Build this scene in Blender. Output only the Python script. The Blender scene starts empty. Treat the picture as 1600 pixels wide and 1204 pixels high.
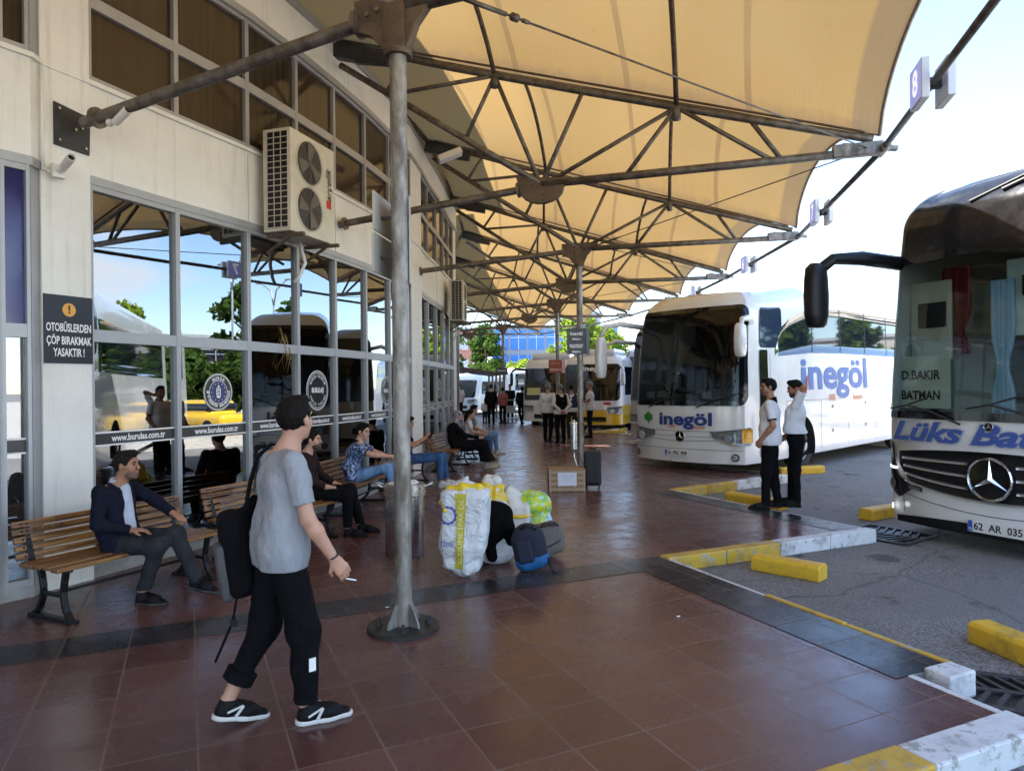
import bpy, bmesh, math, random
import numpy as np
from mathutils import Vector, Matrix
random.seed(7); np.random.seed(7)
R = math.radians
scene = bpy.context.scene
C = scene.collection
# ---------------------------------------------------------------- camera
F, EYE, ROLL = 1080.0, 1.70, 0.0102
cam_d = bpy.data.cameras.new('camera'); cam = bpy.data.objects.new('camera', cam_d); C.objects.link(cam)
cam_d.sensor_width = 36.0; cam_d.lens = F / 1600 * 36.0
cam_d.clip_start = 0.05; cam_d.clip_end = 1200
cam.matrix_world = Matrix.Translation((0, 0, EYE)) @ Matrix.Rotation(R(90), 4, 'X') @ Matrix.Rotation(-ROLL, 4, 'Z')
scene.camera = cam
# ---------------------------------------------------------------- sun and sky
SUN_AZ = math.atan2(0.14, -0.95)       # direction towards the sun, in the XY plane
SUN_EL = R(56)
sd = bpy.data.lights.new('sun', 'SUN'); sun = bpy.data.objects.new('sun', sd); C.objects.link(sun)
sd.energy = 5.0; sd.angle = R(0.53); sd.color = (1.0, 0.95, 0.87)
tosun = Vector((math.cos(SUN_EL) * math.cos(SUN_AZ), math.cos(SUN_EL) * math.sin(SUN_AZ), math.sin(SUN_EL)))
sun.rotation_euler = tosun.to_track_quat('Z', 'Y').to_euler()
world = bpy.data.worlds.new('World'); scene.world = world; world.use_nodes = True
wn, wl = world.node_tree.nodes, world.node_tree.links
wn.clear()
wo = wn.new('ShaderNodeOutputWorld'); wb = wn.new('ShaderNodeBackground')
sky = wn.new('ShaderNodeTexSky'); sky.sky_type = 'NISHITA'; sky.sun_disc = False
sky.sun_elevation = SUN_EL; sky.sun_rotation = math.pi / 2 - SUN_AZ
sky.air_density = 1.0; sky.dust_density = 0.3; sky.ozone_density = 3.0
wtc = wn.new('ShaderNodeTexCoord'); wm = wn.new('ShaderNodeMapping'); wm.inputs['Scale'].default_value = (1, 1, 2.6)
wno = wn.new('ShaderNodeTexNoise'); wno.inputs['Scale'].default_value = 2.1; wno.inputs['Detail'].default_value = 7; wno.inputs['Roughness'].default_value = 0.58
wr = wn.new('ShaderNodeValToRGB'); wr.color_ramp.elements[0].position = 0.53; wr.color_ramp.elements[1].position = 0.66
wmx = wn.new('ShaderNodeMixRGB'); wmx.inputs['Color2'].default_value = (4.6, 4.8, 5.1, 1)
wl.new(wtc.outputs['Generated'], wm.inputs['Vector']); wl.new(wm.outputs['Vector'], wno.inputs['Vector'])
wl.new(wno.outputs['Fac'], wr.inputs['Fac']); wl.new(wr.outputs['Color'], wmx.inputs['Fac'])
wl.new(sky.outputs['Color'], wmx.inputs['Color1']); wl.new(wmx.outputs['Color'], wb.inputs['Color'])
wb.inputs['Strength'].default_value = 0.125
wl.new(wb.outputs['Background'], wo.inputs['Surface'])
scene.view_settings.view_transform = 'Standard'; scene.view_settings.look = 'None'
scene.view_settings.exposure = 2.42; scene.view_settings.gamma = 1.0; scene.view_settings.use_curve_mapping = False
scene.render.engine = 'CYCLES'
scene.cycles.max_bounces = 8; scene.cycles.diffuse_bounces = 4; scene.cycles.glossy_bounces = 3
scene.cycles.transparent_max_bounces = 8; scene.cycles.use_denoising = True
scene.cycles.caustics_reflective = False; scene.cycles.caustics_refractive = False

# ---------------------------------------------------------------- measuring helpers
def uv_(px, py):
    dx, dy = px - 800.0, 602.0 - py
    return dx + ROLL * dy, dy - ROLL * dx
def G(px, py, z=0.0):
    u, v = uv_(px, py); Y = F * (EYE - z) / (-v)
    return Vector((u / F * Y, Y, z))
def A(px, py, Y):
    u, v = uv_(px, py)
    return Vector((u / F * Y, Y, EYE + v / F * Y))
def lerp(a, b, t): return a + (b - a) * t
def V(*a): return Vector(a)

# ---------------------------------------------------------------- materials
MATS = {}
def nodes(m): return m.node_tree.nodes, m.node_tree.links
def mat(name, col, rough=0.5, metal=0.0, spec=0.5, noise=0.0, nscale=8.0, bump=0.0, bscale=40.0, coat=0.0, emis=None, ior=None, sheen=0.0, col2=None, detail=4.0, stretch=None, bdist=.01):
    if name in MATS: return MATS[name]
    m = bpy.data.materials.new(name); m.use_nodes = True; n, l = nodes(m)
    b = n['Principled BSDF']
    b.inputs['Base Color'].default_value = (*col, 1); b.inputs['Roughness'].default_value = rough
    b.inputs['Metallic'].default_value = metal; b.inputs['Specular IOR Level'].default_value = spec
    if coat: b.inputs['Coat Weight'].default_value = coat; b.inputs['Coat Roughness'].default_value = 0.06
    if ior: b.inputs['IOR'].default_value = ior
    if emis: b.inputs['Emission Color'].default_value = (*emis[0], 1); b.inputs['Emission Strength'].default_value = emis[1]
    if sheen: b.inputs['Sheen Weight'].default_value = sheen
    tc = n.new('ShaderNodeTexCoord'); src = tc.outputs['Object']
    if stretch:
        mp = n.new('ShaderNodeMapping'); mp.inputs['Scale'].default_value = stretch; l.new(src, mp.inputs['Vector']); src = mp.outputs['Vector']
    if noise or col2:
        t = n.new('ShaderNodeTexNoise'); t.inputs['Scale'].default_value = nscale; t.inputs['Detail'].default_value = detail; t.inputs['Roughness'].default_value = 0.6
        l.new(src, t.inputs['Vector'])
        r = n.new('ShaderNodeValToRGB'); r.color_ramp.elements[0].position = 0.35; r.color_ramp.elements[1].position = 0.65
        l.new(t.outputs['Fac'], r.inputs['Fac'])
        c2 = col2 if col2 else tuple(max(0, c * (1 - noise)) for c in col)
        c1 = col if col2 else tuple(min(1, c * (1 + noise * 0.5)) for c in col)
        r.color_ramp.elements[0].color = (*c2, 1); r.color_ramp.elements[1].color = (*c1, 1)
        l.new(r.outputs['Color'], b.inputs['Base Color'])
        mr = n.new('ShaderNodeMapRange'); mr.inputs['To Min'].default_value = max(0, rough - 0.08); mr.inputs['To Max'].default_value = min(1, rough + 0.12)
        l.new(t.outputs['Fac'], mr.inputs['Value']); l.new(mr.outputs['Result'], b.inputs['Roughness'])
    if bump:
        t2 = n.new('ShaderNodeTexNoise'); t2.inputs['Scale'].default_value = bscale; t2.inputs['Detail'].default_value = 3
        l.new(src, t2.inputs['Vector'])
        bp = n.new('ShaderNodeBump'); bp.inputs['Strength'].default_value = bump; bp.inputs['Distance'].default_value = bdist
        l.new(t2.outputs['Fac'], bp.inputs['Height']); l.new(bp.outputs['Normal'], b.inputs['Normal'])
    MATS[name] = m; return m

def mathn(n, l, op, a, b=None, c=None):
    q = n.new('ShaderNodeMath'); q.operation = op
    for i, x in enumerate((a, b, c)):
        if x is None: continue
        if isinstance(x, (int, float)): q.inputs[i].default_value = x
        else: l.new(x, q.inputs[i])
    return q.outputs[0]
def mixc(n, l, f, a, b):
    q = n.new('ShaderNodeMixRGB')
    for k, x in (('Fac', f), ('Color1', a), ('Color2', b)):
        if isinstance(x, (int, float)): q.inputs[k].default_value = x
        elif isinstance(x, tuple): q.inputs[k].default_value = (*x, 1)
        else: l.new(x, q.inputs[k])
    return q.outputs[0]
def ramp(n, l, f, p0, p1):
    q = n.new('ShaderNodeMapRange'); q.interpolation_type = 'SMOOTHSTEP'
    q.inputs['From Min'].default_value = p0; q.inputs['From Max'].default_value = p1
    l.new(f, q.inputs['Value']); return q.outputs['Result']
def noise(n, l, vec, scale, detail=4, rough=0.55):
    t = n.new('ShaderNodeTexNoise'); t.inputs['Scale'].default_value = scale; t.inputs['Detail'].default_value = detail; t.inputs['Roughness'].default_value = rough
    if vec is not None: l.new(vec, t.inputs['Vector'])
    return t.outputs['Fac']

E1 = Vector((-0.424, 0.906, 0)).normalized(); E2 = Vector((0.906, 0.424, 0)).normalized()
TORG = G(309.3, 1168)
def paving(name, ca, cb, joint, r0=0.17, r1=0.32):
    m = bpy.data.materials.new(name); m.use_nodes = True; n, l = nodes(m); b = n['Principled BSDF']
    g = n.new('ShaderNodeNewGeometry'); P = g.outputs['Position']
    def dot(e):
        q = n.new('ShaderNodeVectorMath'); q.operation = 'DOT_PRODUCT'; l.new(P, q.inputs[0]); q.inputs[1].default_value = e; return q.outputs['Value']
    T = 0.398
    a = mathn(n, l, 'DIVIDE', mathn(n, l, 'SUBTRACT', dot(E2), float(TORG.dot(E2))), T)
    c = mathn(n, l, 'DIVIDE', mathn(n, l, 'SUBTRACT', dot(E1), float(TORG.dot(E1))), T)
    fa = mathn(n, l, 'PINGPONG', a, 0.5); fc = mathn(n, l, 'PINGPONG', c, 0.5)
    wob = noise(n, l, P, 5.0, 2)
    mn = mathn(n, l, 'MINIMUM', fa, fc)
    mn = mathn(n, l, 'ADD', mn, mathn(n, l, 'MULTIPLY', mathn(n, l, 'SUBTRACT', wob, 0.5), 0.004))
    jt = mathn(n, l, 'SUBTRACT', 1.0, ramp(n, l, mn, 0.007, 0.015))
    cmb = n.new('ShaderNodeCombineXYZ'); l.new(mathn(n, l, 'FLOOR', a), cmb.inputs[0]); l.new(mathn(n, l, 'FLOOR', c), cmb.inputs[1])
    w = n.new('ShaderNodeTexWhiteNoise'); w.noise_dimensions = '3D'; l.new(cmb.outputs[0], w.inputs['Vector'])
    base = mixc(n, l, w.outputs['Value'], ca, cb)
    sp = noise(n, l, P, 260, 2, 0.7); base = mixc(n, l, mathn(n, l, 'MULTIPLY', ramp(n, l, sp, 0.52, 0.72), 0.30), base, (0.30, 0.20, 0.17))
    sp2 = noise(n, l, P, 180, 2, 0.7); base = mixc(n, l, mathn(n, l, 'MULTIPLY', ramp(n, l, sp2, 0.56, 0.75), 0.35), base, (0.02, 0.012, 0.012))
    big = noise(n, l, P, 1.3, 6, 0.65); base = mixc(n, l, mathn(n, l, 'MULTIPLY', ramp(n, l, big, 0.45, 0.75), 0.16), base, (0.20, 0.17, 0.155))
    st = noise(n, l, P, 7.0, 6, 0.75); base = mixc(n, l, mathn(n, l, 'MULTIPLY', ramp(n, l, st, 0.66, 0.74), 0.26), base, (0.30, 0.27, 0.25))
    vg = n.new('ShaderNodeTexVoronoi'); vg.inputs['Scale'].default_value = 4.5; l.new(P, vg.inputs['Vector'])
    gum = mathn(n, l, 'MULTIPLY', mathn(n, l, 'SUBTRACT', 1.0, ramp(n, l, vg.outputs['Distance'], .05, .09)), ramp(n, l, noise(n, l, P, .9, 2), .52, .6))
    base = mixc(n, l, mathn(n, l, 'MULTIPLY', gum, .55), base, (.24, .21, .20))
    sm = n.new('ShaderNodeTexNoise'); sm.inputs['Scale'].default_value = 3.2; sm.inputs['Detail'].default_value = 4; sm.inputs['Distortion'].default_value = 3.0; l.new(P, sm.inputs['Vector'])
    base = mixc(n, l, mathn(n, l, 'MULTIPLY', ramp(n, l, sm.outputs['Fac'], .60, .66), .22), base, (.035, .02, .018))
    dirtyj = mixc(n, l, noise(n, l, P, 2.2, 3), joint, (0.10, 0.075, 0.06))
    col = mixc(n, l, mathn(n, l, 'MULTIPLY', jt, 0.75), base, dirtyj)
    l.new(col, b.inputs['Base Color'])
    rr = mathn(n, l, 'MULTIPLY_ADD', ramp(n, l, noise(n, l, P, 2.4, 6, 0.7), 0.3, 0.72), r1 - r0, r0)
    rr = mathn(n, l, 'ADD', rr, mathn(n, l, 'MULTIPLY', w.outputs['Value'], 0.05))
    rr = mathn(n, l, 'MAXIMUM', rr, mathn(n, l, 'MULTIPLY', jt, 0.7)); l.new(rr, b.inputs['Roughness'])
    h = mathn(n, l, 'ADD', mathn(n, l, 'MULTIPLY', jt, -1.0), mathn(n, l, 'MULTIPLY', w.outputs['Value'], 0.25))
    h = mathn(n, l, 'ADD', h, mathn(n, l, 'MULTIPLY', noise(n, l, P, 1.2, 2), 0.7))
    bp = n.new('ShaderNodeBump'); bp.inputs['Strength'].default_value = 0.10; bp.inputs['Distance'].default_value = 0.002
    l.new(h, bp.inputs['Height']); l.new(bp.outputs['Normal'], b.inputs['Normal'])
    b.inputs['Specular IOR Level'].default_value = 0.5 if 'red' in name else 0.22
    return m
M_FLOOR = paving('red_granite_paving', (0.085, 0.036, 0.034), (0.125, 0.056, 0.050), (0.30, 0.22, 0.18))
M_BAND = paving('charcoal_granite_paving', (0.013, 0.014, 0.018), (0.030, 0.031, 0.036), (0.20, 0.17, 0.15))
def asphalt():
    m = bpy.data.materials.new('asphalt'); m.use_nodes = True; n, l = nodes(m); b = n['Principled BSDF']
    P = n.new('ShaderNodeNewGeometry').outputs['Position']
    vo = n.new('ShaderNodeTexVoronoi'); vo.inputs['Scale'].default_value = 70; l.new(P, vo.inputs['Vector'])
    w = n.new('ShaderNodeSeparateColor'); l.new(vo.outputs['Color'], w.inputs[0])
    base = mixc(n, l, w.outputs[0], (0.10, 0.10, 0.10), (0.27, 0.265, 0.26))
    base = mixc(n, l, ramp(n, l, noise(n, l, P, 0.8, 5, 0.6), 0.35, 0.7), base, (0.17, 0.165, 0.16))
    base = mixc(n, l, mathn(n, l, 'MULTIPLY', ramp(n, l, noise(n, l, P, 2.1, 6, 0.7), 0.57, 0.72), 0.75), base, (0.055, 0.053, 0.052))
    base = mixc(n, l, mathn(n, l, 'MULTIPLY', ramp(n, l, noise(n, l, P, 0.45, 4, 0.6), 0.56, 0.7), 0.5), base, (0.30, 0.28, 0.25))
    dv = n.new('ShaderNodeTexNoise'); dv.inputs['Scale'].default_value = 1.1; dv.inputs['Detail'].default_value = 4; l.new(P, dv.inputs['Vector'])
    mxv = n.new('ShaderNodeMixRGB'); mxv.inputs['Fac'].default_value = .25; l.new(P, mxv.inputs['Color1']); l.new(dv.outputs['Color'], mxv.inputs['Color2'])
    ck = n.new('ShaderNodeTexVoronoi'); ck.feature = 'DISTANCE_TO_EDGE'; ck.inputs['Scale'].default_value = .55; l.new(mxv.outputs[0], ck.inputs['Vector'])
    base = mixc(n, l, mathn(n, l, 'MULTIPLY', mathn(n, l, 'SUBTRACT', 1.0, ramp(n, l, ck.outputs['Distance'], .002, .007)), .38), base, (.03, .03, .03))
    base = mixc(n, l, mathn(n, l, 'MULTIPLY', ramp(n, l, noise(n, l, P, 1.7, 2, .4), .66, .70), .6), base, (.03, .029, .028))
    l.new(base, b.inputs['Base Color']); b.inputs['Roughness'].default_value = 0.8; b.inputs['Specular IOR Level'].default_value = 0.35
    bp = n.new('ShaderNodeBump'); bp.inputs['Strength'].default_value = 0.9; bp.inputs['Distance'].default_value = 0.01
    l.new(vo.outputs['Distance'], bp.inputs['Height']); l.new(bp.outputs['Normal'], b.inputs['Normal'])
    return m
def painted(name, col, under=(0.33, 0.32, 0.30), wear=0.6, rough=0.55, sc=9):
    m = bpy.data.materials.new(name); m.use_nodes = True; n, l = nodes(m); b = n['Principled BSDF']
    P = n.new('ShaderNodeNewGeometry').outputs['Position']
    a = noise(n, l, P, sc, 8, 0.75)
    c = mixc(n, l, ramp(n, l, a, wear - 0.03, wear + 0.03), col, under)
    c = mixc(n, l, mathn(n, l, 'MULTIPLY', ramp(n, l, noise(n, l, P, 3.5, 6, 0.7), 0.48, 0.72), 0.6), c, (0.07, 0.06, 0.055))
    l.new(c, b.inputs['Base Color']); b.inputs['Roughness'].default_value = rough
    bp = n.new('ShaderNodeBump'); bp.inputs['Strength'].default_value = 0.6; bp.inputs['Distance'].default_value = 0.004
    l.new(noise(n, l, P, 45, 4), bp.inputs['Height']); l.new(bp.outputs['Normal'], b.inputs['Normal'])
    return m
M_ASPHALT = asphalt()
M_KYEL = painted('worn_yellow_paint', (0.55, 0.34, 0.03), wear=0.56)
M_KWHT = painted('worn_white_paint', (0.62, 0.63, 0.64), wear=0.57)
M_KCON = painted('bare_concrete', (0.34, 0.33, 0.31), under=(0.24, 0.23, 0.22), wear=0.5)
M_STOPY = painted('wheel_stop_yellow', (0.66, 0.40, 0.025), under=(0.5, 0.3, 0.05), wear=0.62)
def wall_mat():
    m = bpy.data.materials.new('cream_plaster'); m.use_nodes = True; n, l = nodes(m); b = n['Principled BSDF']; P = n.new('ShaderNodeNewGeometry').outputs['Position']
    mp = n.new('ShaderNodeMapping'); mp.inputs['Scale'].default_value = (5, 5, .35); l.new(P, mp.inputs['Vector'])
    c = mixc(n, l, ramp(n, l, noise(n, l, P, 1.4, 7, .65), .35, .7), (0.80, 0.80, 0.765), (0.72, 0.715, 0.68))
    c = mixc(n, l, mathn(n, l, 'MULTIPLY', ramp(n, l, noise(n, l, mp.outputs[0], 1.6, 6, .7), .52, .75), .38), c, (0.42, 0.40, 0.35))
    c = mixc(n, l, mathn(n, l, 'MULTIPLY', ramp(n, l, noise(n, l, P, 9, 7, .75), .62, .72), .25), c, (0.45, 0.43, 0.39))
    l.new(c, b.inputs['Base Color']); b.inputs['Roughness'].default_value = .75
    bp = n.new('ShaderNodeBump'); bp.inputs['Strength'].default_value = .2; bp.inputs['Distance'].default_value = .01; l.new(noise(n, l, P, 50, 4), bp.inputs['Height']); l.new(bp.outputs['Normal'], b.inputs['Normal']); return m
M_WALL = wall_mat(); M_OLDW = mat('plain_cream_plaster', (0.80, 0.80, 0.77), 0.75, noise=0.10, nscale=1.6, bump=0.15, bscale=60, detail=7)
M_ALU = mat('grey_aluminium', (0.40, 0.41, 0.43), 0.42, 0.3, noise=0.08, nscale=4)
M_STEEL = mat('weathered_galvanised_steel', (0.21, 0.19, 0.165), 0.50, 0.45, col2=(0.095, 0.075, 0.055), nscale=9, bump=0.25, bscale=50, detail=7)
M_RUST = mat('rusty_steel_plate', (0.155, 0.11, 0.072), 0.6, 0.3, col2=(0.07, 0.05, 0.036), nscale=6, bump=0.3, bscale=60, detail=7)
M_GALV = mat('mottled_galvanised_column', (0.36, 0.345, 0.315), 0.42, 0.45, col2=(0.12, 0.10, 0.082), nscale=11, bump=0.3, bscale=45, detail=9, stretch=(1, 1, .4))
M_DKSTEEL = mat('dark_steel', (0.05, 0.05, 0.052), 0.5, 0.5, noise=0.3)
M_BLACK = mat('black_plastic', (0.008, 0.008, 0.009), 0.42, spec=.3)
M_CHROME = mat('chrome', (0.75, 0.75, 0.76), 0.12, 1.0)
M_STAINLESS = mat('stainless_steel', (0.62, 0.61, 0.60), 0.24, 1.0, noise=0.12, nscale=5)
M_WHITE = mat('white_plastic', (0.72, 0.71, 0.68), 0.45, noise=0.06)
M_SIGNBLK = mat('black_sign_board', (0.008, 0.010, 0.018), 0.32, noise=0.2)
M_LETTER = mat('white_lettering', (0.82, 0.82, 0.82), 0.5)

# ---------------------------------------------------------------- mesh helpers
def link(o, parent=None):
    C.objects.link(o)
    if parent is not None: o.parent = parent
    return o
def tag(o, label=None, cat=None, group=None, kind=None):
    if label: o['label'] = label
    if cat: o['category'] = cat
    if group: o['group'] = group
    if kind: o['kind'] = kind
    return o
def thing(name, label, cat, loc=(0, 0, 0), rz=0.0, group=None):
    o = bpy.data.objects.new(name, None); o.empty_display_size = 0.2; C.objects.link(o)
    o.location = loc; o.rotation_euler = (0, 0, rz)
    return tag(o, label, cat, group)
class MB:
    def __init__(s): s.v = []; s.f = []; s.mi = []; s.cur = 0
    def add(s, vs, fs):
        o = len(s.v); s.v += [tuple(p) for p in vs]
        for f in fs: s.f.append(tuple(i + o for i in f)); s.mi.append(s.cur)
        return s
    def box(s, c, size, M=None):
        x, y, z = (q / 2 for q in size); c = Vector(c)
        vs = [Vector(p) for p in ((-x, -y, -z), (x, -y, -z), (x, y, -z), (-x, y, -z), (-x, -y, z), (x, -y, z), (x, y, z), (-x, y, z))]
        if M is not None: vs = [M @ p for p in vs]
        return s.add([p + c for p in vs], [(0, 3, 2, 1), (4, 5, 6, 7), (0, 1, 5, 4), (1, 2, 6, 5), (2, 3, 7, 6), (3, 0, 4, 7)])
    def beam(s, a, b, w, h, up=(0, 0, 1)):
        a, b = Vector(a), Vector(b); d = (b - a); L = d.length; d.normalize(); up = Vector(up)
        r = d.cross(up); r.normalize(); u = r.cross(d)
        M = Matrix((r, d, u)).transposed()
        return s.box((a + b) / 2, (w, L, h), M)
    def tube(s, pts, r, n=10, cap=True, closed=False):
        pts = [Vector(p) for p in pts]; N = len(pts); rs = r if isinstance(r, (list, tuple)) else [r] * N
        vs = []; pr = None
        for i, p in enumerate(pts):
            if closed: d = pts[(i + 1) % N] - pts[i - 1]
            else: d = pts[min(i + 1, N - 1)] - pts[max(i - 1, 0)]
            d.normalize()
            if pr is None:
                q = Vector((0, 0, 1)) if abs(d.z) < 0.9 else Vector((1, 0, 0)); pr = d.cross(q).normalized()
            else: pr = (pr - d * pr.dot(d)).normalized()
            up = pr.cross(d)
            for k in range(n):
                a = 2 * math.pi * k / n; vs.append(p + (pr * math.cos(a) + up * math.sin(a)) * rs[i])
        fs = []
        for i in range(N if closed else N - 1):
            j = (i + 1) % N
            for k in range(n): fs.append((i * n + k, i * n + (k + 1) % n, j * n + (k + 1) % n, j * n + k))
        if cap and not closed: fs += [tuple(range(n - 1, -1, -1)), tuple(range((N - 1) * n, N * n))]
        return s.add(vs, fs)
    def lathe(s, prof, c=(0, 0, 0), n=24, M=None):
        vs = []; c = Vector(c)
        for r, z in prof:
            for k in range(n):
                a = 2 * math.pi * k / n; p = Vector((r * math.cos(a), r * math.sin(a), z))
                vs.append((M @ p if M is not None else p) + c)
        fs = []
        for i in range(len(prof) - 1):
            for k in range(n): fs.append((i * n + k, i * n + (k + 1) % n, (i + 1) * n + (k + 1) % n, (i + 1) * n + k))
        fs += [tuple(range(n - 1, -1, -1)), tuple(range((len(prof) - 1) * n, len(prof) * n))]
        return s.add(vs, fs)
    def prism(s, poly, ext):
        ext = Vector(ext); poly = [Vector(p) for p in poly]; n = len(poly)
        vs = poly + [p + ext for p in poly]
        return s.add(vs, [tuple(range(n - 1, -1, -1)), tuple(range(n, 2 * n))] + [(i, (i + 1) % n, n + (i + 1) % n, n + i) for i in range(n)])
    def ball(s, c, r, n=10, M=None):
        rr = r if isinstance(r, (list, tuple)) else (r, r, r); vs = []; c = Vector(c)
        for i in range(n + 1):
            t = math.pi * i / n
            for k in range(n * 2):
                a = math.pi * k / n; p = Vector((rr[0] * math.sin(t) * math.cos(a), rr[1] * math.sin(t) * math.sin(a), rr[2] * math.cos(t)))
                vs.append((M @ p if M is not None else p) + c)
        m = n * 2
        return s.add(vs, [(i * m + k, i * m + (k + 1) % m, (i + 1) * m + (k + 1) % m, (i + 1) * m + k) for i in range(n) for k in range(m)])
    def build(s, name, mats, parent=None, smooth=False, bevel=0.0, fix=True, loc=None, rz=None, auto=None):
        me = bpy.data.meshes.new(name); me.from_pydata(s.v, [], s.f)
        if not isinstance(mats, (list, tuple)): mats = [mats]
        for m in mats: me.materials.append(m)
        if len(mats) > 1: me.polygons.foreach_set('material_index', s.mi)
        if fix:
            b = bmesh.new(); b.from_mesh(me); bmesh.ops.remove_doubles(b, verts=b.verts, dist=1e-5)
            bmesh.ops.recalc_face_normals(b, faces=b.faces); b.to_mesh(me); b.free()
        if smooth or auto:
            me.polygons.foreach_set('use_smooth', [True] * len(me.polygons))
        o = bpy.data.objects.new(name, me); link(o, parent)
        if loc is not None: o.location = loc
        if rz is not None: o.rotation_euler = (0, 0, rz)
        if bevel:
            md = o.modifiers.new('bevel', 'BEVEL'); md.width = bevel; md.segments = 2; md.limit_method = 'ANGLE'; md.angle_limit = R(40)
        if auto: me.set_sharp_from_angle(angle=R(auto))
        return o
def text_mesh(body, size=1.0, bold=0.0, shear=0.0, align='CENTER', spacing=1.0, arc=None):
    cu = bpy.data.curves.new('lettering', 'FONT'); cu.body = body; cu.size = size; cu.offset = bold; cu.shear = shear
    cu.align_x = align; cu.align_y = 'CENTER'; cu.space_character = spacing; cu.resolution_u = 3
    o = bpy.data.objects.new('lettering', cu); C.objects.link(o)
    bpy.context.view_layer.update()
    me = bpy.data.meshes.new_from_object(o.evaluated_get(bpy.context.evaluated_depsgraph_get()))
    bpy.data.objects.remove(o); bpy.data.curves.remove(cu)
    vs = [Vector(v.co) for v in me.vertices]; fs = [tuple(p.vertices) for p in me.polygons]
    bpy.data.meshes.remove(me)
    return vs, fs
def text_on(name, body, fn, material, parent, size, width=None, **kw):
    """fn maps (u, v) of the lettering plane to a 3D point"""
    vs, fs = text_mesh(body, size, **kw)
    k = 1.0
    if width and vs:
        w = max(p.x for p in vs) - min(p.x for p in vs); k = width / w
    b = MB(); b.add([fn(p.x * k, p.y) for p in vs], fs)
    return b.build(name, material, parent, fix=False)
def plane_fn(o, ux, uy, off=0.0):
    o, ux, uy = Vector(o), Vector(ux), Vector(uy); nn = ux.cross(uy).normalized()
    return lambda u, v: o + ux * u + uy * v + nn * off
def copy_tree(o, label=None, loc=None, rz=None):
    c = o.copy(); C.objects.link(c)
    if label: c['label'] = label
    if loc is not None: c.location = loc
    if rz is not None: c.rotation_euler = (0, 0, rz)
    for ch in o.children:
        d = ch.copy(); C.objects.link(d); d.parent = c
        for g in ch.children:
            e = g.copy(); C.objects.link(e); e.parent = d
    return c
# ================================================================ ground
ZA = -0.13
b = MB(); b.add([(-300, -200, ZA), (400, -200, ZA), (400, 500, ZA), (-300, 500, ZA)], [(0, 1, 2, 3)])
tag(b.build('asphalt_ground', M_ASPHALT), kind='structure')
b = MB(); b.add([(13, -30, ZA + .004), (120, -30, ZA + .004), (120, 46, ZA + .004), (9, 46, ZA + .004)], [(0, 1, 2, 3)])
tag(b.build('concrete_lot', painted('pale_lot_concrete', (.46, .43, .37), under=(.38, .36, .32), wear=.55, sc=.6)), kind='structure')
NODES = [V(-5.2, -3.6, 0), V(-2.75, 0.55, 0), V(-0.78, 4.87, 0), V(0.42, 9.17, 0), V(1.34, 13.55, 0), V(1.50, 18.0, 0), V(1.48, 22.3, 0), V(0.72, 26.9, 0), V(-0.37, 31.3, 0), V(-2.2, 35.6, 0)]
def nrm(k):
    a = NODES[max(k - 1, 0)]; c = NODES[min(k + 1, len(NODES) - 1)]
    d = (c - a).normalized(); return V(d.y, -d.x, 0)
def rot2(v, a): return V(v.x * math.cos(a) - v.y * math.sin(a), v.x * math.sin(a) + v.y * math.cos(a), 0)
I1 = G(1030, 869); T2 = G(1352, 826); I2 = G(1045, 765); T1 = G(1572, 1112); T1b = G(1484, 1038)
J1 = T1 + (T1b - I1).normalized() * -0.52; J2 = T1b - (T2 - I1).normalized() * 0.24
T3 = V(5.0, 12.75, 0); I3 = V(3.13, 15.75, 0)
T4 = I3 + 2.94 * V(0.76, 0.65, 0); I4 = V(3.2, 20.1, 0); T5 = I4 + 2.94 * V(.68, .73, 0); I5 = V(2.7, 24.6, 0); T6 = I5 + 2.9 * V(.58, .81, 0); I6 = V(1.6, 29.1, 0); T7 = I6 + 2.9 * V(.46, .88, 0); I7 = V(0, 33.6, 0)
T0d = (T2 - I1).normalized()
outer = [T1 - T0d * 3.3, T1, J1, J2, T1b, I1, T2, I2, T3, I3, T4, I4, T5, I5, T6, I6, T7, I7, V(-2, 38, 0), V(-30, 60, 0), V(-60, 60, 0), V(-60, -40, 0), V(-10, -40, 0), V(-3.5, -8, 0), V(-1.5, -1.9, 0) , V(0.8, -1.0, 0)]
I0 = T1 - T0d * 3.3
b = MB(); b.add([p for p in outer], [tuple(range(len(outer)))])
fl = tag(b.build('platform_paving', M_FLOOR), kind='structure')
b = MB(); n = len(outer)
b.add([p + V(0, 0, 0) for p in outer] + [p + V(0, 0, ZA - .02) for p in outer], [(i, (i + 1) % n, n + (i + 1) % n, n + i) for i in range(n)])
tag(b.build('platform_edge', M_KCON), kind='structure')
# dark bands
def band(a, c, w, side, name='dark_paving_band', z=0.004):
    a, c = Vector(a), Vector(c); d = (c - a).normalized(); s_ = V(d.y, -d.x, 0) * side * w
    return [a + V(0, 0, z), c + V(0, 0, z), c + s_ + V(0, 0, z), a + s_ + V(0, 0, z)]
b = MB()
s0 = G(0, 1011); s1 = G(400, 954); dd = E2
q = s0 + E2 * ((TORG - s0).dot(E2) - 5)
b.add(band(s0 - E2 * 9, s0 + E2 * 5.28, 0.398, 1), [(0, 1, 2, 3)])
w_ = 0.30
b.add([p + V(0, 0, .0045) for p in (I1 + V(0.0, 0, 0) - T0d * .45, I1 - T0d * 0.02, T1b - T0d * .02, T1b - T0d * .47)], [(0, 1, 2, 3)])
for (I_, T_, P_) in ((I2, T2, 0), (I3, T3, 0), (I4, T4, 0), (I5, T5, 0)):
    d1 = (T_ - I_).normalized(); s_ = V(-d1.y, d1.x, 0) * -0.38
    if s_.x > 0: s_ = -s_
    b.add([p + V(0, 0, .0045) for p in (I_ + s_, I_ + d1 * 0.05, T_ + d1 * -.1, T_ + s_)], [(0, 1, 2, 3)])
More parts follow.
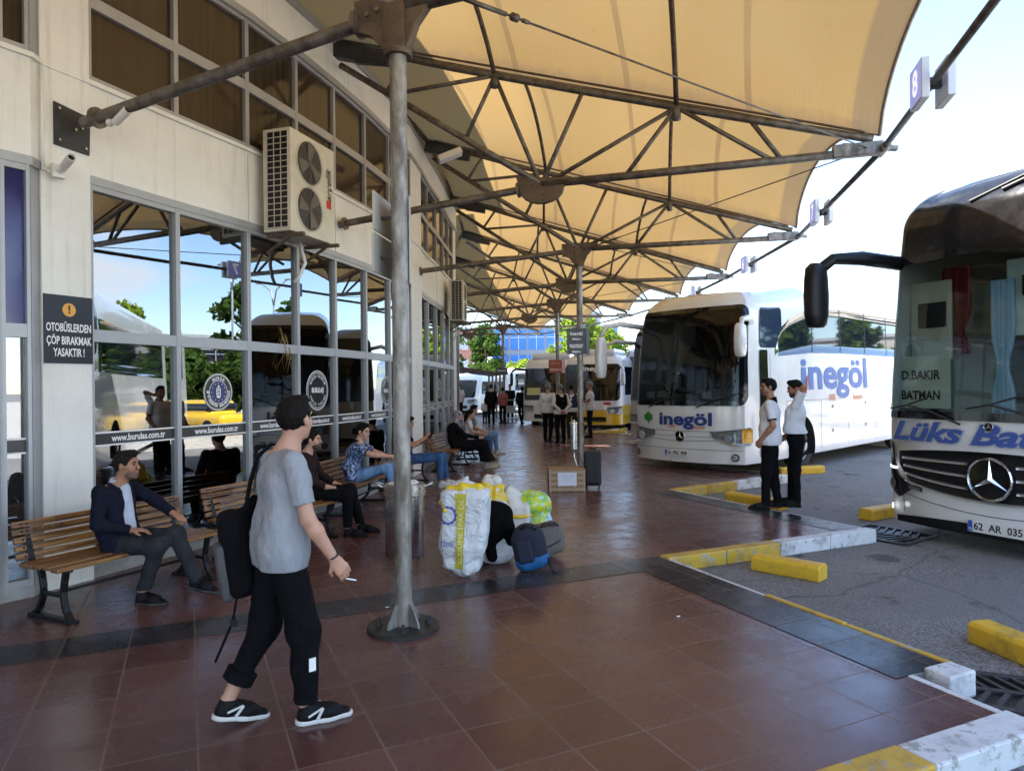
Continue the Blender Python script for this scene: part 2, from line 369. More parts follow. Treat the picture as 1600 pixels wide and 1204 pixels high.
tag(b.build('dark_paving_bands', M_BAND), kind='structure')
# kerb stones: each run of kerb is built of separate blocks
def kerb_run(a, c, cols, width=0.10, side=1, blk=0.75, z=0.022):
    a, c = Vector(a), Vector(c); d = (c - a); L = d.length; d.normalize(); s_ = V(d.y, -d.x, 0) * side
    nb = max(1, round(L / blk)); st = L / nb
    for i in range(nb):
        p0 = a + d * (st * i + .004); p1 = a + d * (st * (i + 1) - .004)
        h = z + random.uniform(-.004, .004)
        q = MB(); q.beam((p0 + p1) / 2 - d * (p1 - p0).length / 2 + s_ * width / 2 + V(0, 0, (h + ZA) / 2), (p0 + p1) / 2 + d * (p1 - p0).length / 2 + s_ * width / 2 + V(0, 0, (h + ZA) / 2), width, h - ZA)
        o = q.build('kerb', cols[i % len(cols)], None, bevel=0.012); tag(o, kind='structure')
kerb_run(I0, T1, [M_KCON, M_KYEL, M_KYEL, M_KWHT], .20, 1, .80)
kerb_run(T1, J1, [M_KWHT], .055, -1, .6, .004)
kerb_run(J2, T1b, [M_KWHT], .16, 1, .24, .03)
kerb_run(T1b + E1 * .0, lerp(T1b, I1, .52), [M_KYEL], .055, 1, .75, .012)
kerb_run(lerp(T1b, I1, .52), I1, [M_KWHT], .04, 1, .9, .006)
kerb_run(I1, T2, [M_KYEL, M_KYEL, M_KWHT, M_KWHT], .15, 1, .74)
kerb_run(T2, I2, [M_KWHT], .045, 1, .9, .006)
kerb_run(I2, T3, [M_KYEL, M_KYEL, M_KWHT, M_KWHT], .15, 1, .74)
kerb_run(T3, I3, [M_KYEL, M_KWHT], .05, 1, .9, .006)
for a_, c_ in ((I3, T4), (T4, I4), (I4, T5), (T5, I5), (I5, T6), (T6, I6)):
    kerb_run(a_, c_, [M_KYEL, M_KYEL, M_KWHT], .12, 1, .75)

# ================================================================ building
# plan of the facade: pixel column and depth
MUL = [(0, 5.55), (46, 5.72), (60, 5.85), (138, 6.24), (275, 7.13), (386, 8.04), (463, 8.95), (522, 9.85), (570, 10.8), (607, 11.8), (640, 13.0), (656, 13.9), (667.5, 14.85), (681, 15.85), (692, 16.95), (700, 17.9), (707, 18.7), (712, 19.3)]
def fp(px, Y): return V((px - 800) / F * Y, Y, 0)
PL = [fp(*m) for m in MUL]
PL = [V(-9.5, -4.6, 0), V(-7.6, -1.3, 0), V(-6.0, 1.6, 0), V(-4.95, 3.7, 0)] + PL
i0 = 4
KINDS_ = {}       # segment kind per index of its first point
seg = ['w'] * (len(PL) - 1)
seg[i0 + 1] = 'f'; seg[i0 + 2] = 'p'; seg[i0 + 10] = 'p'; seg[i0 + 16] = 'e'
bld = thing('bus_station_building', 'two storey cream bus station hall with a curved glass front behind the benches', 'building')
def sn(i):  # outward normal of a segment
    d = (PL[i + 1] - PL[i]).normalized(); return V(d.y, -d.x, 0)
Z1, Z2, Z3, Z4, ZT, ZSILL = 3.63, 4.45, 6.06, 6.60, 2.19, 0.10
def strip(name, z0, z1, off, material, i_a=0, i_b=None, depth=0.12, bevel=0):
    i_b = len(PL) - 1 if i_b is None else i_b
    pts = []
    for i in range(i_a, i_b + 1):
        nn = sn(max(i - 1, i_a)) if i > i_a else sn(i)
        if i_a < i < i_b: nn = (sn(i - 1) + sn(i)).normalized()
        pts.append((PL[i] + nn * off, PL[i] + nn * (off - depth)))
    q = MB()
    vs = []
    for a_, c_ in pts: vs += [a_ + V(0, 0, z0), a_ + V(0, 0, z1), c_ + V(0, 0, z1), c_ + V(0, 0, z0)]
    fs = []
    for i in range(len(pts) - 1):
        for k in range(4): fs.append((i * 4 + k, i * 4 + (k + 1) % 4, i * 4 + 4 + (k + 1) % 4, i * 4 + 4 + k))
    fs += [(3, 2, 1, 0), tuple(len(vs) - 4 + k for k in range(4))]
    q.add(vs, fs)
    return q.build(name, material, bld)
M_FASCIA = M_WALL
strip('fascia', Z1, Z2, 0.04, M_WALL, depth=.22)
strip('parapet', Z3, Z4, 0.06, M_WALL, depth=.26)
strip('coping', Z4 - .03, Z4 + .05, 0.10, M_ALU, depth=.34)
strip('window_sill', Z2 - .005, Z2 + .035, 0.075, M_WALL, depth=.20)
strip('plinth', -.02, ZSILL, 0.03, mat('grey_plinth', (.36, .36, .35), .6, noise=.2), depth=.22)
strip('gutter_trim', Z1 - .075, Z1 + .0, 0.055, M_ALU, depth=.15)
strip('head_trim', Z3 - .07, Z3 + .012, 0.085, M_ALU, depth=.15)
# lettering vinyl and glass
def glass_front():
    m = bpy.data.materials.new('tinted_mirror_glass'); m.use_nodes = True; n, l = nodes(m); n.remove(n['Principled BSDF'])
    out = n['Material Output']; gl = n.new('ShaderNodeBsdfGlossy'); gl.inputs['Roughness'].default_value = 0.008; gl.inputs['Color'].default_value = (.86, .90, .95, 1)
    tr = n.new('ShaderNodeBsdfTransparent'); tr.inputs['Color'].default_value = (.50, .50, .48, 1)
    fr = n.new('ShaderNodeFresnel'); fr.inputs['IOR'].default_value = 2.1
    f2 = mathn(n, l, 'MULTIPLY_ADD', fr.outputs[0], 0.92, 0.15)
    P = n.new('ShaderNodeTexCoord').outputs['Object']
    bp = n.new('ShaderNodeBump'); bp.inputs['Strength'].default_value = 0.03; bp.inputs['Distance'].default_value = .02; l.new(noise(n, l, P, .9, 1), bp.inputs['Height']); l.new(bp.outputs['Normal'], gl.inputs['Normal'])
    mx = n.new('ShaderNodeMixShader'); l.new(f2, mx.inputs[0]); l.new(tr.outputs[0], mx.inputs[1]); l.new(gl.outputs[0], mx.inputs[2])
    l.new(mx.outputs[0], out.inputs['Surface']); return m
M_GLASS = glass_front()
M_UPGL = mat('brown_tinted_glass', (0.034, 0.023, 0.014), 0.05, spec=0.5, ior=1.42, noise=.5, nscale=1.2)
_n, _l = nodes(M_UPGL); _oi = _n.new('ShaderNodeObjectInfo'); _b = _n['Principled BSDF']; _P = _n.new('ShaderNodeNewGeometry').outputs['Position']
_mp = _n.new('ShaderNodeMapping'); _mp.inputs['Scale'].default_value = (22, 22, .3); _l.new(_P, _mp.inputs['Vector'])
_c = mixc(_n, _l, _oi.outputs['Random'], (.018, .014, .010), (.060, .040, .022)); _c = mixc(_n, _l, mathn(_n, _l, 'MULTIPLY', ramp(_n, _l, noise(_n, _l, _mp.outputs[0], 1.0, 2), .45, .6), .35), _c, (.07, .055, .035)); _l.new(_c, _b.inputs['Base Color'])
M_BLUEFILM = mat('blue_window_film', (0.035, 0.030, 0.16), 0.12, spec=.7, noise=.3, nscale=2)
M_VINYL = mat('dark_grey_vinyl_band', (0.03, 0.03, 0.032), 0.35)
def pane(i, z0, z1, name, gm, off=0.0, fw=.055):
    a_, c_ = PL[i], PL[i + 1]; d = (c_ - a_).normalized(); nn = sn(i)
    q = MB()
    for (p0, p1, zz0, zz1) in ((a_, a_ + d * fw / 2, z0, z1), (c_ - d * fw / 2, c_, z0, z1)):
        q.beam((p0 + p1) / 2 + nn * .012 + V(0, 0, zz0), (p0 + p1) / 2 + nn * .012 + V(0, 0, zz1), (p1 - p0).length if False else .07, fw / 2, up=d)
    for zz in (z0 + fw / 2, z1 - fw / 2):
        q.beam(a_ + nn * .010 + V(0, 0, zz), c_ + nn * .010 + V(0, 0, zz), .066, fw)
    fr = q.build('window', M_ALU, bld)
    g_ = MB(); e = fw * .3
    A0 = a_ + d * e; C0 = c_ - d * e
    g_.prism([A0 + V(0, 0, z0 + e), C0 + V(0, 0, z0 + e), C0 + V(0, 0, z1 - e), A0 + V(0, 0, z1 - e)], -nn * .012)
    g_.build('pane', gm, fr)
    return fr
M_WHB = M_LETTER
for i in range(len(PL) - 1):
    k = seg[i]; L = (PL[i + 1] - PL[i]).length; nn = sn(i); d = (PL[i + 1] - PL[i]).normalized()
    if k in ('p', 'f', 'e'):
        q = MB(); dep = .06 if k == 'p' else .03
        if k == 'f': mm, nm = M_ALU, 'corner_trim'
        else: mm, nm = M_WALL, 'pilaster'
        q.prism([PL[i] + nn * dep + V(0, 0, -.01), PL[i + 1] + nn * dep + V(0, 0, -.01), PL[i + 1] - nn * .25 + V(0, 0, -.01), PL[i] - nn * .25 + V(0, 0, -.01)], (0, 0, Z3 + .02))
        q.build(nm, mm, bld, bevel=.006)
        continue
    if i < i0:   # long stretches out of frame: split into panes
        continue
    blue = i == i0
    f1 = pane(i, ZSILL, ZT, 'window', M_GLASS)
    f2 = pane(i, ZT, Z1 - .07, 'window', M_BLUEFILM if blue else M_GLASS)
    f3 = pane(i, Z2 + .03, 5.21, 'window', M_UPGL); f4 = pane(i, 5.21, Z3 - .06, 'window', M_UPGL)
    # vinyl band with the web address
    zb = 1.245; hb = .10
    a_ = PL[i] + d * .03; c_ = PL[i + 1] - d * .03
    q = MB(); q.prism([a_ + nn * .001 + V(0, 0, zb - hb / 2), c_ + nn * .001 + V(0, 0, zb - hb / 2), c_ + nn * .001 + V(0, 0, zb + hb / 2), a_ + nn * .001 + V(0, 0, zb + hb / 2)], nn * .003)
    vb = q.build('vinyl_band', M_VINYL, f1)
    q = MB()
    for zz in (zb - hb / 2 - .008, zb + hb / 2 + .008):
        q.beam(a_ + nn * .003 + V(0, 0, zz), c_ + nn * .003 + V(0, 0, zz), .005, .014)
    q.build('white_line', M_WHB, f1)
    if i > i0:
        mid = (a_ + c_) / 2 + d * L * .04
        text_on('web_address', 'www.burulas.com.tr', plane_fn(mid + V(0, 0, zb), d, (0, 0, 1), .0065), M_WHB, f1, .088, width=L * .62 if i < i0 + 9 else L * .5, bold=.0025)
# out-of-frame stretches of facade (seen only in side steps)
for i in range(i0):
    n_ = max(1, round((PL[i + 1] - PL[i]).length / 1.1)); a0 = PL[i].copy(); c0 = PL[i + 1].copy()
    for j in range(n_):
        sv = (PL[i], PL[i + 1]); PL[i], PL[i + 1] = lerp(a0, c0, j / n_), lerp(a0, c0, (j + 1) / n_)
        pane(i, ZSILL, ZT, 'window', M_GLASS); pane(i, ZT, Z1 - .07, 'window', M_GLASS); pane(i, Z2 + .03, 5.21, 'window', M_UPGL); pane(i, 5.21, Z3 - .06, 'window', M_UPGL)
        PL[i], PL[i + 1] = sv
# round seals on the glass
def disc(o, ux, uy, r0, r1, off, n=40):
    q = MB(); o, ux, uy = Vector(o), Vector(ux), Vector(uy); nn = ux.cross(uy).normalized(); vs = []
    for k in range(n):
        a = 2 * math.pi * k / n; dr = ux * math.cos(a) + uy * math.sin(a); vs += [o + dr * r0 + nn * off, o + dr * r1 + nn * off]
    if r0 <= 0: q.add([o + nn * off] + [vs[2 * k + 1] for k in range(n)], [(0, 1 + k, 1 + (k + 1) % n) for k in range(n)])
    else: q.add(vs, [(2 * k, 2 * k + 1, 2 * ((k + 1) % n) + 1, 2 * ((k + 1) % n)) for k in range(n)])
    return q
def arc_text(name, body, o, ux, uy, rad, a0, a1, size, material, parent, off, flip=False, bold=.002):
    o, ux, uy = Vector(o), Vector(ux), Vector(uy); nn = ux.cross(uy).normalized(); q = MB(); N = len(body)
    for j, ch in enumerate(body):
        if ch == ' ': continue
        a = lerp(a0, a1, j / max(1, N - 1)); vs, fs = text_mesh(ch, size, bold=bold)
        rd = ux * math.cos(a) + uy * math.sin(a); tg = (ux * math.sin(a) - uy * math.cos(a))
        if flip: rr, tt = -rd, -tg
        else: rr, tt = rd, tg
        q.add([o + rd * rad + tt * p.x + rr * p.y + nn * off for p in vs], fs)
    q.build(name, material, parent, fix=False)
M_NAVY = mat('navy_print', (.015, .03, .13), .35); M_SILV = mat('silver_print', (.45, .45, .45), .35, .4); M_BLK2 = mat('black_print', (.008, .01, .014), .3)
def seal(i, t, z, r, style):
    d = (PL[i + 1] - PL[i]).normalized(); nn = sn(i); o = lerp(PL[i], PL[i + 1], t) + V(0, 0, z) + nn * .003
    up = V(0, 0, 1)
    s = disc(o, d, up, 0, r, .001).build('round_emblem', M_SILV if style == 0 else M_WHB, bld, fix=False)
    if style == 0:
        disc(o, d, up, 0, r * .90, .003).build('emblem_ring', M_BLK2, s, fix=False); disc(o, d, up, r * .60, r * .63, .0045).build('emblem_line', M_WHB, s, fix=False)
        disc(o, d, up, 0, r * .60, .005).build('emblem_field', M_NAVY, s, fix=False)
        arc_text('emblem_lettering', 'BURSA', o, d, up, r * .74, R(118), R(62), r * .22, M_WHB, s, .007)
        arc_text('emblem_lettering', 'BÜYÜKŞEHİR BELEDİYESİ', o, d, up, r * .745, R(178), R(362), r * .19, M_WHB, s, .007, flip=True)
        q = MB()
        for k in range(12):
            a = R(30 * k); c_ = o + (d * math.cos(a) + up * math.sin(a)) * r * .47 + nn * .0075
            q.add([c_ + (d * math.cos(R(90 + 36 * j)) + up * math.sin(R(90 + 36 * j))) * r * (.045 if j % 2 == 0 else .018) for j in range(10)], [tuple(range(10))])
        # tower-like crest
        def P(u, v): return o + d * (u * r) + up * (v * r) + nn * .0075
        for poly in ([(-.15, .22), (-.15, -.2), (-.1, -.32), (.1, -.32), (.15, -.2), (.15, .22)],): q.add([P(*p) for p in poly], [tuple(range(len(poly)))])
        q.add([P(-.06, .36), P(-.06, .25), P(.06, .25), P(.06, .36)], [(0, 1, 2, 3)])
        q.build('crest', M_WHB, s, fix=False)
        q = MB(); 
        for (x0, y0, x1, y1) in ((-.09, .1, -.02, .18), (.02, .1, .09, .18), (-.1, -.02, .1, .05), (-.08, -.2, -.02, -.08), (.02, -.2, .08, -.08)):
            q.add([o + d * (x * r) + up * (y * r) + nn * .009 for x, y in ((x0, y0), (x1, y0), (x1, y1), (x0, y1))], [(0, 1, 2, 3)])
        q.build('crest_detail', M_NAVY, s, fix=False)
    else:
        disc(o, d, up, 0, r * .95, .003).build('emblem_field', M_BLK2, s, fix=False); disc(o, d, up, r * .86, r * .89, .0045).build('emblem_line', M_WHB, s, fix=False)
        text_on('emblem_lettering', 'BURULAŞ', plane_fn(o, d, up, .006), M_WHB, s, r * .34, width=r * 1.1, bold=.004)
        arc_text('emblem_lettering', 'BURSA ULAŞIM', o, d, up, r * .72, R(150), R(30), r * .17, M_WHB, s, .006)
        arc_text('emblem_lettering', 'TOPLU TAŞIMA', o, d, up, r * .72, R(205), R(335), r * .15, M_WHB, s, .006, flip=True)
seal(i0 + 4, .56, 1.66, .205, 0)
seal(i0 + 6, .53, 1.66, .27, 1)
seal(i0 + 8, .9, 1.63, .24, 1)
seal(i0 + 11, .5, 1.64, .24, 1); seal(i0 + 13, .5, 1.64, .24, 1)
# poster on the first pane
i = i0 + 3; d = (PL[i + 1] - PL[i]).normalized(); nn = sn(i); o = PL[i] + d * .04 + nn * -.014
q = MB(); q.add([o + V(0, 0, 1.32), o + d * .17 + V(0, 0, 1.32), o + d * .17 + V(0, 0, 2.1), o + V(0, 0, 2.1)], [(0, 1, 2, 3)])
q.build('window_poster', mat('pale_poster', (.45, .55, .42), .5, col2=(.62, .66, .70), nscale=3), bld)
# interior: floor, back wall, ceiling, room contents
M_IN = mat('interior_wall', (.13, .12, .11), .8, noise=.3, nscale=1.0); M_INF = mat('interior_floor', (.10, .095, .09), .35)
def inner(off, z0, z1, name, material):
    pts = []
    for i in range(len(PL)):
        nn = sn(min(i, len(PL) - 2)); pts.append(PL[i] - nn * off)
    q = MB(); vs = []
    for p in pts: vs += [p + V(0, 0, z0), p + V(0, 0, z1)]
    q.add(vs, [(2 * i, 2 * i + 2, 2 * i + 3, 2 * i + 1) for i in range(len(pts) - 1)]); q.build(name, material, bld, fix=False)
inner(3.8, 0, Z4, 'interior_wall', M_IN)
def slab(z, name, material, o0=.13, o1=3.8):
    q = MB(); vs = []
    for i in range(len(PL)):
        nn = sn(min(i, len(PL) - 2)); vs += [PL[i] - nn * o0 + V(0, 0, z), PL[i] - nn * o1 + V(0, 0, z)]
    q.add(vs, [(2 * i, 2 * i + 2, 2 * i + 3, 2 * i + 1) for i in range(len(PL) - 1)]); q.build(name, material, bld, fix=False)
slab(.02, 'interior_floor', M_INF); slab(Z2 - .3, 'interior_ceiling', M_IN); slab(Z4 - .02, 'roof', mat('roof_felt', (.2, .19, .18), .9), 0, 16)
# taller hall set back behind the parapet (its shade falls on the canopy)
q = MB(); hp = [PL[k] - sn(min(k, len(PL) - 2)) * .25 for k in range(len(PL))]
back = [V(p.x - 14, p.y + 5, 0) for p in (hp[-1], hp[0])]
q.prism([p + V(0, 0, Z4 - .03) for p in hp + back], (0, 0, 2.3)); q.build('roof_hall', M_WALL, bld)
q = MB(); q.box((-11.8, 32.5, 5.4), (16, 24, 10.8)); q.build('unseen_shade_block', M_WALL, bld)  # unseen block added behind the facade to keep sun off the far platform
endw = PL[-1]; q = MB(); q.prism([endw + V(0, 0, -.01), endw + V(-.2, .05, -.01), endw + V(-14, 5, -.01), endw + V(-14, 4.7, -.01), endw + V(-.22, -.2, -.01)], (0, 0, Z4)); q.build('end_wall', M_WALL, bld)
# interior column, desk, lit strip lamps
i = i0 + 5; nn = sn(i); q = MB(); q.box(lerp(PL[i], PL[i + 1], .45) - nn * .7 + V(0, 0, 2), (.55, .3, 4)); q.build('interior_column', mat('interior_pale', (.34, .36, .31), .6, noise=.1), bld)
q = MB(); i = i0 + 4; nn = sn(i); dd_ = (PL[i + 1] - PL[i]).normalized()
q.box(lerp(PL[i], PL[i + 1], .35) - nn * .75 + V(0, 0, .55), (.9, .5, 1.1)); q.build('desk', mat('red_brown_wood', (.13, .035, .012), .35, noise=.4, stretch=(14, 14, 1)), bld, bevel=.03)
M_TUBE = mat('lit_tube_lamp', (1, 1, 1), .4, emis=((1, .98, .94), 5))
for (i, t, z, of) in ((i0 + 3, .55, 3.45, .9), (i0 + 3, .62, 3.1, 1.6), (i0 + 5, .2, 3.35, .8), (i0 + 6, .5, 3.3, 1.4)):
    d = (PL[i + 1] - PL[i]).normalized(); nn = sn(i); p = lerp(PL[i], PL[i + 1], t) - nn * of + V(0, 0, z)
    q = MB(); q.tube([p - d * .45, p + d * .45], .016, 6); q.build('tube_lamp', M_TUBE, bld)
for i in range(i0 + 3, len(PL) - 2, 2):
    nn = sn(i); p = PL[i] + nn * .041; q = MB(); q.beam(p + V(0, 0, Z1 + .01), p + V(0, 0, Z2 - .04), .004, .008, up=tuple(nn)); q.build('panel_joint', mat('grey_joint', (.30, .29, .27), .8), bld)  # thin grey joint lines between fascia panels
# drainpipe at the far corner and conduits
q = MB(); e = PL[-1] + V(.10, -.05, 0)
q.tube([A(690, 442, 18.2), A(700, 447, 18.7), A(709, 462, 19.2), A(713, 500, 19.3), G(714, 690)], .09, 10); q.build('drainpipe', M_ALU, bld, smooth=True)
q = MB(); c0 = lerp(PL[i0 + 2], PL[i0 + 3], .02) + sn(i0 + 2) * .075
q.tube([c0 + V(0, 0, Z2 - .02), c0 + V(0, 0, 3.55)], .014, 8); q.tube([c0 + V(0, 0, 3.58), c0 + V(.08, .03, 3.52)], .010, 8)
q.build('conduit', M_WALL, bld, smooth=True)
# dried palm leaves hanging inside the third window
for (i, t, z, of, nm_) in ((i0 + 5, .62, 2.75, .35, 'tall'), (i0 + 4, .45, 2.95, .55, 'b')):
    base = lerp(PL[i], PL[i + 1], t) - sn(i) * of + V(0, 0, z); q = MB()
    for k in range(9 if nm_ == 'tall' else 6):
        a = random.uniform(0, 6.28); pts = []; 
        for j in range(9):
            s = j / 8; pts.append(base + V(math.cos(a) * .45 * s, math.sin(a) * .25 * s, .30 * math.sin(s * 2.2) - 1.0 * s * s * random.uniform(.9, 1.05)))
        q.tube(pts, .005, 4)
        for j in range(1, 9):
            for e_ in range(5):
                p = lerp(pts[j - 1], pts[j], e_ / 5); w = V(random.uniform(-.1, .1), random.uniform(-.1, .1), -.24)
                q.add([p, p + V(.012, 0, 0), p + w], [(0, 1, 2)])
    pt = q.build('dried_palm', mat('dried_palm_leaf', (.30, .21, .09), .8, noise=.4), None, fix=False)
    q2 = MB(); q2.tube([base + V(0, 0, -z), base], .03, 8); q2.build('stem', mat('dried_palm_leaf', (.3, .21, .09)), pt)
    tag(pt, 'dried palm drooping behind the glass %s' % ('left of the black round emblem' if nm_ == 'tall' else 'above the silver round emblem'), 'plant')

# ================================================================ canopy
can = thing('platform_canopy', 'large cream fabric canopy on rusty steel trusses and pipe columns over the platform', 'canopy')
ZN = 4.36
LW, LT = -3.0, 4.12
def tp(k, u):   # top chord point at u (0 wall .. 1 tip)
    L = lerp(LW, LT, u); n_ = nrm(k); p = NODES[k] + n_ * L; return V(p.x, p.y, lerp(6.62, 4.55, max(u, 0) ** .93))
def bot(k, L):
    n_ = nrm(k); p = NODES[k] + n_ * L
    if L < 0: z = lerp(ZN, 6.35, L / LW)
    else: z = ZN + .02 * L
    return V(p.x, p.y, z)
def rise(u):
    return float(np.interp(u, [0, .15, .333, .5, .667, .85, 1], [-.03, .45, .85, .82, .85, .68, .44]))
def mem(k, u, v):
    e0 = .0; e1 = .018 * (4 * v * (1 - v)) ** .8
    uu = lerp(-.035, 1.0 - .004 - e1, u)
    p = lerp(tp(k, uu), tp(k + 1, uu), v); arch = (4 * v * (1 - v)) ** .85
    return p + V(0, 0, .07 + rise(uu) * arch)
def membrane_mat():
    m = bpy.data.materials.new('cream_pvc_membrane'); m.use_nodes = True; n, l = nodes(m); n.remove(n['Principled BSDF']); out = n['Material Output']
    uv = n.new('ShaderNodeUVMap'); sp = n.new('ShaderNodeSeparateXYZ'); l.new(uv.outputs[0], sp.inputs[0])
    P = n.new('ShaderNodeNewGeometry').outputs['Position']
    s = mathn(n, l, 'PINGPONG', mathn(n, l, 'MULTIPLY', sp.outputs[0], 5.0), 0.5)
    sm = mathn(n, l, 'SUBTRACT', 1.0, ramp(n, l, s, .022, .030))
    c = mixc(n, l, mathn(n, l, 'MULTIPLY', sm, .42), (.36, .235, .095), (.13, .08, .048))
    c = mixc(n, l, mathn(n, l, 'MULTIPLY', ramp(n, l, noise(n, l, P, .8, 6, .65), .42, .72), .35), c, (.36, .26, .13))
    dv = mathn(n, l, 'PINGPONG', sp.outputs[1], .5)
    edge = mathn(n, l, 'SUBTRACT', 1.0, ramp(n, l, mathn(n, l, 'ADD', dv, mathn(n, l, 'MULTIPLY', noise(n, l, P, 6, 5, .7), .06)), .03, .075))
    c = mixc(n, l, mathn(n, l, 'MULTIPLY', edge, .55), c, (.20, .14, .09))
    sc = n.new('ShaderNodeTexNoise'); sc.inputs['Scale'].default_value = 5.5; sc.inputs['Detail'].default_value = 6; sc.inputs['Roughness'].default_value = .8; sc.inputs['Distortion'].default_value = 1.5
    l.new(P, sc.inputs['Vector'])
    c = mixc(n, l, mathn(n, l, 'MULTIPLY', ramp(n, l, sc.outputs['Fac'], .67, .72), .35), c, (.2, .15, .1))
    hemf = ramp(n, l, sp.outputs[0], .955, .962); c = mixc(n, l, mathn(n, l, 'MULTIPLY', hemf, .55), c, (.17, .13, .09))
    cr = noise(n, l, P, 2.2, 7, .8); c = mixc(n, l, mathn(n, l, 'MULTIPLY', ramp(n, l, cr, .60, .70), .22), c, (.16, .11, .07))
    mpw = n.new('ShaderNodeMapping'); mpw.inputs['Scale'].default_value = (70, 2.2, 1); l.new(uv.outputs[0], mpw.inputs['Vector'])
    wr_ = mathn(n, l, 'MULTIPLY', noise(n, l, mpw.outputs[0], 1.0, 3, .5), mathn(n, l, 'SUBTRACT', 1.0, ramp(n, l, dv, .0, .22)))
    wr_ = mathn(n, l, 'ADD', wr_, mathn(n, l, 'MULTIPLY', noise(n, l, P, 1.2, 4), .5)); bpm = n.new('ShaderNodeBump'); bpm.inputs['Strength'].default_value = .7; bpm.inputs['Distance'].default_value = .06; l.new(wr_, bpm.inputs['Height'])
    df = n.new('ShaderNodeBsdfDiffuse'); tr = n.new('ShaderNodeBsdfTranslucent'); l.new(bpm.outputs[0], df.inputs['Normal']); l.new(c, df.inputs[0]); l.new(c, tr.inputs[0])
    mx = n.new('ShaderNodeMixShader'); mx.inputs[0].default_value = .27; l.new(df.outputs[0], mx.inputs[1]); l.new(tr.outputs[0], mx.inputs[2]); l.new(mx.outputs[0], out.inputs['Surface'])
    return m
M_MEM = membrane_mat()
NU, NV = 36, 18
for k in range(len(NODES) - 1):
    vs = [mem(k, i / NU, j / NV) for i in range(NU + 1) for j in range(NV + 1)]
    fs = [(i * (NV + 1) + j, i * (NV + 1) + j + 1, (i + 1) * (NV + 1) + j + 1, (i + 1) * (NV + 1) + j) for i in range(NU) for j in range(NV)]
    q = MB(); q.add(vs, fs); o = q.build('membrane', M_MEM, can, smooth=True, fix=False)
    uvl = o.data.uv_layers.new(name='UVMap'); W = NV + 1
    for p in o.data.polygons:
        for li in p.loop_indices:
            vi = o.data.loops[li].vertex_index; uvl.data[li].uv = ((vi // W) / NU, (vi % W) / NV)
    # hem along the scalloped outer edge
    q = MB(); q.tube([mem(k, 1.0, j / 14) for j in range(15)], .022, 6); q.build('hem', mat('membrane_hem', (.38, .33, .27), .7), can, smooth=True)
    # two arch tubes per bay
    for ua in (.333, .667):
        q = MB(); pts = [lerp(tp(k, ua), tp(k + 1, ua), j / 14) + V(0, 0, .0 + rise(ua) * (4 * (j / 14) * (1 - j / 14)) ** .85) for j in range(15)]
        q.tube(pts, .032, 8); q.build('arch_tube', M_DKSTEEL if False else M_STEEL, can, smooth=True)
    # eave tube carrying the platform numbers, wall side tube
    q = MB(); a_, c_ = tp(k, 1.0) + V(0, 0, -.1), tp(k + 1, 1.0) + V(0, 0, -.1); q.tube([a_, c_], .036, 10); q.build('eave_tube', M_STEEL, can, smooth=True)
    q = MB(); q.tube([tp(k, 0) + V(0, 0, -.02), lerp(tp(k, 0), tp(k + 1, 0), .5) + V(0, 0, .13), tp(k + 1, 0) + V(0, 0, -.02)], .045, 8); q.build('wall_tube', M_RUST, can, smooth=True)
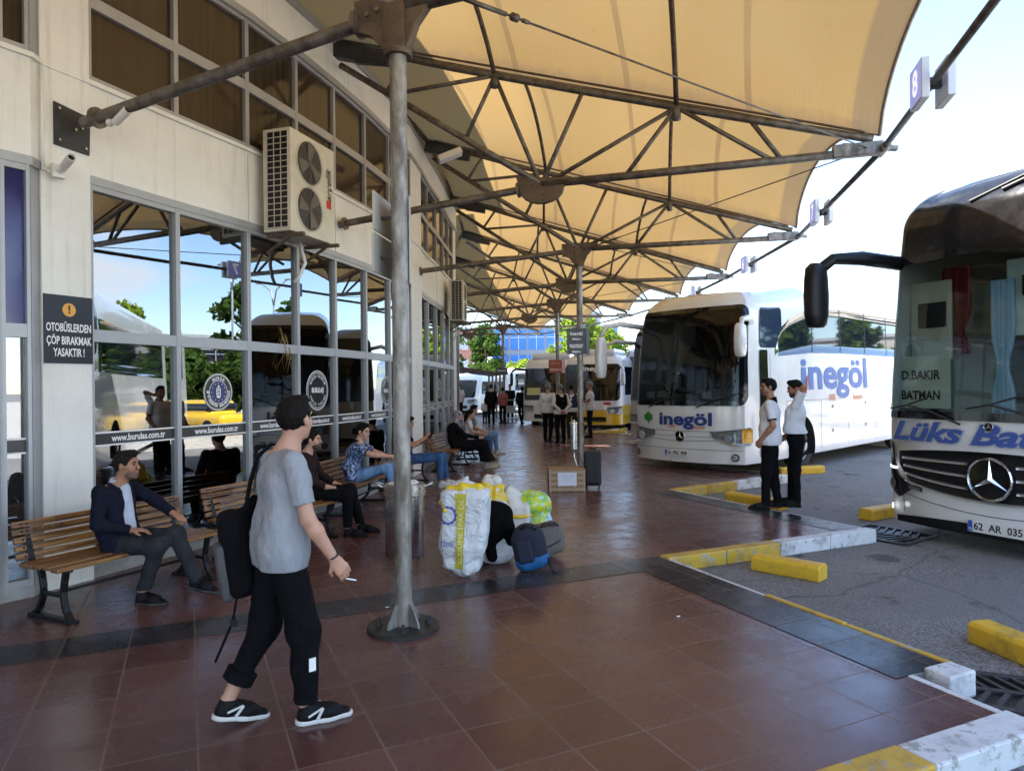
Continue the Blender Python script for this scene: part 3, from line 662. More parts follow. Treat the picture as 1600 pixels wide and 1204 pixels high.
for k in range(len(NODES)):
    n_ = nrm(k); n0 = V(NODES[k].x, NODES[k].y, ZN); q = MB()
    q.tube([tp(k, u) for u in (0.0, .25, .5, .75, .985)], .048, 10)
    tr = q.build('truss', M_STEEL, can, smooth=True)
    q = MB(); t_ = V(-n_.y, n_.x, 0)
    q.tube([bot(k, LW + .1), bot(k, 0)], .045, 10); q.tube([bot(k, 0), bot(k, LT - .05)], .052, 10)
    q.build('bottom_chord', M_STEEL, tr, smooth=True)
    q = MB()
    def web(La, u, r=.03): q.tube([bot(k, La), tp(k, u)], r, 8)
    uL = lambda L: (L - LW) / (LT - LW)
    web(-2.2, .155); web(-2.15, .333); web(-1.05, .333); web(-.02, .333); web(0, .5, .03); web(.05, .667); web(1.1, .667); web(2.9, .667); web(3.0, .79)
    q.build('web_bars', M_STEEL, tr, smooth=True)
    q = MB()   # clamp strip under the fabric
    for sd_ in (-1, 1): q.beam(tp(k, .02) + t_ * .055 * sd_ + V(0, 0, .05), tp(k, .97) + t_ * .055 * sd_ + V(0, 0, .05), .03, .02)
    q.build('clamp_strip', M_RUST, tr)
    for u in (.333, .667): q = MB(); q.tube([tp(k, u) + V(0, 0, -.16), tp(k, u) + V(0, 0, .04)], .055, 10); q.build('sleeve', M_STEEL, tr, smooth=True)
    # node gusset: rounded plate in the truss plane
    q = MB(); pl = []
    col = k % 2 == 0
    if col:
        pr = [(-.34, .10), (-.30, -.13), (-.20, -.17), (-.09, -.30), (.09, -.30), (.16, -.14), (.30, .02), (.38, .12), (.1, .12)]
    else:
        pr = [(-.34, .12)] + [(-.30 * math.cos(a), -.06 - .20 * math.sin(a)) for a in [R(x) for x in range(0, 181, 20)]] + [(.34, .06)]
    pl = [n0 + n_ * x + V(0, 0, z) for x, z in pr]
    q.prism([p - t_ * .035 for p in pl], t_ * .07)
    g_ = q.build('gusset_plate', M_RUST, tr, bevel=.008)
    if 1 < k < 6:
        for (x, z) in ((-.22, -.02), (-.14, -.0), (.02, -.12), (.02, -.2)): q = MB(); q.tube([n0 + n_ * x + V(0, 0, z) - t_ * .055, n0 + n_ * x + V(0, 0, z) + t_ * .055], .017, 6); q.build('bolt', M_STEEL, g_)
    # tip casting
    q = MB(); tpt = tp(k, 1.0)
    q.beam(bot(k, LT - .55) + V(0, 0, .03), tpt + V(0, 0, -.08), .12, .15); q.beam(tpt - n_ * .45 + V(0, 0, -.02), tpt + n_ * .16 + V(0, 0, -.10), .07, .06)
    q.tube([tpt - t_ * .16 + V(0, 0, -.1), tpt + t_ * .16 + V(0, 0, -.1)], .055, 10); q.tube([tpt + n_ * -.1 + V(0, 0, -.05), tpt - n_ * .22 + V(0, 0, .16)], .018, 6)
    q.build('tip_bracket', M_STAINLESS if False else M_GALV, tr, bevel=.01)
    # wall shoe of the top chord
    q = MB(); q.beam(tp(k, 0) - n_ * .05 + V(0, 0, -.1), tp(k, .07) + V(0, 0, -.08), .16, .20); q.beam(tp(k, .05) + V(0, 0, -.13), tp(k, .12) + V(0, 0, -.06), .12, .16)
    q.build('wall_shoe', M_DKSTEEL, tr, bevel=.01)
    # strut to the wall
    wall = {2: A(148, 186, 5.98), 3: A(536, 350, 9.95), 4: A(655, 424, 13.75)}.get(k)
    if wall is None:
        p = NODES[k] + n_ * LW; wall = V(p.x, p.y, 4.05)
    s0_ = n0 - n_ * .30 + V(0, 0, -.05)
    q = MB(); q.tube([s0_, wall], .05, 12)
    dd_ = (wall - s0_).normalized(); q.tube([s0_ - dd_ * .0, s0_ + dd_ * .03], .10, 14); q.tube([wall - dd_ * .05, wall - dd_ * .02], .09, 14)
    q.tube([wall - dd_ * .02, wall + dd_ * .14], .05, 8)
    q.build('wall_strut', M_STEEL, tr, auto=40)
    if k < 2 or k > 4 and k % 2 == 1: pass
    if col:
        q = MB(); prof = [(.060, .02), (.060, ZN - .32)]
        base = NODES[k]; q.lathe(prof, base, 24)
        cl = q.build('column', M_GALV, can, auto=40)
        q = MB(); q.lathe([(.095, ZN - .34), (.1, ZN - .32), (.1, ZN - .305), (.07, ZN - .29)], base, 24)
        q.beam(base + V(0, 0, ZN - .34) + t_ * .05, base + V(0, 0, ZN + .02) + t_ * .05, .16, .02, up=tuple(t_)); q.beam(base + V(0, 0, ZN - .34) - t_ * .05, base + V(0, 0, ZN + .02) - t_ * .05, .16, .02, up=tuple(t_))
        q.build('column_head', M_RUST, cl)
        q = MB(); q.lathe([(.255, .0), (.255, .022), (.24, .026)], base, 36); q.build('base_plate', mat('dark_worn_plate', (.05, .05, .05), .42, .6, noise=.4), cl)
        q = MB()
        for j in range(4):
            a = R(45 + 90 * j + 8); dv = V(math.cos(a), math.sin(a), 0); tv = V(-dv.y, dv.x, 0)
            q.prism([base + dv * .055 - tv * .006 + V(0, 0, .02), base + dv * .155 - tv * .006 + V(0, 0, .02), base + dv * .15 - tv * .006 + V(0, 0, .05), base + dv * .085 - tv * .006 + V(0, 0, .17), base + dv * .055 - tv * .006 + V(0, 0, .19)], tv * .012)
        q.build('gusset_fins', M_GALV, cl)
        q = MB()
        for j in range(4):
            a = R(90 * j + 8); dv = V(math.cos(a), math.sin(a), 0); q.lathe([(.022, .024), (.022, .045), (.011, .047), (.011, .08)], base + dv * .17, 6)
        q.build('anchor_bolts', M_DKSTEEL, cl)
        # two bracing cables to the neighbouring truss tips
        for kk in (k - 1, k + 1):
            if 0 <= kk < len(NODES):
                e_ = tp(kk, .98) + V(0, 0, -.12); s_ = n0 + n_ * .34 + V(0, 0, .06); dr = (e_ - s_).normalized()
                q = MB(); q.tube([s_ + dr * .05, e_], .0085, 6); q.tube([s_ + dr * .12, s_ + dr * .55], .018, 8); q.tube([s_ + dr * .60, s_ + dr * .66], .03, 6); q.ball(s_ + dr * .03, .035, 6); q.tube([s_ + dr * .7, s_ + dr * .76], .016, 8)
                q.build('bracing_cable', M_STEEL, can, smooth=True)
# ================================================================ buses
class Shape:
    def __init__(s, hw=1.27, L=12.2, H=3.75, zb=.30, Rc=.30, crown=.13, lean=((0, .0), (1.3, 0), (2.2, .06), (3.0, .20), (3.6, .42), (4.2, .75)), rise=None, cr=.42):
        s.hw, s.L, s.H, s.zb, s.lean, s.rise, s.cr = hw, L, H, zb, lean, rise, cr
        pts = []; xf = hw - Rc
        for i in range(21):
            x = xf * i / 20; pts.append((x, crown * (x / xf) ** 2, 1.0))
        for i in range(1, 13):
            a = math.pi / 2 * i / 12; pts.append((xf + Rc * math.sin(a), crown + Rc * 1.25 * (1 - math.cos(a)), 1 - .35 * i / 12))
        y = pts[-1][1]
        for i in range(1, 41):
            yy = lerp(y, L, i / 40); pts.append((hw, yy, max(0.0, .65 * (1 - (yy - y) / 1.3))))
        d = [0.0]
        for i in range(1, len(pts)): d.append(d[-1] + math.hypot(pts[i][0] - pts[i - 1][0], pts[i][1] - pts[i - 1][1]))
        s.d = np.array(d); s.x = np.array([p[0] for p in pts]); s.y = np.array([p[1] for p in pts]); s.w = np.array([p[2] for p in pts]); s.S = d[-1]
        s.lz = np.array([a for a, b_ in lean]); s.li = np.array([b_ for a, b_ in lean])
        s.sc = float(np.interp(hw, s.x, s.d))      # arc length where the side begins
    def side(s, y): return float(np.interp(y, s.y[33:], s.d[33:])) if y >= s.y[33] else s.d[33]
    def P(s, a, z, off=0.0):
        sg = -1 if a < 0 else 1; q = abs(a)
        x = np.interp(q, s.d, s.x); y = np.interp(q, s.d, s.y); w = np.interp(q, s.d, s.w)
        e = .02
        q0, q1 = max(0, q - e), min(s.S, q + e)
        tx = np.interp(q1, s.d, s.x) - np.interp(q0, s.d, s.x) ; ty = np.interp(q1, s.d, s.y) - np.interp(q0, s.d, s.y)
        if q < e: tx, ty = 1, 0
        n = math.hypot(tx, ty) or 1; nx, ny = ty / n, -tx / n
        zt = s.H - s.cr; side_in = .035 * max(0, z - 1.4)
        if z > zt:
            t = min(1, (z - zt) / s.cr); side_in += .40 * (1 - math.sqrt(max(0, 1 - t * t * .98)))
        x = x - side_in * (1 if q > .6 else q / .6) * (1 if nx > .05 else abs(nx)) if False else x * (1 - side_in / s.hw)
        ln = float(np.interp(z, s.lz, s.li)) * w
        if z > zt:
            t = min(1, (z - zt) / s.cr); ln += w * .30 * (1 - math.sqrt(max(0, 1 - t * t * .98)))
        zz = z
        if s.rise and z > 1.5: zz = z + s.rise(y) * min(1, (z - 1.5) / (s.H - 1.5))
        return Vector((sg * (x + nx * off), y + ln + ny * off, zz))
    def shell(s, material, root, holes=(), name='body', cuts_s=(), cuts_z=()):
        ss = sorted(set([0.0, s.S] + [round(v, 4) for v in list(np.linspace(0, s.sc, 22)) + list(np.linspace(s.sc, s.S, 26))] + [round(v, 4) for v in cuts_s]))
        ss = [-v for v in reversed(ss) if v > 0] + ss
        zt = s.H - s.cr
        zs = sorted(set([round(v, 4) for v in list(np.linspace(s.zb, zt, 16)) + [zt + s.cr * math.sin(math.pi / 2 * i / 9) for i in range(10)]] + [round(v, 4) for v in cuts_z]))
        zs = [s.zb] + [v for v in zs if v > s.zb + .001]
        n = len(zs); vs = [s.P(a, z) for a in ss for z in zs]; fs = []
        for i in range(len(ss) - 1):
            for j in range(n - 1):
                cs, cz = (ss[i] + ss[i + 1]) / 2, (zs[j] + zs[j + 1]) / 2
                if any(h[0] < cs < h[1] and h[2] < cz < h[3] for h in holes): continue
                fs.append((i * n + j, (i + 1) * n + j, (i + 1) * n + j + 1, i * n + j + 1))
        q = MB(); q.add(vs, fs)
        N = len(ss); top = [i * n + n - 1 for i in range(N)]; m = len(q.v); h = N // 2
        q.v += [tuple((Vector(q.v[top[i]]) + Vector(q.v[top[N - 1 - i]])) / 2 + Vector((0, 0, .03))) for i in range(h + 1)]
        for i in range(h):
            for a_, b_ in ((i, i + 1), (N - 1 - i, N - 2 - i)):
                q.f.append((top[a_], top[b_], m + i + 1, m + i)); q.mi.append(0)
        rear = [q.v[j] for j in range(n)] + [q.v[m]] + [q.v[(N - 1) * n + j] for j in reversed(range(n))]
        q.add(rear, [tuple(range(len(rear)))])
        q.add([q.v[i * n] for i in range(N)], [tuple(range(N))] if True else [])
        o = q.build(name, material, root, smooth=True, fix=True)
        o.data.set_sharp_from_angle(angle=R(50)); return o
    def cols(s, name, material, root, a0, a1, lo, hi, off=.006, ns=24, nz=8, thick=True, fix=False):
        flo = lo if callable(lo) else (lambda a: lo); fhi = hi if callable(hi) else (lambda a: hi)
        vs = []; fs = []
        for i in range(ns + 1):
            a = lerp(a0, a1, i / ns); z0, z1 = flo(a), fhi(a)
            for j in range(nz + 1): vs.append(s.P(a, lerp(z0, z1, j / nz), off))
        for i in range(ns):
            for j in range(nz): fs.append((i * (nz + 1) + j, (i + 1) * (nz + 1) + j, (i + 1) * (nz + 1) + j + 1, i * (nz + 1) + j + 1))
        q = MB(); q.add(vs, fs)
        if thick:   # short return edges so that the panel is not paper-thin
            ring = [i * (nz + 1) for i in range(ns + 1)] + [ns * (nz + 1) + j for j in range(1, nz + 1)] + [i * (nz + 1) + nz for i in range(ns - 1, -1, -1)] + [j for j in range(nz - 1, 0, -1)]
            b0 = len(q.v)
            def inn(k):
                i, j = divmod(k, nz + 1); a = lerp(a0, a1, i / ns); return s.P(a, lerp(flo(a), fhi(a), j / nz), -.01)
            q.v += [tuple(inn(k)) for k in ring]
            for t in range(len(ring)):
                u = (t + 1) % len(ring); q.f.append((ring[t], ring[u], b0 + u, b0 + t)); q.mi.append(0)
        return q.build(name, material, root, smooth=True, fix=fix)
    def rrect(s, name, material, root, a0, a1, z0, z1, r, off=.006, ns=24, nz=10, **kw):
        def cut(a):
            d = min(a - a0, a1 - a)
            return 0 if d >= r else r - math.sqrt(max(0, r * r - (r - d) ** 2))
        # sample columns denser at the rounded ends
        return s._dense(name, material, root, a0, a1, lambda a: z0 + cut(a), lambda a: z1 - cut(a), r, off, ns, nz)
    def _dense(s, name, material, root, a0, a1, lo, hi, r, off, ns, nz):
        al = [a0 + r * (1 - math.cos(math.pi / 2 * i / 7)) for i in range(8)] + list(np.linspace(a0 + r, a1 - r, ns))[1:-1] + [a1 - r * (1 - math.sin(math.pi / 2 * i / 7)) for i in range(8)]
        n = nz + 1; vs = []; 
        for a in al:
            for j in range(n): vs.append(s.P(a, lerp(lo(a), hi(a), j / nz), off))
        fs = [(i * n + j, (i + 1) * n + j, (i + 1) * n + j + 1, i * n + j + 1) for i in range(len(al) - 1) for j in range(nz)]
        q = MB(); q.add(vs, fs); return q.build(name, material, root, smooth=True, fix=False)
    def fn(s, a0, z0, off, flip=False, k=1.0):
        sg = -1 if flip else 1
        return lambda u, v: s.P(a0 + sg * u * k, z0 + v * k, off)
    def wheel(s, root, y, side=1, r=.50, gap=.13):
        x = side * s.hw
        q = MB(); yy = y
        a = s.side(y); sg = side
        vs = [s.P(sg * a, .30, .004)]; n = 26; vs = []
        for i in range(n + 1):
            t = math.pi * (-.12 + 1.24 * i / n); vs.append(s.P(sg * s.side(y - math.cos(t) * (r + gap)), max(s.zb, r + math.sin(t) * (r + gap)), .005))
        q.add(vs, [tuple(range(len(vs)))]); arch = q.build('wheel_arch', mat('matt_black', (.004, .004, .004), .95, spec=.05), root, fix=False)
        M_ = Matrix.Rotation(R(90) * side, 4, 'Y').to_3x3()
        w = MB(); w.lathe([(r * .62, -.26), (r * .93, -.26), (r, -.20), (r, -.04), (r * .94, .0), (r * .66, .005), (r * .60, -.03)], (0, 0, 0), 36, M_)
        tyre = w.build('wheel', mat('tyre_rubber', (.018, .018, .018), .75, noise=.3), root, auto=40, loc=(x, y, r))
        w = MB(); w.lathe([(r * .61, -.035), (r * .58, -.01), (r * .52, -.05), (r * .36, -.07), (r * .30, .0), (r * .22, .03), (r * .20, .05), (0.01, .055)], (0, 0, 0), 30, M_)
        rim = w.build('rim', mat('painted_rim', (.45, .45, .46), .35, .5, noise=.2), tyre, auto=35)
        w = MB()
        for j in range(10):
            t = 2 * math.pi * j / 10; w.tube([M_ @ V(r * .30 * math.cos(t), r * .30 * math.sin(t), -.02), M_ @ V(r * .30 * math.cos(t), r * .30 * math.sin(t), .03)], .018, 6)
        w.build('wheel_nuts', M_DKSTEEL, tyre); return tyre
M_BUSW = mat('white_bus_paint', (.74, .74, .73), .22, coat=.7, noise=.05, nscale=1.3)
M_BUSB = mat('black_bus_gloss', (.006, .006, .007), .07, coat=.2)
M_DUSTY = mat('dusty_black_gloss', (.006, .006, .007), .10, col2=(.016, .016, .017), nscale=9, spec=.4)
M_SIDEGL = mat('dark_side_glass', (.010, .014, .022), .03, spec=.6, ior=1.6)
M_LAMPG = mat('lamp_lens', (.30, .31, .32), .08, .5, noise=.5, nscale=16)
M_AMBER = mat('amber_lens', (.75, .38, .02), .15, noise=.3, nscale=20)
M_RUBBER = mat('rubber_trim', (.02, .02, .02), .6)
M_BLUE = mat('blue_lettering', (.018, .05, .22), .35); M_ORANGE = mat('orange_lettering', (.62, .17, .05), .4); M_GREEN = mat('green_leaf_print', (.02, .20, .03), .4)
M_LBLUE = mat('faded_blue_lettering', (.06, .11, .36), .4)
M_PLATE = mat('plate_white', (.70, .70, .68), .4); M_EU = mat('plate_blue', (.02, .08, .42), .4); M_INK = mat('black_lettering', (.01, .01, .01), .5)
M_YELP = mat('yellow_bus_paint', (.75, .45, .02), .25, coat=.6)
def windscreen_glass(tint=(.70, .80, .77)):
    m = bpy.data.materials.new('windscreen_glass'); m.use_nodes = True; n, l = nodes(m); n.remove(n['Principled BSDF']); out = n['Material Output']
    gl = n.new('ShaderNodeBsdfGlossy'); gl.inputs['Roughness'].default_value = .02; tr = n.new('ShaderNodeBsdfTransparent'); tr.inputs['Color'].default_value = (*tint, 1)
    fr = n.new('ShaderNodeFresnel'); fr.inputs['IOR'].default_value = 1.55; f2 = mathn(n, l, 'MULTIPLY_ADD', fr.outputs[0], .75, .0)
    mx = n.new('ShaderNodeMixShader'); l.new(f2, mx.inputs[0]); l.new(tr.outputs[0], mx.inputs[1]); l.new(gl.outputs[0], mx.inputs[2]); l.new(mx.outputs[0], out.inputs['Surface']); return m
M_WIND = windscreen_glass(); M_WINDD = windscreen_glass((.36, .42, .42))
M_BIN = mat('bus_interior_grey', (.06, .065, .065), .7); M_BIND = mat('bus_interior_dark', (.02, .021, .024), .7); M_SEAT = mat('seat_fabric', (.035, .037, .045), .85, noise=.3, nscale=25)
def star(o, ux, uy, r, root, off=.0, ring=True):
    o, ux, uy = Vector(o), Vector(ux).normalized(), Vector(uy).normalized(); nn = ux.cross(uy).normalized()
    disc(o, ux, uy, 0, r * .97, off).build('badge', M_BUSB, root, fix=False)
    q = MB()
    if ring: q.tube([o + (ux * math.cos(2 * math.pi * k / 40) + uy * math.sin(2 * math.pi * k / 40)) * r + nn * (off + .008) for k in range(40)], r * .065, 8, closed=True)
    for k in range(3):
        a = R(90 + 120 * k); dr = ux * math.cos(a) + uy * math.sin(a); sd_ = nn.cross(dr)
        c0 = o + nn * (off + .035 * min(1, r / .2)); tip = o + dr * r * .97 + nn * (off + .008)
        a60 = R(90 + 120 * k + 60); b60 = R(90 + 120 * k - 60)
        l1 = o + (ux * math.cos(a60) + uy * math.sin(a60)) * r * .14 + nn * (off + .006); l2 = o + (ux * math.cos(b60) + uy * math.sin(b60)) * r * .14 + nn * (off + .006)
        q.add([c0, l1, tip, l2], [(0, 1, 2), (0, 2, 3)])
    q.build('star_emblem', M_CHROME, root, fix=False)
def plate(s, root, a, z, body, w=.52, h=.115, off=.03):
    f = s.fn(a, z, off); q = MB(); o = f(0, 0); ux = (f(.1, 0) - f(-.1, 0)).normalized(); uy = V(0, 0, 1); nn = ux.cross(uy)
    q.prism([o + ux * (x * w / 2) + uy * (y * h / 2) for x, y in ((-1, -1), (1, -1), (1, 1), (-1, 1))], -nn * .02)
    p = q.build('number_plate', M_PLATE, root, bevel=.004)
    q = MB(); q.prism([o + ux * x + uy * (y * h / 2) + nn * .002 for x, y in ((-w / 2 + .006, -.92), (-w / 2 + .05, -.92), (-w / 2 + .05, .92), (-w / 2 + .006, .92))], nn * .001); q.build('plate_blue_strip', M_EU, p)
    text_on('plate_lettering', 'TR', plane_fn(o - ux * (w / 2 - .028) - uy * .03, ux, uy, .005), M_LETTER, p, .026, bold=.001)
    text_on('plate_number', body, plane_fn(o + ux * .022, ux, uy, .004), M_INK, p, .105, width=w * .84, bold=.002)
def mirror(root, pts, head, tilt=0, cs=1, material=None, r=.05, size=(.10, .13, .34), face=None):
    q = MB(); q.tube(pts, [r * (1.15 if i < 2 else .9) for i in range(len(pts))], 10)
    m_ = q.build('mirror', material or M_BLACK, root, smooth=True)
    q = MB(); M_ = Matrix.Rotation(tilt, 4, 'X').to_3x3()
    prof = [(-1.0, .55), (-.92, .8), (-.6, .96), (0, 1.0), (.5, .95), (.85, .85), (1.0, .5)]; vs = []; n = 14
    for zz, k in prof:
        for i in range(n):
            a = 2 * math.pi * i / n; ca, sa = math.cos(a), math.sin(a); vs.append(Vector(head) + M_ @ V(abs(ca) ** .6 * (1 if ca > 0 else -1) * size[0] * k, abs(sa) ** .6 * (1 if sa > 0 else -1) * size[1] * k, zz * size[2]))
    fs = [(i * n + k, i * n + (k + 1) % n, (i + 1) * n + (k + 1) % n, (i + 1) * n + k) for i in range(len(prof) - 1) for k in range(n)] + [tuple(range(n - 1, -1, -1)), tuple(range((len(prof) - 1) * n, len(prof) * n))]
    q.add(vs, fs); q.build('mirror_head', material or M_BLACK, m_, smooth=True)
    return m_
def wipers(s, root, pairs, z=1.42):
    for (a0, a1, z1) in pairs:
        q = MB(); q.tube([s.P(a0, z - .06, .04), s.P(lerp(a0, a1, .5), lerp(z, z1, .5), .07), s.P(a1, z1, .05)], .012, 6); q.tube([s.P(a1 - .25, z1 - .05, .03), s.P(a1, z1, .035), s.P(a1 + .25, z1 + .08, .03)], .010, 6)
        q.build('wiper', M_RUBBER, root)
def seats(root, s, rows, y0, dy, xs=(-.85, -.45, .45, .85), zf=1.15):
    q = MB()
    for r_ in range(rows):
        for x in xs:
            y = y0 + dy * r_; q.box((x, y, zf + .5), (.40, .45, .12)); q.box((x, y + .25, zf + .95), (.40, .12, .85)); q.box((x, y + .27, zf + 1.42), (.26, .10, .16))
    q.build('seats', M_SEAT, root, bevel=.03)
# ---------------------------------------------------------------- coach beside the standing drivers
SH1 = Shape(H=3.62, L=12.4, rise=lambda y: float(np.interp(y, [0, 1.2, 1.9, 3.2, 5, 12], [0, .04, .10, .32, .40, .42])))
def coach_body(sh, root, white=M_BUSW, top=3.33, bot_=1.40, aw=1.36):
    h = (-aw + .07, aw - .07, bot_ + .07, top - .07)
    sh.shell(white, root, holes=[h], cuts_s=[aw - .07], cuts_z=[h[2], h[3]])
    # black frit frame, then the pane
    fr = MB()
    def ring(name, material, w):
        q = MB(); outer_, inner_ = [], []
        for (ww, lst, rr) in ((0, outer_, .22), (w, inner_, .16)):
            a0, a1, z0, z1 = -aw + ww, aw - ww, bot_ + ww, top - ww
            for (cx, cz, s0_) in ((a1 - rr, z1 - rr, 0), (a0 + rr, z1 - rr, 90), (a0 + rr, z0 + rr, 180), (a1 - rr, z0 + rr, 270)):
                for k in range(9): t = R(s0_ + 90 * k / 8); lst.append((cx + rr * math.cos(t), cz + rr * math.sin(t)))
        def dens(l):
            out = []
            for i in range(len(l)):
                p, c_ = l[i], l[(i + 1) % len(l)]; m_ = max(1, int(math.hypot(c_[0] - p[0], c_[1] - p[1]) / .12))
                if i % 9 != 8: m_ = 1
                else: m_ = 24
                for j in range(m_): out.append((lerp(p[0], c_[0], j / m_), lerp(p[1], c_[1], j / m_)))
            return out
        oo, ii = dens(outer_), dens(inner_); vs = [sh.P(a, z, .011) for a, z in oo] + [sh.P(a, z, .011) for a, z in ii]; N = len(oo)
        q.add(vs, [(i, (i + 1) % N, N + (i + 1) % N, N + i) for i in range(N)]); return q.build(name, material, root, smooth=True, fix=False)
    ring('windscreen_frame', M_BUSB, .09)
    return sh.rrect('windscreen', M_WIND, root, -aw, aw, bot_, top, .22, .008, ns=30, nz=14)
b1 = thing('coach', 'white coach with blue lettering and a green leaf on its front, behind the two drivers', 'bus', (3.295, 13.59, ZA), R(-45.6))
coach_body(SH1, b1).data.materials[0] = M_WINDD
text_on('front_lettering', 'inegöl', SH1.fn(.09, 1.13, .010), M_BLUE, b1, .34, width=1.16, bold=.012)
text_on('front_small_lettering', '1978', SH1.fn(-.20, .985, .010), M_ORANGE, b1, .085, bold=.002); text_on('front_small_lettering', 'Seyahat', SH1.fn(.40, .985, .010), M_ORANGE, b1, .085, bold=.002)
def leaf(f, r, name, parent):
    a = [(0, 1), (.12, .55), (.42, .72), (.38, .38), (.95, .40), (.68, .12), (.98, -.12), (.50, -.22), (.52, -.50), (.12, -.36), (.06, -.95), (-.06, -.95), (-.12, -.36), (-.52, -.50), (-.50, -.22), (-.98, -.12), (-.68, .12), (-.95, .40), (-.38, .38), (-.42, .72), (-.12, .55)]
    q = MB(); q.add([f(0, 0)] + [f(x * r, y * r) for x, y in a], [(0, 1 + i, 1 + (i + 1) % len(a)) for i in range(len(a))]); return q.build(name, M_GREEN, parent, fix=False)
leaf(SH1.fn(-.80, 1.15, .010), .15, 'leaf_emblem', b1)
q = MB(); SH1.cols('bumper_seam', M_RUBBER, b1, -1.25, 1.25, .555, .563, .004, nz=1, thick=False)
SH1.cols('grille_line', M_RUBBER, b1, -.75, .75, lambda a: .70 + .05 * abs(a), lambda a: .709 + .05 * abs(a), .004, nz=1, thick=False)
SH1.cols('grille_line', M_RUBBER, b1, -.85, .85, lambda a: .90 + .01 * abs(a), lambda a: .908 + .01 * abs(a), .004, nz=1, thick=False)
SH1.cols('grille_line', M_RUBBER, b1, .15, .72, lambda a: .80, lambda a: .808, .004, nz=1, thick=False); SH1.cols('grille_line', M_RUBBER, b1, -.72, -.15, lambda a: .80, lambda a: .808, .004, nz=1, thick=False)
f = SH1.fn(0, .80, .012); star(f(0, 0), V(1, 0, 0), V(0, 0, 1), .105, b1)
text_on('model_lettering', 'TRAVEGO', SH1.fn(.45, .855, .008), M_DKSTEEL, b1, .05, bold=.001) if False else None
plate(SH1, b1, -.08, .47, '16  PN  909')
for sg in (-1, 1):
    lo = lambda a: .66 + .14 * max(0, (1.02 - abs(a)) / .42) ; hi = lambda a: .90 + .09 * (abs(a) - .6) / .8
    hd = SH1.cols('headlight', M_LAMPG, b1, sg * .62, sg * 1.42, lo, hi, .012, 20, 6)
    SH1.cols('indicator', M_AMBER, hd, sg * 1.22, sg * 1.46, lambda a: .70, lambda a: .965, .018, 8, 4)
    f = SH1.fn(sg * .98, .79, .02); q = MB(); disc(f(0, 0), V(1, 0, 0), V(0, 0, 1), 0, .075, .012).build('lamp_reflector', M_CHROME, hd, fix=False)
    f = SH1.fn(sg * 1.10, .43, .006); disc(f(0, 0), (f(.1, 0) - f(-.1, 0)).normalized(), V(0, 0, 1), 0, .075, .004).build('fog_light', M_BLACK, b1, fix=False)
    disc(f(0, 0), (f(.1, 0) - f(-.1, 0)).normalized(), V(0, 0, 1), 0, .05, .008).build('fog_lens', M_LAMPG, b1, fix=False)
wipers(SH1, b1, [(-.75, .1, 1.62), (.35, 1.05, 1.60)])
# near side: door glass, windows, lettering
sy = SH1.side
SH1.rrect('front_side_window', mat('blue_tinted_glass', (.02, .035, .07), .04, spec=.25), b1, sy(.42), sy(1.85), 2.50, 3.28, .10, .008)
SH1.rrect('door', mat('dark_door_glass', (.006, .007, .008), .08, spec=.2), b1, sy(.42), sy(1.15), .95, 2.46, .05, .008); SH1.rrect('door_panel', mat('beige_door', (.26, .235, .19), .45), b1, sy(.42), sy(1.15), .40, 1.30, .03, .012)
topw = lambda a: float(np.interp(a, [sy(1.5), sy(1.75), sy(2.2), sy(2.9), sy(3.6), sy(5.0)], [2.46, 2.86, 3.02, 3.13, 3.18, 3.20]))
SH1.cols('side_window', M_SIDEGL, b1, sy(1.5), sy(11.6), 2.34, topw, .008, 60, 5)
for y in (3.3, 4.9, 6.5, 8.1, 9.7): SH1.cols('window_joint', M_RUBBER, b1, sy(y), sy(y + .03), 2.34, topw(sy(y)), .012, 1, 4, thick=False)
text_on('side_lettering', 'inegöl', SH1.fn(sy(4.65), 1.93, .010), mat('bright_blue_lettering', (.03, .11, .38), .35), b1, .84, width=3.9, bold=.024)
text_on('side_small_lettering', '1978', SH1.fn(sy(4.3), 1.47, .010), M_ORANGE, b1, .20, bold=.004); text_on('side_small_lettering', 'Seyahat', SH1.fn(sy(5.9), 1.47, .010), M_ORANGE, b1, .20, bold=.004)
q = MB(); q.tube([SH1.P(sy(3.02), 1.92, .012), SH1.P(sy(2.92), 1.75, .012), SH1.P(sy(2.84), 1.58, .012), SH1.P(sy(2.66), 1.48, .012)], [.012, .04, .035, .008], 6); q.build('swoosh_print', M_ORANGE, b1)
for y0 in (1.25, 1.95, 3.7, 5.3, 7.2, 9.2): SH1.cols('panel_joint', M_RUBBER, b1, sy(y0), sy(y0 + .012), .36, 1.45 if y0 != 1.25 else 2.4, .004, 1, 4, thick=False)
SH1.cols('panel_joint', M_RUBBER, b1, sy(1.95), sy(12), 1.45, 1.458, .004, 40, 1, thick=False)
for y0, z0 in ((4.3, 1.25), (4.3, .70), (6.4, 1.28), (6.4, .75)): SH1.rrect('flap_lock', mat('lock_brown', (.22, .16, .12), .5), b1, sy(y0), sy(y0 + .09), z0, z0 + .08, .01, .008, ns=4, nz=2)
for y in (2.72, 9.0, 10.3): SH1.wheel(b1, y, 1)
mirror(b1, [SH1.P(-1.25, 3.02, .0), V(-1.30, -.15, 3.08), V(-1.42, -.5, 3.02), V(-1.46, -.62, 2.80)], (-1.46, -.62, 2.38), material=M_BUSW, r=.05, size=(.09, .13, .42))
mirror(b1, [SH1.P(1.45, 2.98, .0), V(1.42, .05, 3.02), V(1.45, -.25, 2.98), V(1.46, -.32, 2.80)], (1.46, -.34, 2.60), material=M_BUSW, r=.05, size=(.09, .13, .30))
q = MB(); q.box((0, .95, 1.35), (2.3, 1.1, .12)); q.box((0, 6.5, 1.10), (2.4, 11, .06)); q.box((0, 2.6, 2.2), (2.3, .05, 2.0)); q.build('interior', M_BIND, b1)
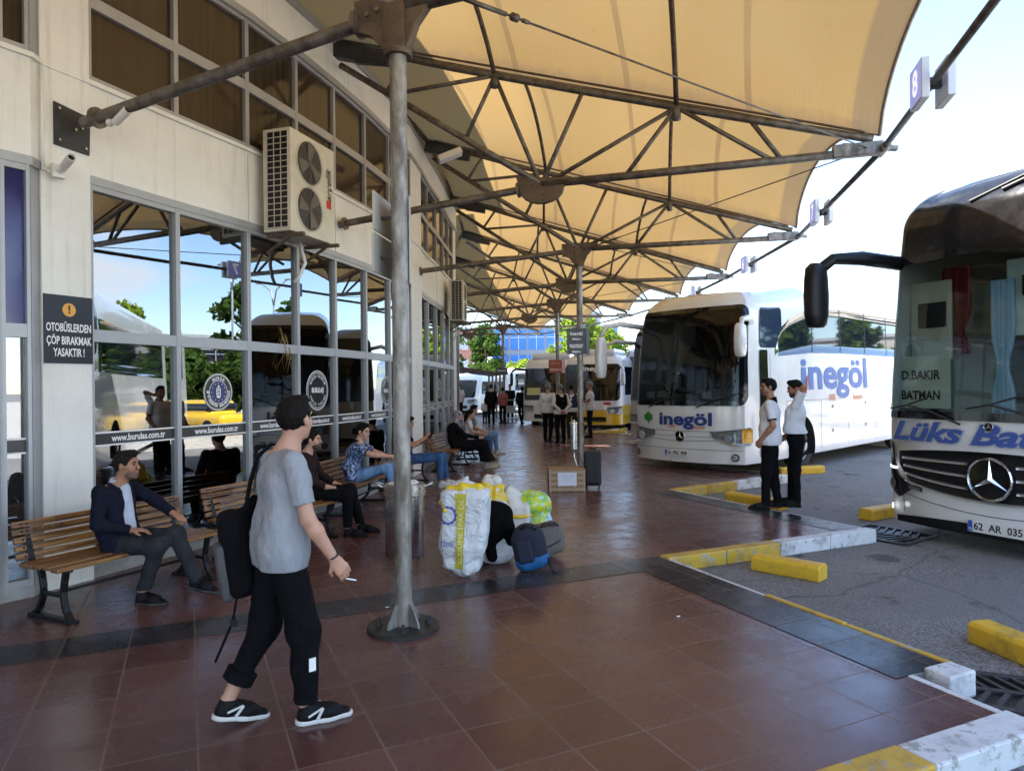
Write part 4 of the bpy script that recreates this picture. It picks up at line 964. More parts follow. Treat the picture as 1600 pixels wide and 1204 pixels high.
seats(b1, SH1, 1, 1.7, .8)
q = MB(); q.tube([V(-.62, .75, 1.85) + V(.22 * math.cos(t), .10 * math.sin(t), .2 * math.sin(t)) for t in [2 * math.pi * k / 20 for k in range(20)]], .016, 6, closed=True); q.tube([V(-.62, .75, 1.85), V(-.62, .55, 1.4)], .03, 6); q.build('steering_wheel', M_BLACK, b1)
q = MB(); q.box((.85, .62, 2.75), (.16, .03, .9)); q.build('curtain', mat('red_curtain', (.20, .008, .010), .8, noise=.4, stretch=(60, 1, 1)), b1)
q = MB()
for x, z in ((-.95, 1.60), (-.70, 1.62), (.35, 1.60)): q.box((x, .42, z), (.2, .01, .14))
q.build('paper_notes', M_PLATE, b1)
# ---------------------------------------------------------------- near coach at the right edge
SH2 = Shape(hw=1.30, H=4.10, L=12.4, Rc=.22, crown=.09, lean=((0, .06), (.3, .03), (.8, 0), (1.4, .0), (2.3, .05), (3.2, .12), (3.7, .20), (4.2, .34)), cr=.42, zb=.17)
b2 = thing('coach', 'near white coach with a large star badge and faded blue lettering at the right edge', 'bus', (4.99, 7.20, ZA), R(-64))
coach_body(SH2, b2, top=3.30, bot_=1.40, aw=1.40)
SH2.cols('roof_front', M_DUSTY, b2, -1.62, 1.62, lambda a: 3.26, lambda a: 4.09, .010, 40, 14, thick=False)
for sg in (-1, 1): SH2.cols('corner_pillar', M_BUSB, b2, sg * 1.38, sg * 1.60, 1.38, 3.3, .009, 10, 12, thick=False)
q = MB()
for k in range(5): pass
tt = text_mesh('Lüks Batman', .30, bold=.010, shear=.32, spacing=.98)
fnL = SH2.fn(-.02, 1.245, .010)
w_ = max(p.x for p in tt[0]) - min(p.x for p in tt[0]); kk = 2.36 / w_
q.add([fnL(p.x * kk, p.y) for p in tt[0]], tt[1]); q.build('front_lettering', M_LBLUE, b2, fix=False)
tt = text_mesh('Lüks Batman', .30, bold=.022, shear=.32, spacing=.98); fnL = SH2.fn(-.02, 1.245, .0075); w_ = max(p.x for p in tt[0]) - min(p.x for p in tt[0]); kk = 2.385 / w_
q = MB(); q.add([fnL(p.x * kk, p.y) for p in tt[0]], tt[1]); q.build('lettering_outline', mat('pale_outline', (.42, .44, .48), .4), b2, fix=False)
gl = lambda a: .55 + .16 * (abs(a) / 1.1) ** 2 ; gh = lambda a: 1.075 - .065 * (abs(a) / 1.1) ** 2
g2 = SH2.cols('grille', M_BLACK, b2, -1.08, 1.08, lambda a: gl(a) + max(0, (abs(a) - .95)) * 1.2, gh, .012, 44, 6)
for t in (.20, .46, .72):
    for sg in (-1, 1): SH2.cols('grille_bar', M_CHROME if t > 9 else mat('satin_bar', (.42, .42, .43), .3, .7), g2, sg * .24, sg * (1.04 - .06 * (1 - t)), lambda a: lerp(gl(a), gh(a), t), lambda a: lerp(gl(a), gh(a), t) + .030, .028, 16, 2)
SH2.cols('grille_chin', mat('satin_bar', (.42, .42, .43), .3, .7), g2, -1.0, 1.0, lambda a: gl(a) - .015, lambda a: gl(a) + .012, .022, 40, 2)
f = SH2.fn(0, .80, .02); star(f(0, 0), V(1, 0, 0), V(0, 0, 1), .215, b2, off=.02)
f = SH2.fn(-.02, 1.345, .012); star(f(0, 0), V(1, 0, 0), V(0, 0, 1), .045, b2)
plate(SH2, b2, 0.03, .285, '62  AR  035', w=.56, h=.125, off=.035)
SH2.cols('lower_lip', M_BLACK, b2, -1.15, 1.15, .172, lambda a: .30 - .05 * (abs(a) / 1.1) ** 2, .008, 30, 2, thick=False)
for sg in (-1, 1):
    lo = lambda a: float(np.interp(abs(a), [.95, 1.10, 1.22, 1.38], [.56, .46, .56, .80])); hi = lambda a: float(np.interp(abs(a), [.95, 1.10, 1.22, 1.38], [.62, .72, 1.10, 1.14]))
    hd = SH2.cols('headlight', M_BUSB, b2, sg * .95, sg * 1.38, lo, hi, .012, 18, 6)
    SH2.cols('day_light', mat('day_light_strip', (.85, .87, .9), .2, emis=((.9, .95, 1), .6)), hd, sg * 1.12, sg * 1.37, lambda a: .80 + .06 * (abs(a) - 1.2), lambda a: .825 + .06 * (abs(a) - 1.2), .018, 10, 2)
    f = SH2.fn(sg * 1.17, .62, .016); d_ = (f(.05, 0) - f(-.05, 0)).normalized()
    disc(f(0, 0), d_, V(0, 0, 1), 0, .06, .006).build('lamp_lens', M_LAMPG, hd, fix=False); disc(f(0, 0), d_, V(0, 0, 1), .055, .065, .01).build('lamp_ring', M_CHROME, hd, fix=False)
    f = SH2.fn(sg * 1.22, .34, .010); disc(f(0, 0), (f(.05, 0) - f(-.05, 0)).normalized(), V(0, 0, 1), 0, .035, .006).build('fog_light', mat('day_light_strip', (.85, .87, .9)), b2, fix=False)
    SH2.cols('bumper_seam', M_RUBBER, b2, sg * 1.04, sg * 1.048, .3, .55, .004, 1, 3, thick=False)
    SH2.cols('grey_insert', mat('grey_insert', (.10, .10, .105), .4), b2, sg * .80, sg * .97, lambda a: .50 + .10 * abs(a) - .02, lambda a: .62, .012, 6, 3)
SH2.cols('bumper_seam', M_RUBBER, b2, -1.04, 1.04, lambda a: .40 + .12 * (abs(a) / 1.04) ** 2, lambda a: .407 + .12 * (abs(a) / 1.04) ** 2, .004, 24, 1, thick=False)
wipers(SH2, b2, [(-.3, -.95, 1.56), (.6, .0, 1.58)])
q = MB(); q.tube([SH2.P(.0, 3.85, .03), SH2.P(.45, 3.98, .06), SH2.P(.55, 3.92, .06)], .02, 6); q.tube([SH2.P(-.35, 3.8, .03), SH2.P(.3, 4.0, .05)], .014, 6); q.build('roof_wiper', M_RUBBER, b2)
q = MB(); q.tube([(-.15, 1.6, 4.1), (-.15, 1.65, 4.5)], .008, 6); q.build('aerial', M_BLACK, b2)
mirror(b2, [SH2.P(-1.30, 3.26, .0), V(-1.36, -.18, 3.32), V(-1.46, -.55, 3.30), V(-1.50, -.74, 3.16)], (-1.51, -.78, 2.86), r=.075, size=(.10, .15, .38))
q = MB(); q.box((0, 1.0, 1.30), (2.36, 1.3, .12)); q.box((0, 6.5, 1.10), (2.4, 11.6, .06)); q.build('dashboard', M_BIND, b2, bevel=.03)
q = MB(); q.box((0, 4.6, 2.2), (2.4, .05, 2.3)); q.box((0, 2.6, 3.62), (2.3, 4.2, .04)); q.build('interior', M_BIN, b2)
seats(b2, SH2, 2, 1.9, .9, xs=(-.9, .5, .9)); q = MB(); q.tube([V(.62, .85, 1.85) + V(.24 * math.cos(t), .12 * math.sin(t), .21 * math.sin(t)) for t in [2 * math.pi * k / 24 for k in range(24)]], .018, 6, closed=True); q.tube([V(.62, .85, 1.85), V(.62, .6, 1.4)], .035, 6); q.build('steering_wheel', M_BLACK, b2)
def curtain(name, root, x, y, z0, z1, w, material, tie=.4):
    q = MB(); n, m_ = 24, 14; vs = []
    for i in range(m_ + 1):
        t = i / m_; z = lerp(z1, z0, t); k = 1 - .55 * math.exp(-((t - tie) / .13) ** 2)
        for j in range(n + 1): u = j / n - .5; vs.append((x + u * w * k, y + .025 * math.sin(j * 1.9), z))
    q.add(vs, [(i * (n + 1) + j, (i + 1) * (n + 1) + j, (i + 1) * (n + 1) + j + 1, i * (n + 1) + j + 1) for i in range(m_) for j in range(n)]); o = q.build(name, material, root, smooth=True, fix=False)
    o.modifiers.new('thickness', 'SOLIDIFY').thickness = .006; return o
curtain('curtain', b2, -.80, .75, 2.15, 3.20, .34, mat('red_curtain', (.32, .012, .014), .8), .75)
curtain('curtain', b2, -.22, .62, 1.42, 2.95, .24, mat('pale_blue_curtain', (.38, .60, .85), .8), .62)
q = MB(); q.box((-.98, .55, 2.55), (.50, .04, .95)); q.box((-.98, 1.6, 2.1), (.1, 1.7, 1.9)); q.build('white_locker', mat('pale_locker', (.55, .56, .50), .5), b2, bevel=.03)
q = MB(); q.box((-.95, .52, 2.62), (.34, .02, .30)); q.box((.20, .60, 2.86), (.42, .02, .22)); q.build('black_screen', M_BLACK, b2, bevel=.015)
q = MB(); q.box((.15, .72, 2.75), (.75, .03, .85)); q.build('white_partition', mat('pale_partition', (.62, .74, .74), .5, noise=.2, nscale=2), b2, bevel=.02)
q = MB(); q.box((-.95, .36, 1.82), (.62, .012, .62)); bd = q.build('destination_board', mat('board_paper', (.70, .76, .72), .5), b2)
text_on('destination_lettering', 'D.BAKIR', plane_fn(V(-.99, .35, 1.90), V(1, 0, 0), V(0, 0, 1), .004), M_INK, bd, .15, width=.47, bold=.004); text_on('destination_lettering', 'BATMAN', plane_fn(V(-.99, .35, 1.66), V(1, 0, 0), V(0, 0, 1), .004), M_INK, bd, .15, width=.47, bold=.004)
sy2 = SH2.side; SH2.cols('side_window', M_SIDEGL, b2, sy2(1.2), sy2(11.6), 2.2, 3.35, .008, 40, 4); SH2.cols('side_window', M_SIDEGL, b2, -sy2(1.2), -sy2(11.6), 2.2, 3.35, .008, 40, 4)
for sg in (-1, 1):
    for y in (2.72, 9.2, 10.4): SH2.wheel(b2, y, sg)
# ---------------------------------------------------------------- coach half hidden behind the first, and simpler far ones
def simple_coach(label, loc, rz, sh, group=None, low=None, white=M_BUSW, name='coach', letter=None, front_text=None, aw=1.36, bot_=1.4, top=3.3, lowz=.9):
    r = thing(name, label, 'bus', loc, rz, group); sh.shell(white, r)
    sh.rrect('windscreen', M_BUSB, r, -aw, aw, bot_, top, .18, .008, ns=24, nz=10)
    if low: sh.cols('lower_paint', low, r, -sh.side(sh.L * .98), sh.side(sh.L * .98), sh.zb + .005, lambda a: lowz + (.18 * max(0, (abs(a) - .5)) if abs(a) < 1.5 else .18), .005, 90, 3, thick=False)
    for sg in (-1, 1):
        sh.cols('headlight', M_LAMPG, r, sg * .66, sg * 1.30, lambda a: .72, lambda a: .90 + .08 * abs(a), .012, 10, 3)
        sh.cols('side_window', M_SIDEGL, r, sg * sh.side(.9), sg * sh.side(sh.L * .96), (bot_ + .2 if sh.H < 3.3 else 2.3), top - .1, .008, 40, 3)
        for y in (2.3 if sh.L < 10 else 2.7, sh.L - (2.0 if sh.L < 10 else 3.2)): sh.wheel(r, y, sg, r=.46)
    sh.cols('bumper_grille', M_BLACK, r, -.62, .62, .42, .60, .010, 16, 2)
    disc(sh.fn(0, .86, .014)(0, 0), V(1, 0, 0), V(0, 0, 1), 0, .07, .004).build('badge', M_CHROME, r, fix=False)
    return r
M_SILVERB = mat('silver_grey_bus_paint', (.42, .41, .38), .3, coat=.4, noise=.1)
SH3 = Shape(H=3.6, L=12.2)
b3 = simple_coach('grey coach mostly hidden behind the white coach with the green leaf', (4.02, 18.75, ZA), R(-47), SH3, white=M_SILVERB)
mirror(b3, [SH3.P(-1.25, 3.0, 0), V(-1.35, -.2, 3.05), V(-1.5, -.55, 2.9)], (-1.5, -.6, 2.5), material=M_BUSW, size=(.09, .12, .35))
SHM = Shape(hw=1.16, H=3.0, L=8.4, Rc=.26, crown=.12, cr=.30, lean=((0, 0), (1.1, 0), (1.9, .10), (2.7, .36), (3.2, .6)), zb=.30)
def hump(r, sh):
    q = MB(); q.box((0, 1.55, 3.08), (1.7, 1.9, .26)); q.build('roof_unit', M_BUSW, r, bevel=.10)
m2 = simple_coach('white midibus with a yellow lower body and white lettering on its windscreen', (2.95, 26.3, ZA), R(-22), SHM, low=M_YELP, aw=1.18, bot_=1.22, top=2.62, lowz=.86, name='midibus')
hump(m2, SHM); text_on('front_lettering', 'inegöl', SHM.fn(.12, 2.44, .016), M_LETTER, m2, .26, width=.95, bold=.006); leaf(SHM.fn(-.6, 2.42, .016), .13, 'leaf_emblem', m2)
SHM.cols('red_mark', mat('red_print', (.5, .02, .02), .4), m2, .52, .80, lambda a: 1.06, lambda a: 1.16, .010, 4, 2, thick=False)
mirror(m2, [SHM.P(1.2, 2.5, 0), V(1.32, -.15, 2.45), V(1.36, -.25, 2.3)], (1.36, -.28, 2.05), material=M_BUSW, size=(.08, .1, .26))
m1 = simple_coach('white and grey midibus left of the one with the yellow lower body', (1.52, 29.2, ZA), R(-14), SHM, aw=1.14, bot_=1.2, top=2.55, name='midibus')
hump(m1, SHM); mirror(m1, [SHM.P(-1.1, 2.5, 0), V(-1.35, -.2, 2.52), V(-1.5, -.3, 2.4)], (-1.5, -.32, 2.1), size=(.06, .08, .28))
SHM.cols('yellow_notice', mat('pale_yellow_notice', (.60, .58, .25), .5), m1, -.95, -.35, 1.42, 1.72, .012, 6, 2, thick=False)
q = MB()
# ================================================================ smooth solid modeller (signed distances, one closed surface)
class Solid:
    def __init__(s, res=.008, k=.02, wr=0.0, wf=28.0, seed=1):
        s.res, s.k, s.wr, s.wf, s.pr, s.cuts, s.post = res, k, wr, wf, [], [], []; s.seed = seed
    def cone(s, a, b, ra, rb, k=None, op=1): s.pr.append(('c', np.array(a, float), np.array(b, float), ra, rb, s.k if k is None else k, op)); return s
    def chain(s, pts, rs, k=None):
        for i in range(len(pts) - 1): s.cone(pts[i], pts[i + 1], rs[i], rs[i + 1], k)
        return s
    def ell(s, c, r, M=None, k=None, op=1): s.pr.append(('e', np.array(c, float), np.array(r, float), None if M is None else np.array(M.to_3x3() if hasattr(M, 'to_3x3') else M, float), None, s.k if k is None else k, op)); return s
    def box(s, c, h, M=None, rnd=.02, k=None, op=1): s.pr.append(('b', np.array(c, float), np.array(h, float), None if M is None else np.array(M, float), rnd, s.k if k is None else k, op)); return s
    def cut(s, p, n): s.cuts.append((np.array(p, float), np.array(Vector(n).normalized(), float))); return s
    def mesh(s):
        lo, hi = [], []
        for p in s.pr:
            if p[6] < 0: continue
            if p[0] == 'c': r = max(p[3], p[4]); lo.append(np.minimum(p[1], p[2]) - r); hi.append(np.maximum(p[1], p[2]) + r)
            else:
                r = p[2] if p[3] is None else np.full(3, np.linalg.norm(p[2]) if p[0] == 'b' else p[2].max()); lo.append(p[1] - r); hi.append(p[1] + r)
        h = s.res; lo = np.min(lo, 0) - s.k - 3 * h - s.wr; hi = np.max(hi, 0) + s.k + 3 * h + s.wr
        n = np.ceil((hi - lo) / h).astype(int) + 1
        f = np.full(n, 1.0, np.float32)
        ax = [lo[i] + h * np.arange(n[i]) for i in range(3)]
        for p in s.pr:
            k = p[5]
            if p[0] == 'c': r = max(p[3], p[4]); a, b_ = np.minimum(p[1], p[2]) - r, np.maximum(p[1], p[2]) + r
            else:
                r = p[2] if p[3] is None else np.full(3, np.linalg.norm(p[2]) if p[0] == 'b' else p[2].max()); a, b_ = p[1] - r, p[1] + r
            m = k + 3 * h + s.wr
            i0 = np.maximum(0, np.floor((a - m - lo) / h).astype(int)); i1 = np.minimum(n, np.ceil((b_ + m - lo) / h).astype(int) + 1)
            if np.any(i1 <= i0): continue
            X = ax[0][i0[0]:i1[0], None, None]; Y = ax[1][None, i0[1]:i1[1], None]; Z = ax[2][None, None, i0[2]:i1[2]]
            if p[0] == 'c':
                d = p[2] - p[1]; L = float(d @ d) + 1e-9
                t = np.clip(((X - p[1][0]) * d[0] + (Y - p[1][1]) * d[1] + (Z - p[1][2]) * d[2]) / L, 0, 1)
                D = np.sqrt((X - p[1][0] - t * d[0]) ** 2 + (Y - p[1][1] - t * d[1]) ** 2 + (Z - p[1][2] - t * d[2]) ** 2) - (p[3] + (p[4] - p[3]) * t)
            else:
                x, y, z = X - p[1][0], Y - p[1][1], Z - p[1][2]
                if p[3] is not None:
                    M = p[3]; x, y, z = (M[0][0] * x + M[1][0] * y + M[2][0] * z, M[0][1] * x + M[1][1] * y + M[2][1] * z, M[0][2] * x + M[1][2] * y + M[2][2] * z)
                if p[0] == 'e':
                    r = p[2]; k0 = np.sqrt((x / r[0]) ** 2 + (y / r[1]) ** 2 + (z / r[2]) ** 2); k1 = np.sqrt((x / r[0] ** 2) ** 2 + (y / r[1] ** 2) ** 2 + (z / r[2] ** 2) ** 2) + 1e-9; D = k0 * (k0 - 1) / k1
                else:
                    q = [np.abs(v) - (p[2][i] - p[4]) for i, v in enumerate((x, y, z))]
                    D = np.sqrt(np.maximum(q[0], 0) ** 2 + np.maximum(q[1], 0) ** 2 + np.maximum(q[2], 0) ** 2) + np.minimum(np.maximum(q[0], np.maximum(q[1], q[2])), 0) - p[4]
            sl = (slice(i0[0], i1[0]), slice(i0[1], i1[1]), slice(i0[2], i1[2])); g = f[sl]
            if p[6] < 0: f[sl] = np.maximum(g, -D)
            elif k <= 1e-6: f[sl] = np.minimum(g, D)
            else:
                hh = np.maximum(k - np.abs(g - D), 0) / k; f[sl] = np.minimum(g, D) - hh * hh * k * .25
        X = ax[0][:, None, None]; Y = ax[1][None, :, None]; Z = ax[2][None, None, :]
        if s.wr:
            rg = np.random.RandomState(s.seed); w = 0
            for j in range(4):
                v = rg.normal(size=3); v /= np.linalg.norm(v); v2 = rg.normal(size=3); fr = s.wf * rg.uniform(.6, 1.5)
                w = w + np.sin(fr * (v[0] * X + v[1] * Y + v[2] * Z) + 1.6 * np.sin(fr * .35 * (v2[0] * X + v2[1] * Y + v2[2] * Z)) + rg.uniform(0, 6)) / 3
            f = f - s.wr * w
        for p, nn in s.cuts: f = np.maximum(f, (X - p[0]) * nn[0] + (Y - p[1]) * nn[1] + (Z - p[2]) * nn[2])
        f = np.asarray(f, np.float32); f[0] = f[-1] = 1; f[:, 0] = f[:, -1] = 1; f[:, :, 0] = f[:, :, -1] = 1
        sg = f < 0
        c = sum(sg[a:n[0] - 1 + a, b_:n[1] - 1 + b_, e:n[2] - 1 + e].astype(np.int8) for a in (0, 1) for b_ in (0, 1) for e in (0, 1))
        act = (c > 0) & (c < 8); idx = np.full(act.shape, -1, np.int64); I = np.argwhere(act); idx[act] = np.arange(len(I))
        acc = np.zeros((len(I), 3)); cnt = np.zeros(len(I))
        cor = [(a, b_, e) for a in (0, 1) for b_ in (0, 1) for e in (0, 1)]
        val = {q: f[I[:, 0] + q[0], I[:, 1] + q[1], I[:, 2] + q[2]] for q in cor}
        for q in cor:
            for a in range(3):
                if q[a] == 0:
                    r = list(q); r[a] = 1; r = tuple(r); v0, v1 = val[q], val[r]; mk = (v0 < 0) != (v1 < 0)
                    t = np.where(mk, v0 / np.where(mk, v0 - v1, 1), 0); pp = np.tile(np.array(q, float), (len(I), 1)); pp[:, a] = t
                    acc += pp * mk[:, None]; cnt += mk
        vs = (I + acc / cnt[:, None]) * h + lo
        quads = []
        for a in range(3):
            b_, e = (a + 1) % 3, (a + 2) % 3
            s0 = [slice(0, n[i] - (1 if i == a else 0)) for i in range(3)]; s1 = list(s0); s1[a] = slice(1, n[a])
            e0, e1 = sg[tuple(s0)], sg[tuple(s1)]; E = np.argwhere(e0 != e1); dirn = e0[E[:, 0], E[:, 1], E[:, 2]]
            ok = (E[:, b_] > 0) & (E[:, e] > 0) & (E[:, b_] < n[b_] - 1) & (E[:, e] < n[e] - 1); E = E[ok]; dirn = dirn[ok]
            def cell(db, de):
                q = E.copy(); q[:, b_] += db; q[:, e] += de; return idx[q[:, 0], q[:, 1], q[:, 2]]
            Q = np.stack([cell(-1, -1), cell(0, -1), cell(0, 0), cell(-1, 0)], 1); Q[~dirn] = Q[~dirn][:, ::-1]; quads.append(Q)
        return vs, np.concatenate(quads)
    def build(s, name, material, parent=None, smooth_it=1):
        vs, fs = s.mesh(); me = bpy.data.meshes.new(name)
        me.vertices.add(len(vs)); me.vertices.foreach_set('co', vs.astype(np.float32).ravel())
        me.loops.add(len(fs) * 4); me.loops.foreach_set('vertex_index', fs.astype(np.int32).ravel())
        me.polygons.add(len(fs)); me.polygons.foreach_set('loop_start', np.arange(0, len(fs) * 4, 4, dtype=np.int32)); me.polygons.foreach_set('loop_total', np.full(len(fs), 4, np.int32))
        me.polygons.foreach_set('use_smooth', np.ones(len(fs), bool)); me.update(calc_edges=True); me.validate()
        me.materials.append(material); o = bpy.data.objects.new(name, me); link(o, parent)
        if smooth_it: m = o.modifiers.new('smooth', 'SMOOTH'); m.factor = .5; m.iterations = smooth_it
        return o
# ================================================================ benches
def bench_wood():
    m = bpy.data.materials.new('varnished_bench_wood'); m.use_nodes = True; n, l = nodes(m); b = n['Principled BSDF']
    tc = n.new('ShaderNodeTexCoord').outputs['Object']; mp = n.new('ShaderNodeMapping'); mp.inputs['Scale'].default_value = (1.0, 16, 16); l.new(tc, mp.inputs['Vector'])
    w = n.new('ShaderNodeTexWave'); w.inputs['Scale'].default_value = 1.6; w.inputs['Distortion'].default_value = 7; w.inputs['Detail'].default_value = 3; w.bands_direction = 'Y'; l.new(mp.outputs[0], w.inputs['Vector'])
    c = mixc(n, l, w.outputs['Fac'], (.09, .033, .008), (.30, .145, .042)); c = mixc(n, l, ramp(n, l, noise(n, l, tc, 6, 5, .7), .5, .75), c, (.10, .05, .025))
    l.new(c, b.inputs['Base Color']); b.inputs['Roughness'].default_value = .42; return m
M_WOOD = bench_wood(); M_IRON = mat('black_cast_iron', (.010, .010, .011), .42, .4); M_ENGR = mat('burnt_engraving', (.045, .022, .010), .8)
def make_bench(label, c, rz, L=1.44):
    t = thing('bench', label, 'bench', (c[0], c[1], 0), rz, 'wooden benches along the glass front')
    q = MB(); sy_ = [(-.235, .400), (-.135, .408), (-.035, .405), (.065, .398), (.155, .40)]
    for y, z in sy_: q.box((0, y, z), (L, .082, .032))
    seat = q.build('seat', M_WOOD, t, bevel=.008)
    q = MB(); bk = [(.225, .448), (.243, .508), (.258, .568), (.272, .628), (.284, .684)]
    for y, z in bk:
        M_ = Matrix.Rotation(R(-14), 4, 'X').to_3x3(); q.box((0, y, z), (L, .028, .048), M_)
    back = q.build('backrest', M_WOOD, t, bevel=.007)
    y, z = bk[3]; nn = V(0, -math.cos(R(14)), math.sin(R(14))); up = V(0, math.sin(R(14)), math.cos(R(14)))
    text_on('engraved_lettering', 'BURSA', plane_fn(V(-.46, y, z) + nn * .0150, V(1, 0, 0), up, .001), M_ENGR, back, .052, width=.24)
    text_on('engraved_lettering', 'BÜYÜKŞEHİR', plane_fn(V(.10, y, z) + nn * .0150, V(1, 0, 0), up, .001), M_ENGR, back, .05, width=.46)
    q = MB()
    for x in (-L / 2 + .06, -L / 2 + .10, L / 2 - .06, L / 2 - .10):
        for y, z in bk: q.ball(V(x, y, z) + nn * .016, (.008, .008, .008), 4)
    q.build('bolts', M_IRON, back)
    for sg in (-1, 1):
        x = sg * (L / 2 - .10); w = .045; q = MB()
        def curve(pts, th=.032):
            for i in range(len(pts) - 1): q.beam((x, *pts[i]), (x, *pts[i + 1]), th, w, up=(1, 0, 0))
        curve([(-.27, .385), (.17, .375), (.21, .42), (.245, .52), (.275, .62), (.292, .705)])
        fr = [(-.22, .38), (-.20, .30), (-.185, .22), (-.195, .14), (-.225, .07), (-.27, .02)]; rr_ = [(.10, .38), (.07, .30), (.055, .22), (.07, .14), (.11, .07), (.17, .02)]
        curve(fr); curve(rr_); q.beam((x, -.19, .19), (x, .06, .19), .028, .03, up=(1, 0, 0)); q.beam((x, -.30, .014), (x, .20, .014), .03, .05, up=(1, 0, 0)); q.box((x, -.285, .012), (.07, .06, .024)); q.box((x, .185, .012), (.07, .06, .024))
        q.build('leg', M_IRON, t, bevel=.005)
    q = MB(); q.tube([(-L / 2 + .1, -.06, .19), (L / 2 - .1, -.06, .19)], .012, 8); q.build('cross_rod', M_IRON, t, smooth=True)
    return t
BEN = [((-3.20, 5.71), R(64), 'wooden slat bench in the foreground under the man in the dark jacket'),
       ((-2.54, 7.38), R(66), 'wooden slat bench with the bearded man in the black shirt on its far end'),
       ((-2.20, 9.73), R(80), 'wooden slat bench under the young man in the floral shirt'),
       ((-1.90, 11.85), R(82), 'wooden slat bench under the person in blue jeans half hidden by the steel column'),
       ((-1.32, 14.35), R(81), 'wooden slat bench under the woman in the black robe'),
       ((-1.05, 16.7), R(84), 'farthest wooden slat bench, behind the woman in the black robe')]
for c_, rz, lb in BEN: make_bench(lb, c_, rz)
# ================================================================ litter bins
t = thing('litter_bin', 'large stainless steel litter bin with side handles behind the nearest column', 'litter bin', (*G(633, 866)[:2], 0))
q = MB(); q.lathe([(.19, .0), (.197, .01), (.197, .60), (.205, .605)], n=40); q.build('bin_body', M_STAINLESS, t, auto=35)
q = MB(); q.lathe([(.205, .605), (.212, .61), (.212, .64), (.205, .645), (.205, .66), (.214, .665), (.214, .70), (.20, .705), (.20, .72), (.17, .725), (.165, .70), (.16, .45)], n=40); q.build('rim', M_STAINLESS, t, auto=35)
for sg in (-1, 1): q = MB(); q.tube([(sg * .21, -.05, .69), (sg * .27, -.04, .72), (sg * .285, 0, .73), (sg * .27, .04, .72), (sg * .21, .05, .69)], .011, 8); q.build('handle', M_STAINLESS, t, smooth=True)
s = Solid(.012, .03, .008, 30, 4); s.ell((-.05, -.02, .70), (.12, .11, .05)); s.ell((.07, .04, .71), (.07, .08, .035))
tag(s.build('bin_liner', mat('crumpled_white_plastic', (.62, .62, .60), .5), t), None)
cb = NODES[4]; e_ = A(897, 690, cb.y)
t = thing('ashtray_bin', 'slim steel ashtray bin on a curved foot beside the second column', 'ashtray bin', (A(897, 690, 13.45).x, 13.45, 0))
q = MB(); q.lathe([(.05, .44), (.07, .45), (.07, .93), (.085, .94), (.085, .97), (.03, .985), (.02, 1.02)], n=20); q.build('bin_body', M_STAINLESS, t, auto=35)
q = MB(); q.tube([(0, 0, .45), (.0, 0, .28), (.05, 0, .12), (.12, 0, .02)], .018, 8); q.build('foot', M_STAINLESS, t, smooth=True)
# ================================================================ signs on the columns
def board_sign(label, k, z0, z1, w, lines, material=M_SIGNBLK, yaw=R(8), side=True, x_off=0.0, cat='sign', name='platform_sign'):
    c = NODES[k]; t = thing(name, label, cat, (c.x + x_off, c.y, 0), yaw)
    q = MB(); q.box((-.09, -.075, (z0 + z1) / 2), (w, .02, z1 - z0)); q.build('board', material, t, bevel=.003)
    M_ = Matrix.Rotation(R(60), 3, 'Z')
    if side: q = MB(); q.box((w / 2 - .09 + .07, .06, (z0 + z1) / 2), (w * .7, .02, z1 - z0), M_); q.build('board', material, t, bevel=.003)
    for (s_, z, sz, ww, m_) in lines: text_on('sign_lettering', s_, plane_fn(V(-.09, -.087, z), V(1, 0, 0), V(0, 0, 1), .001), m_, t, sz, width=ww, bold=.002)
    return t
zs = lambda py, Y: A(900, py, Y).z
pb = board_sign('black sign board reading inegöl and PERON 6 on the second column', 4, zs(553, 13.4), zs(513, 13.4), .37, [('inegöl', zs(521, 13.4), .10, .24, M_LETTER), ('PERON 6', zs(529.5, 13.4), .05, .17, M_LETTER), ('prontotur', zs(538.5, 13.4), .06, .27, M_LETTER), ('İNEGÖL SEYAHAT', zs(542, 13.4), .03, .24, M_LETTER), ('PERON 5', zs(549.5, 13.4), .05, .17, M_LETTER)])
leaf(lambda u, v: V(-.245 + u, -.088, zs(521, 13.4) + v), .035, 'leaf_emblem', pb)
M_REDS = mat('rust_red_sign', (.34, .08, .04), .5)
board_sign('small rust red sign board on the third column', 6, zs(582, 22), zs(561, 22), .42, [('PERON 4', zs(577, 22), .09, .34, M_LETTER), ('kamil koç' if False else 'METRO', zs(567, 22), .09, .3, mat('pale_red_print', (.6, .35, .28), .5))], M_REDS, R(5))
board_sign('small black sign board on the farthest visible column', 8, zs(584, 31.2), zs(573, 31.2), .55, [('PERON 2', zs(578, 31.2), .12, .42, M_LETTER)], yaw=R(3), side=False)
c = NODES[2]
t = thing('blank_sign', 'pair of blank grey sign boards seen from behind on the nearest column', 'sign', (0, 0, 0))
M_BACK = mat('grey_board_back', (.40, .38, .35), .5, noise=.12, nscale=3)
for (z0, z1, dx) in ((2.79, 3.06, 0.0), (2.50, 2.775, -.006)):
    q = MB(); a_, b_ = V(-.955 + dx, 4.78, 0), V(-.875, 5.35, 0); q.prism([a_ + V(0, 0, z0), b_ + V(0, 0, z0), b_ + V(0, 0, z1), a_ + V(0, 0, z1)], V(.014, 0, 0)); q.build('board', M_BACK, t, bevel=.003)
q = MB(); q.prism([V(-.715, 4.86, 2.42), V(-.80, 5.35, 2.42), V(-.80, 5.35, 3.04), V(-.715, 4.86, 3.04)], V(.014, .003, 0)); q.build('board', M_BACK, t, bevel=.003)
q = MB(); q.beam((-.93, 4.93, 2.9), (-.72, 4.90, 2.9), .02, .02); q.beam((-.93, 4.93, 2.62), (-.72, 4.90, 2.62), .02, .02); q.build('clamp', M_DKSTEEL, t)
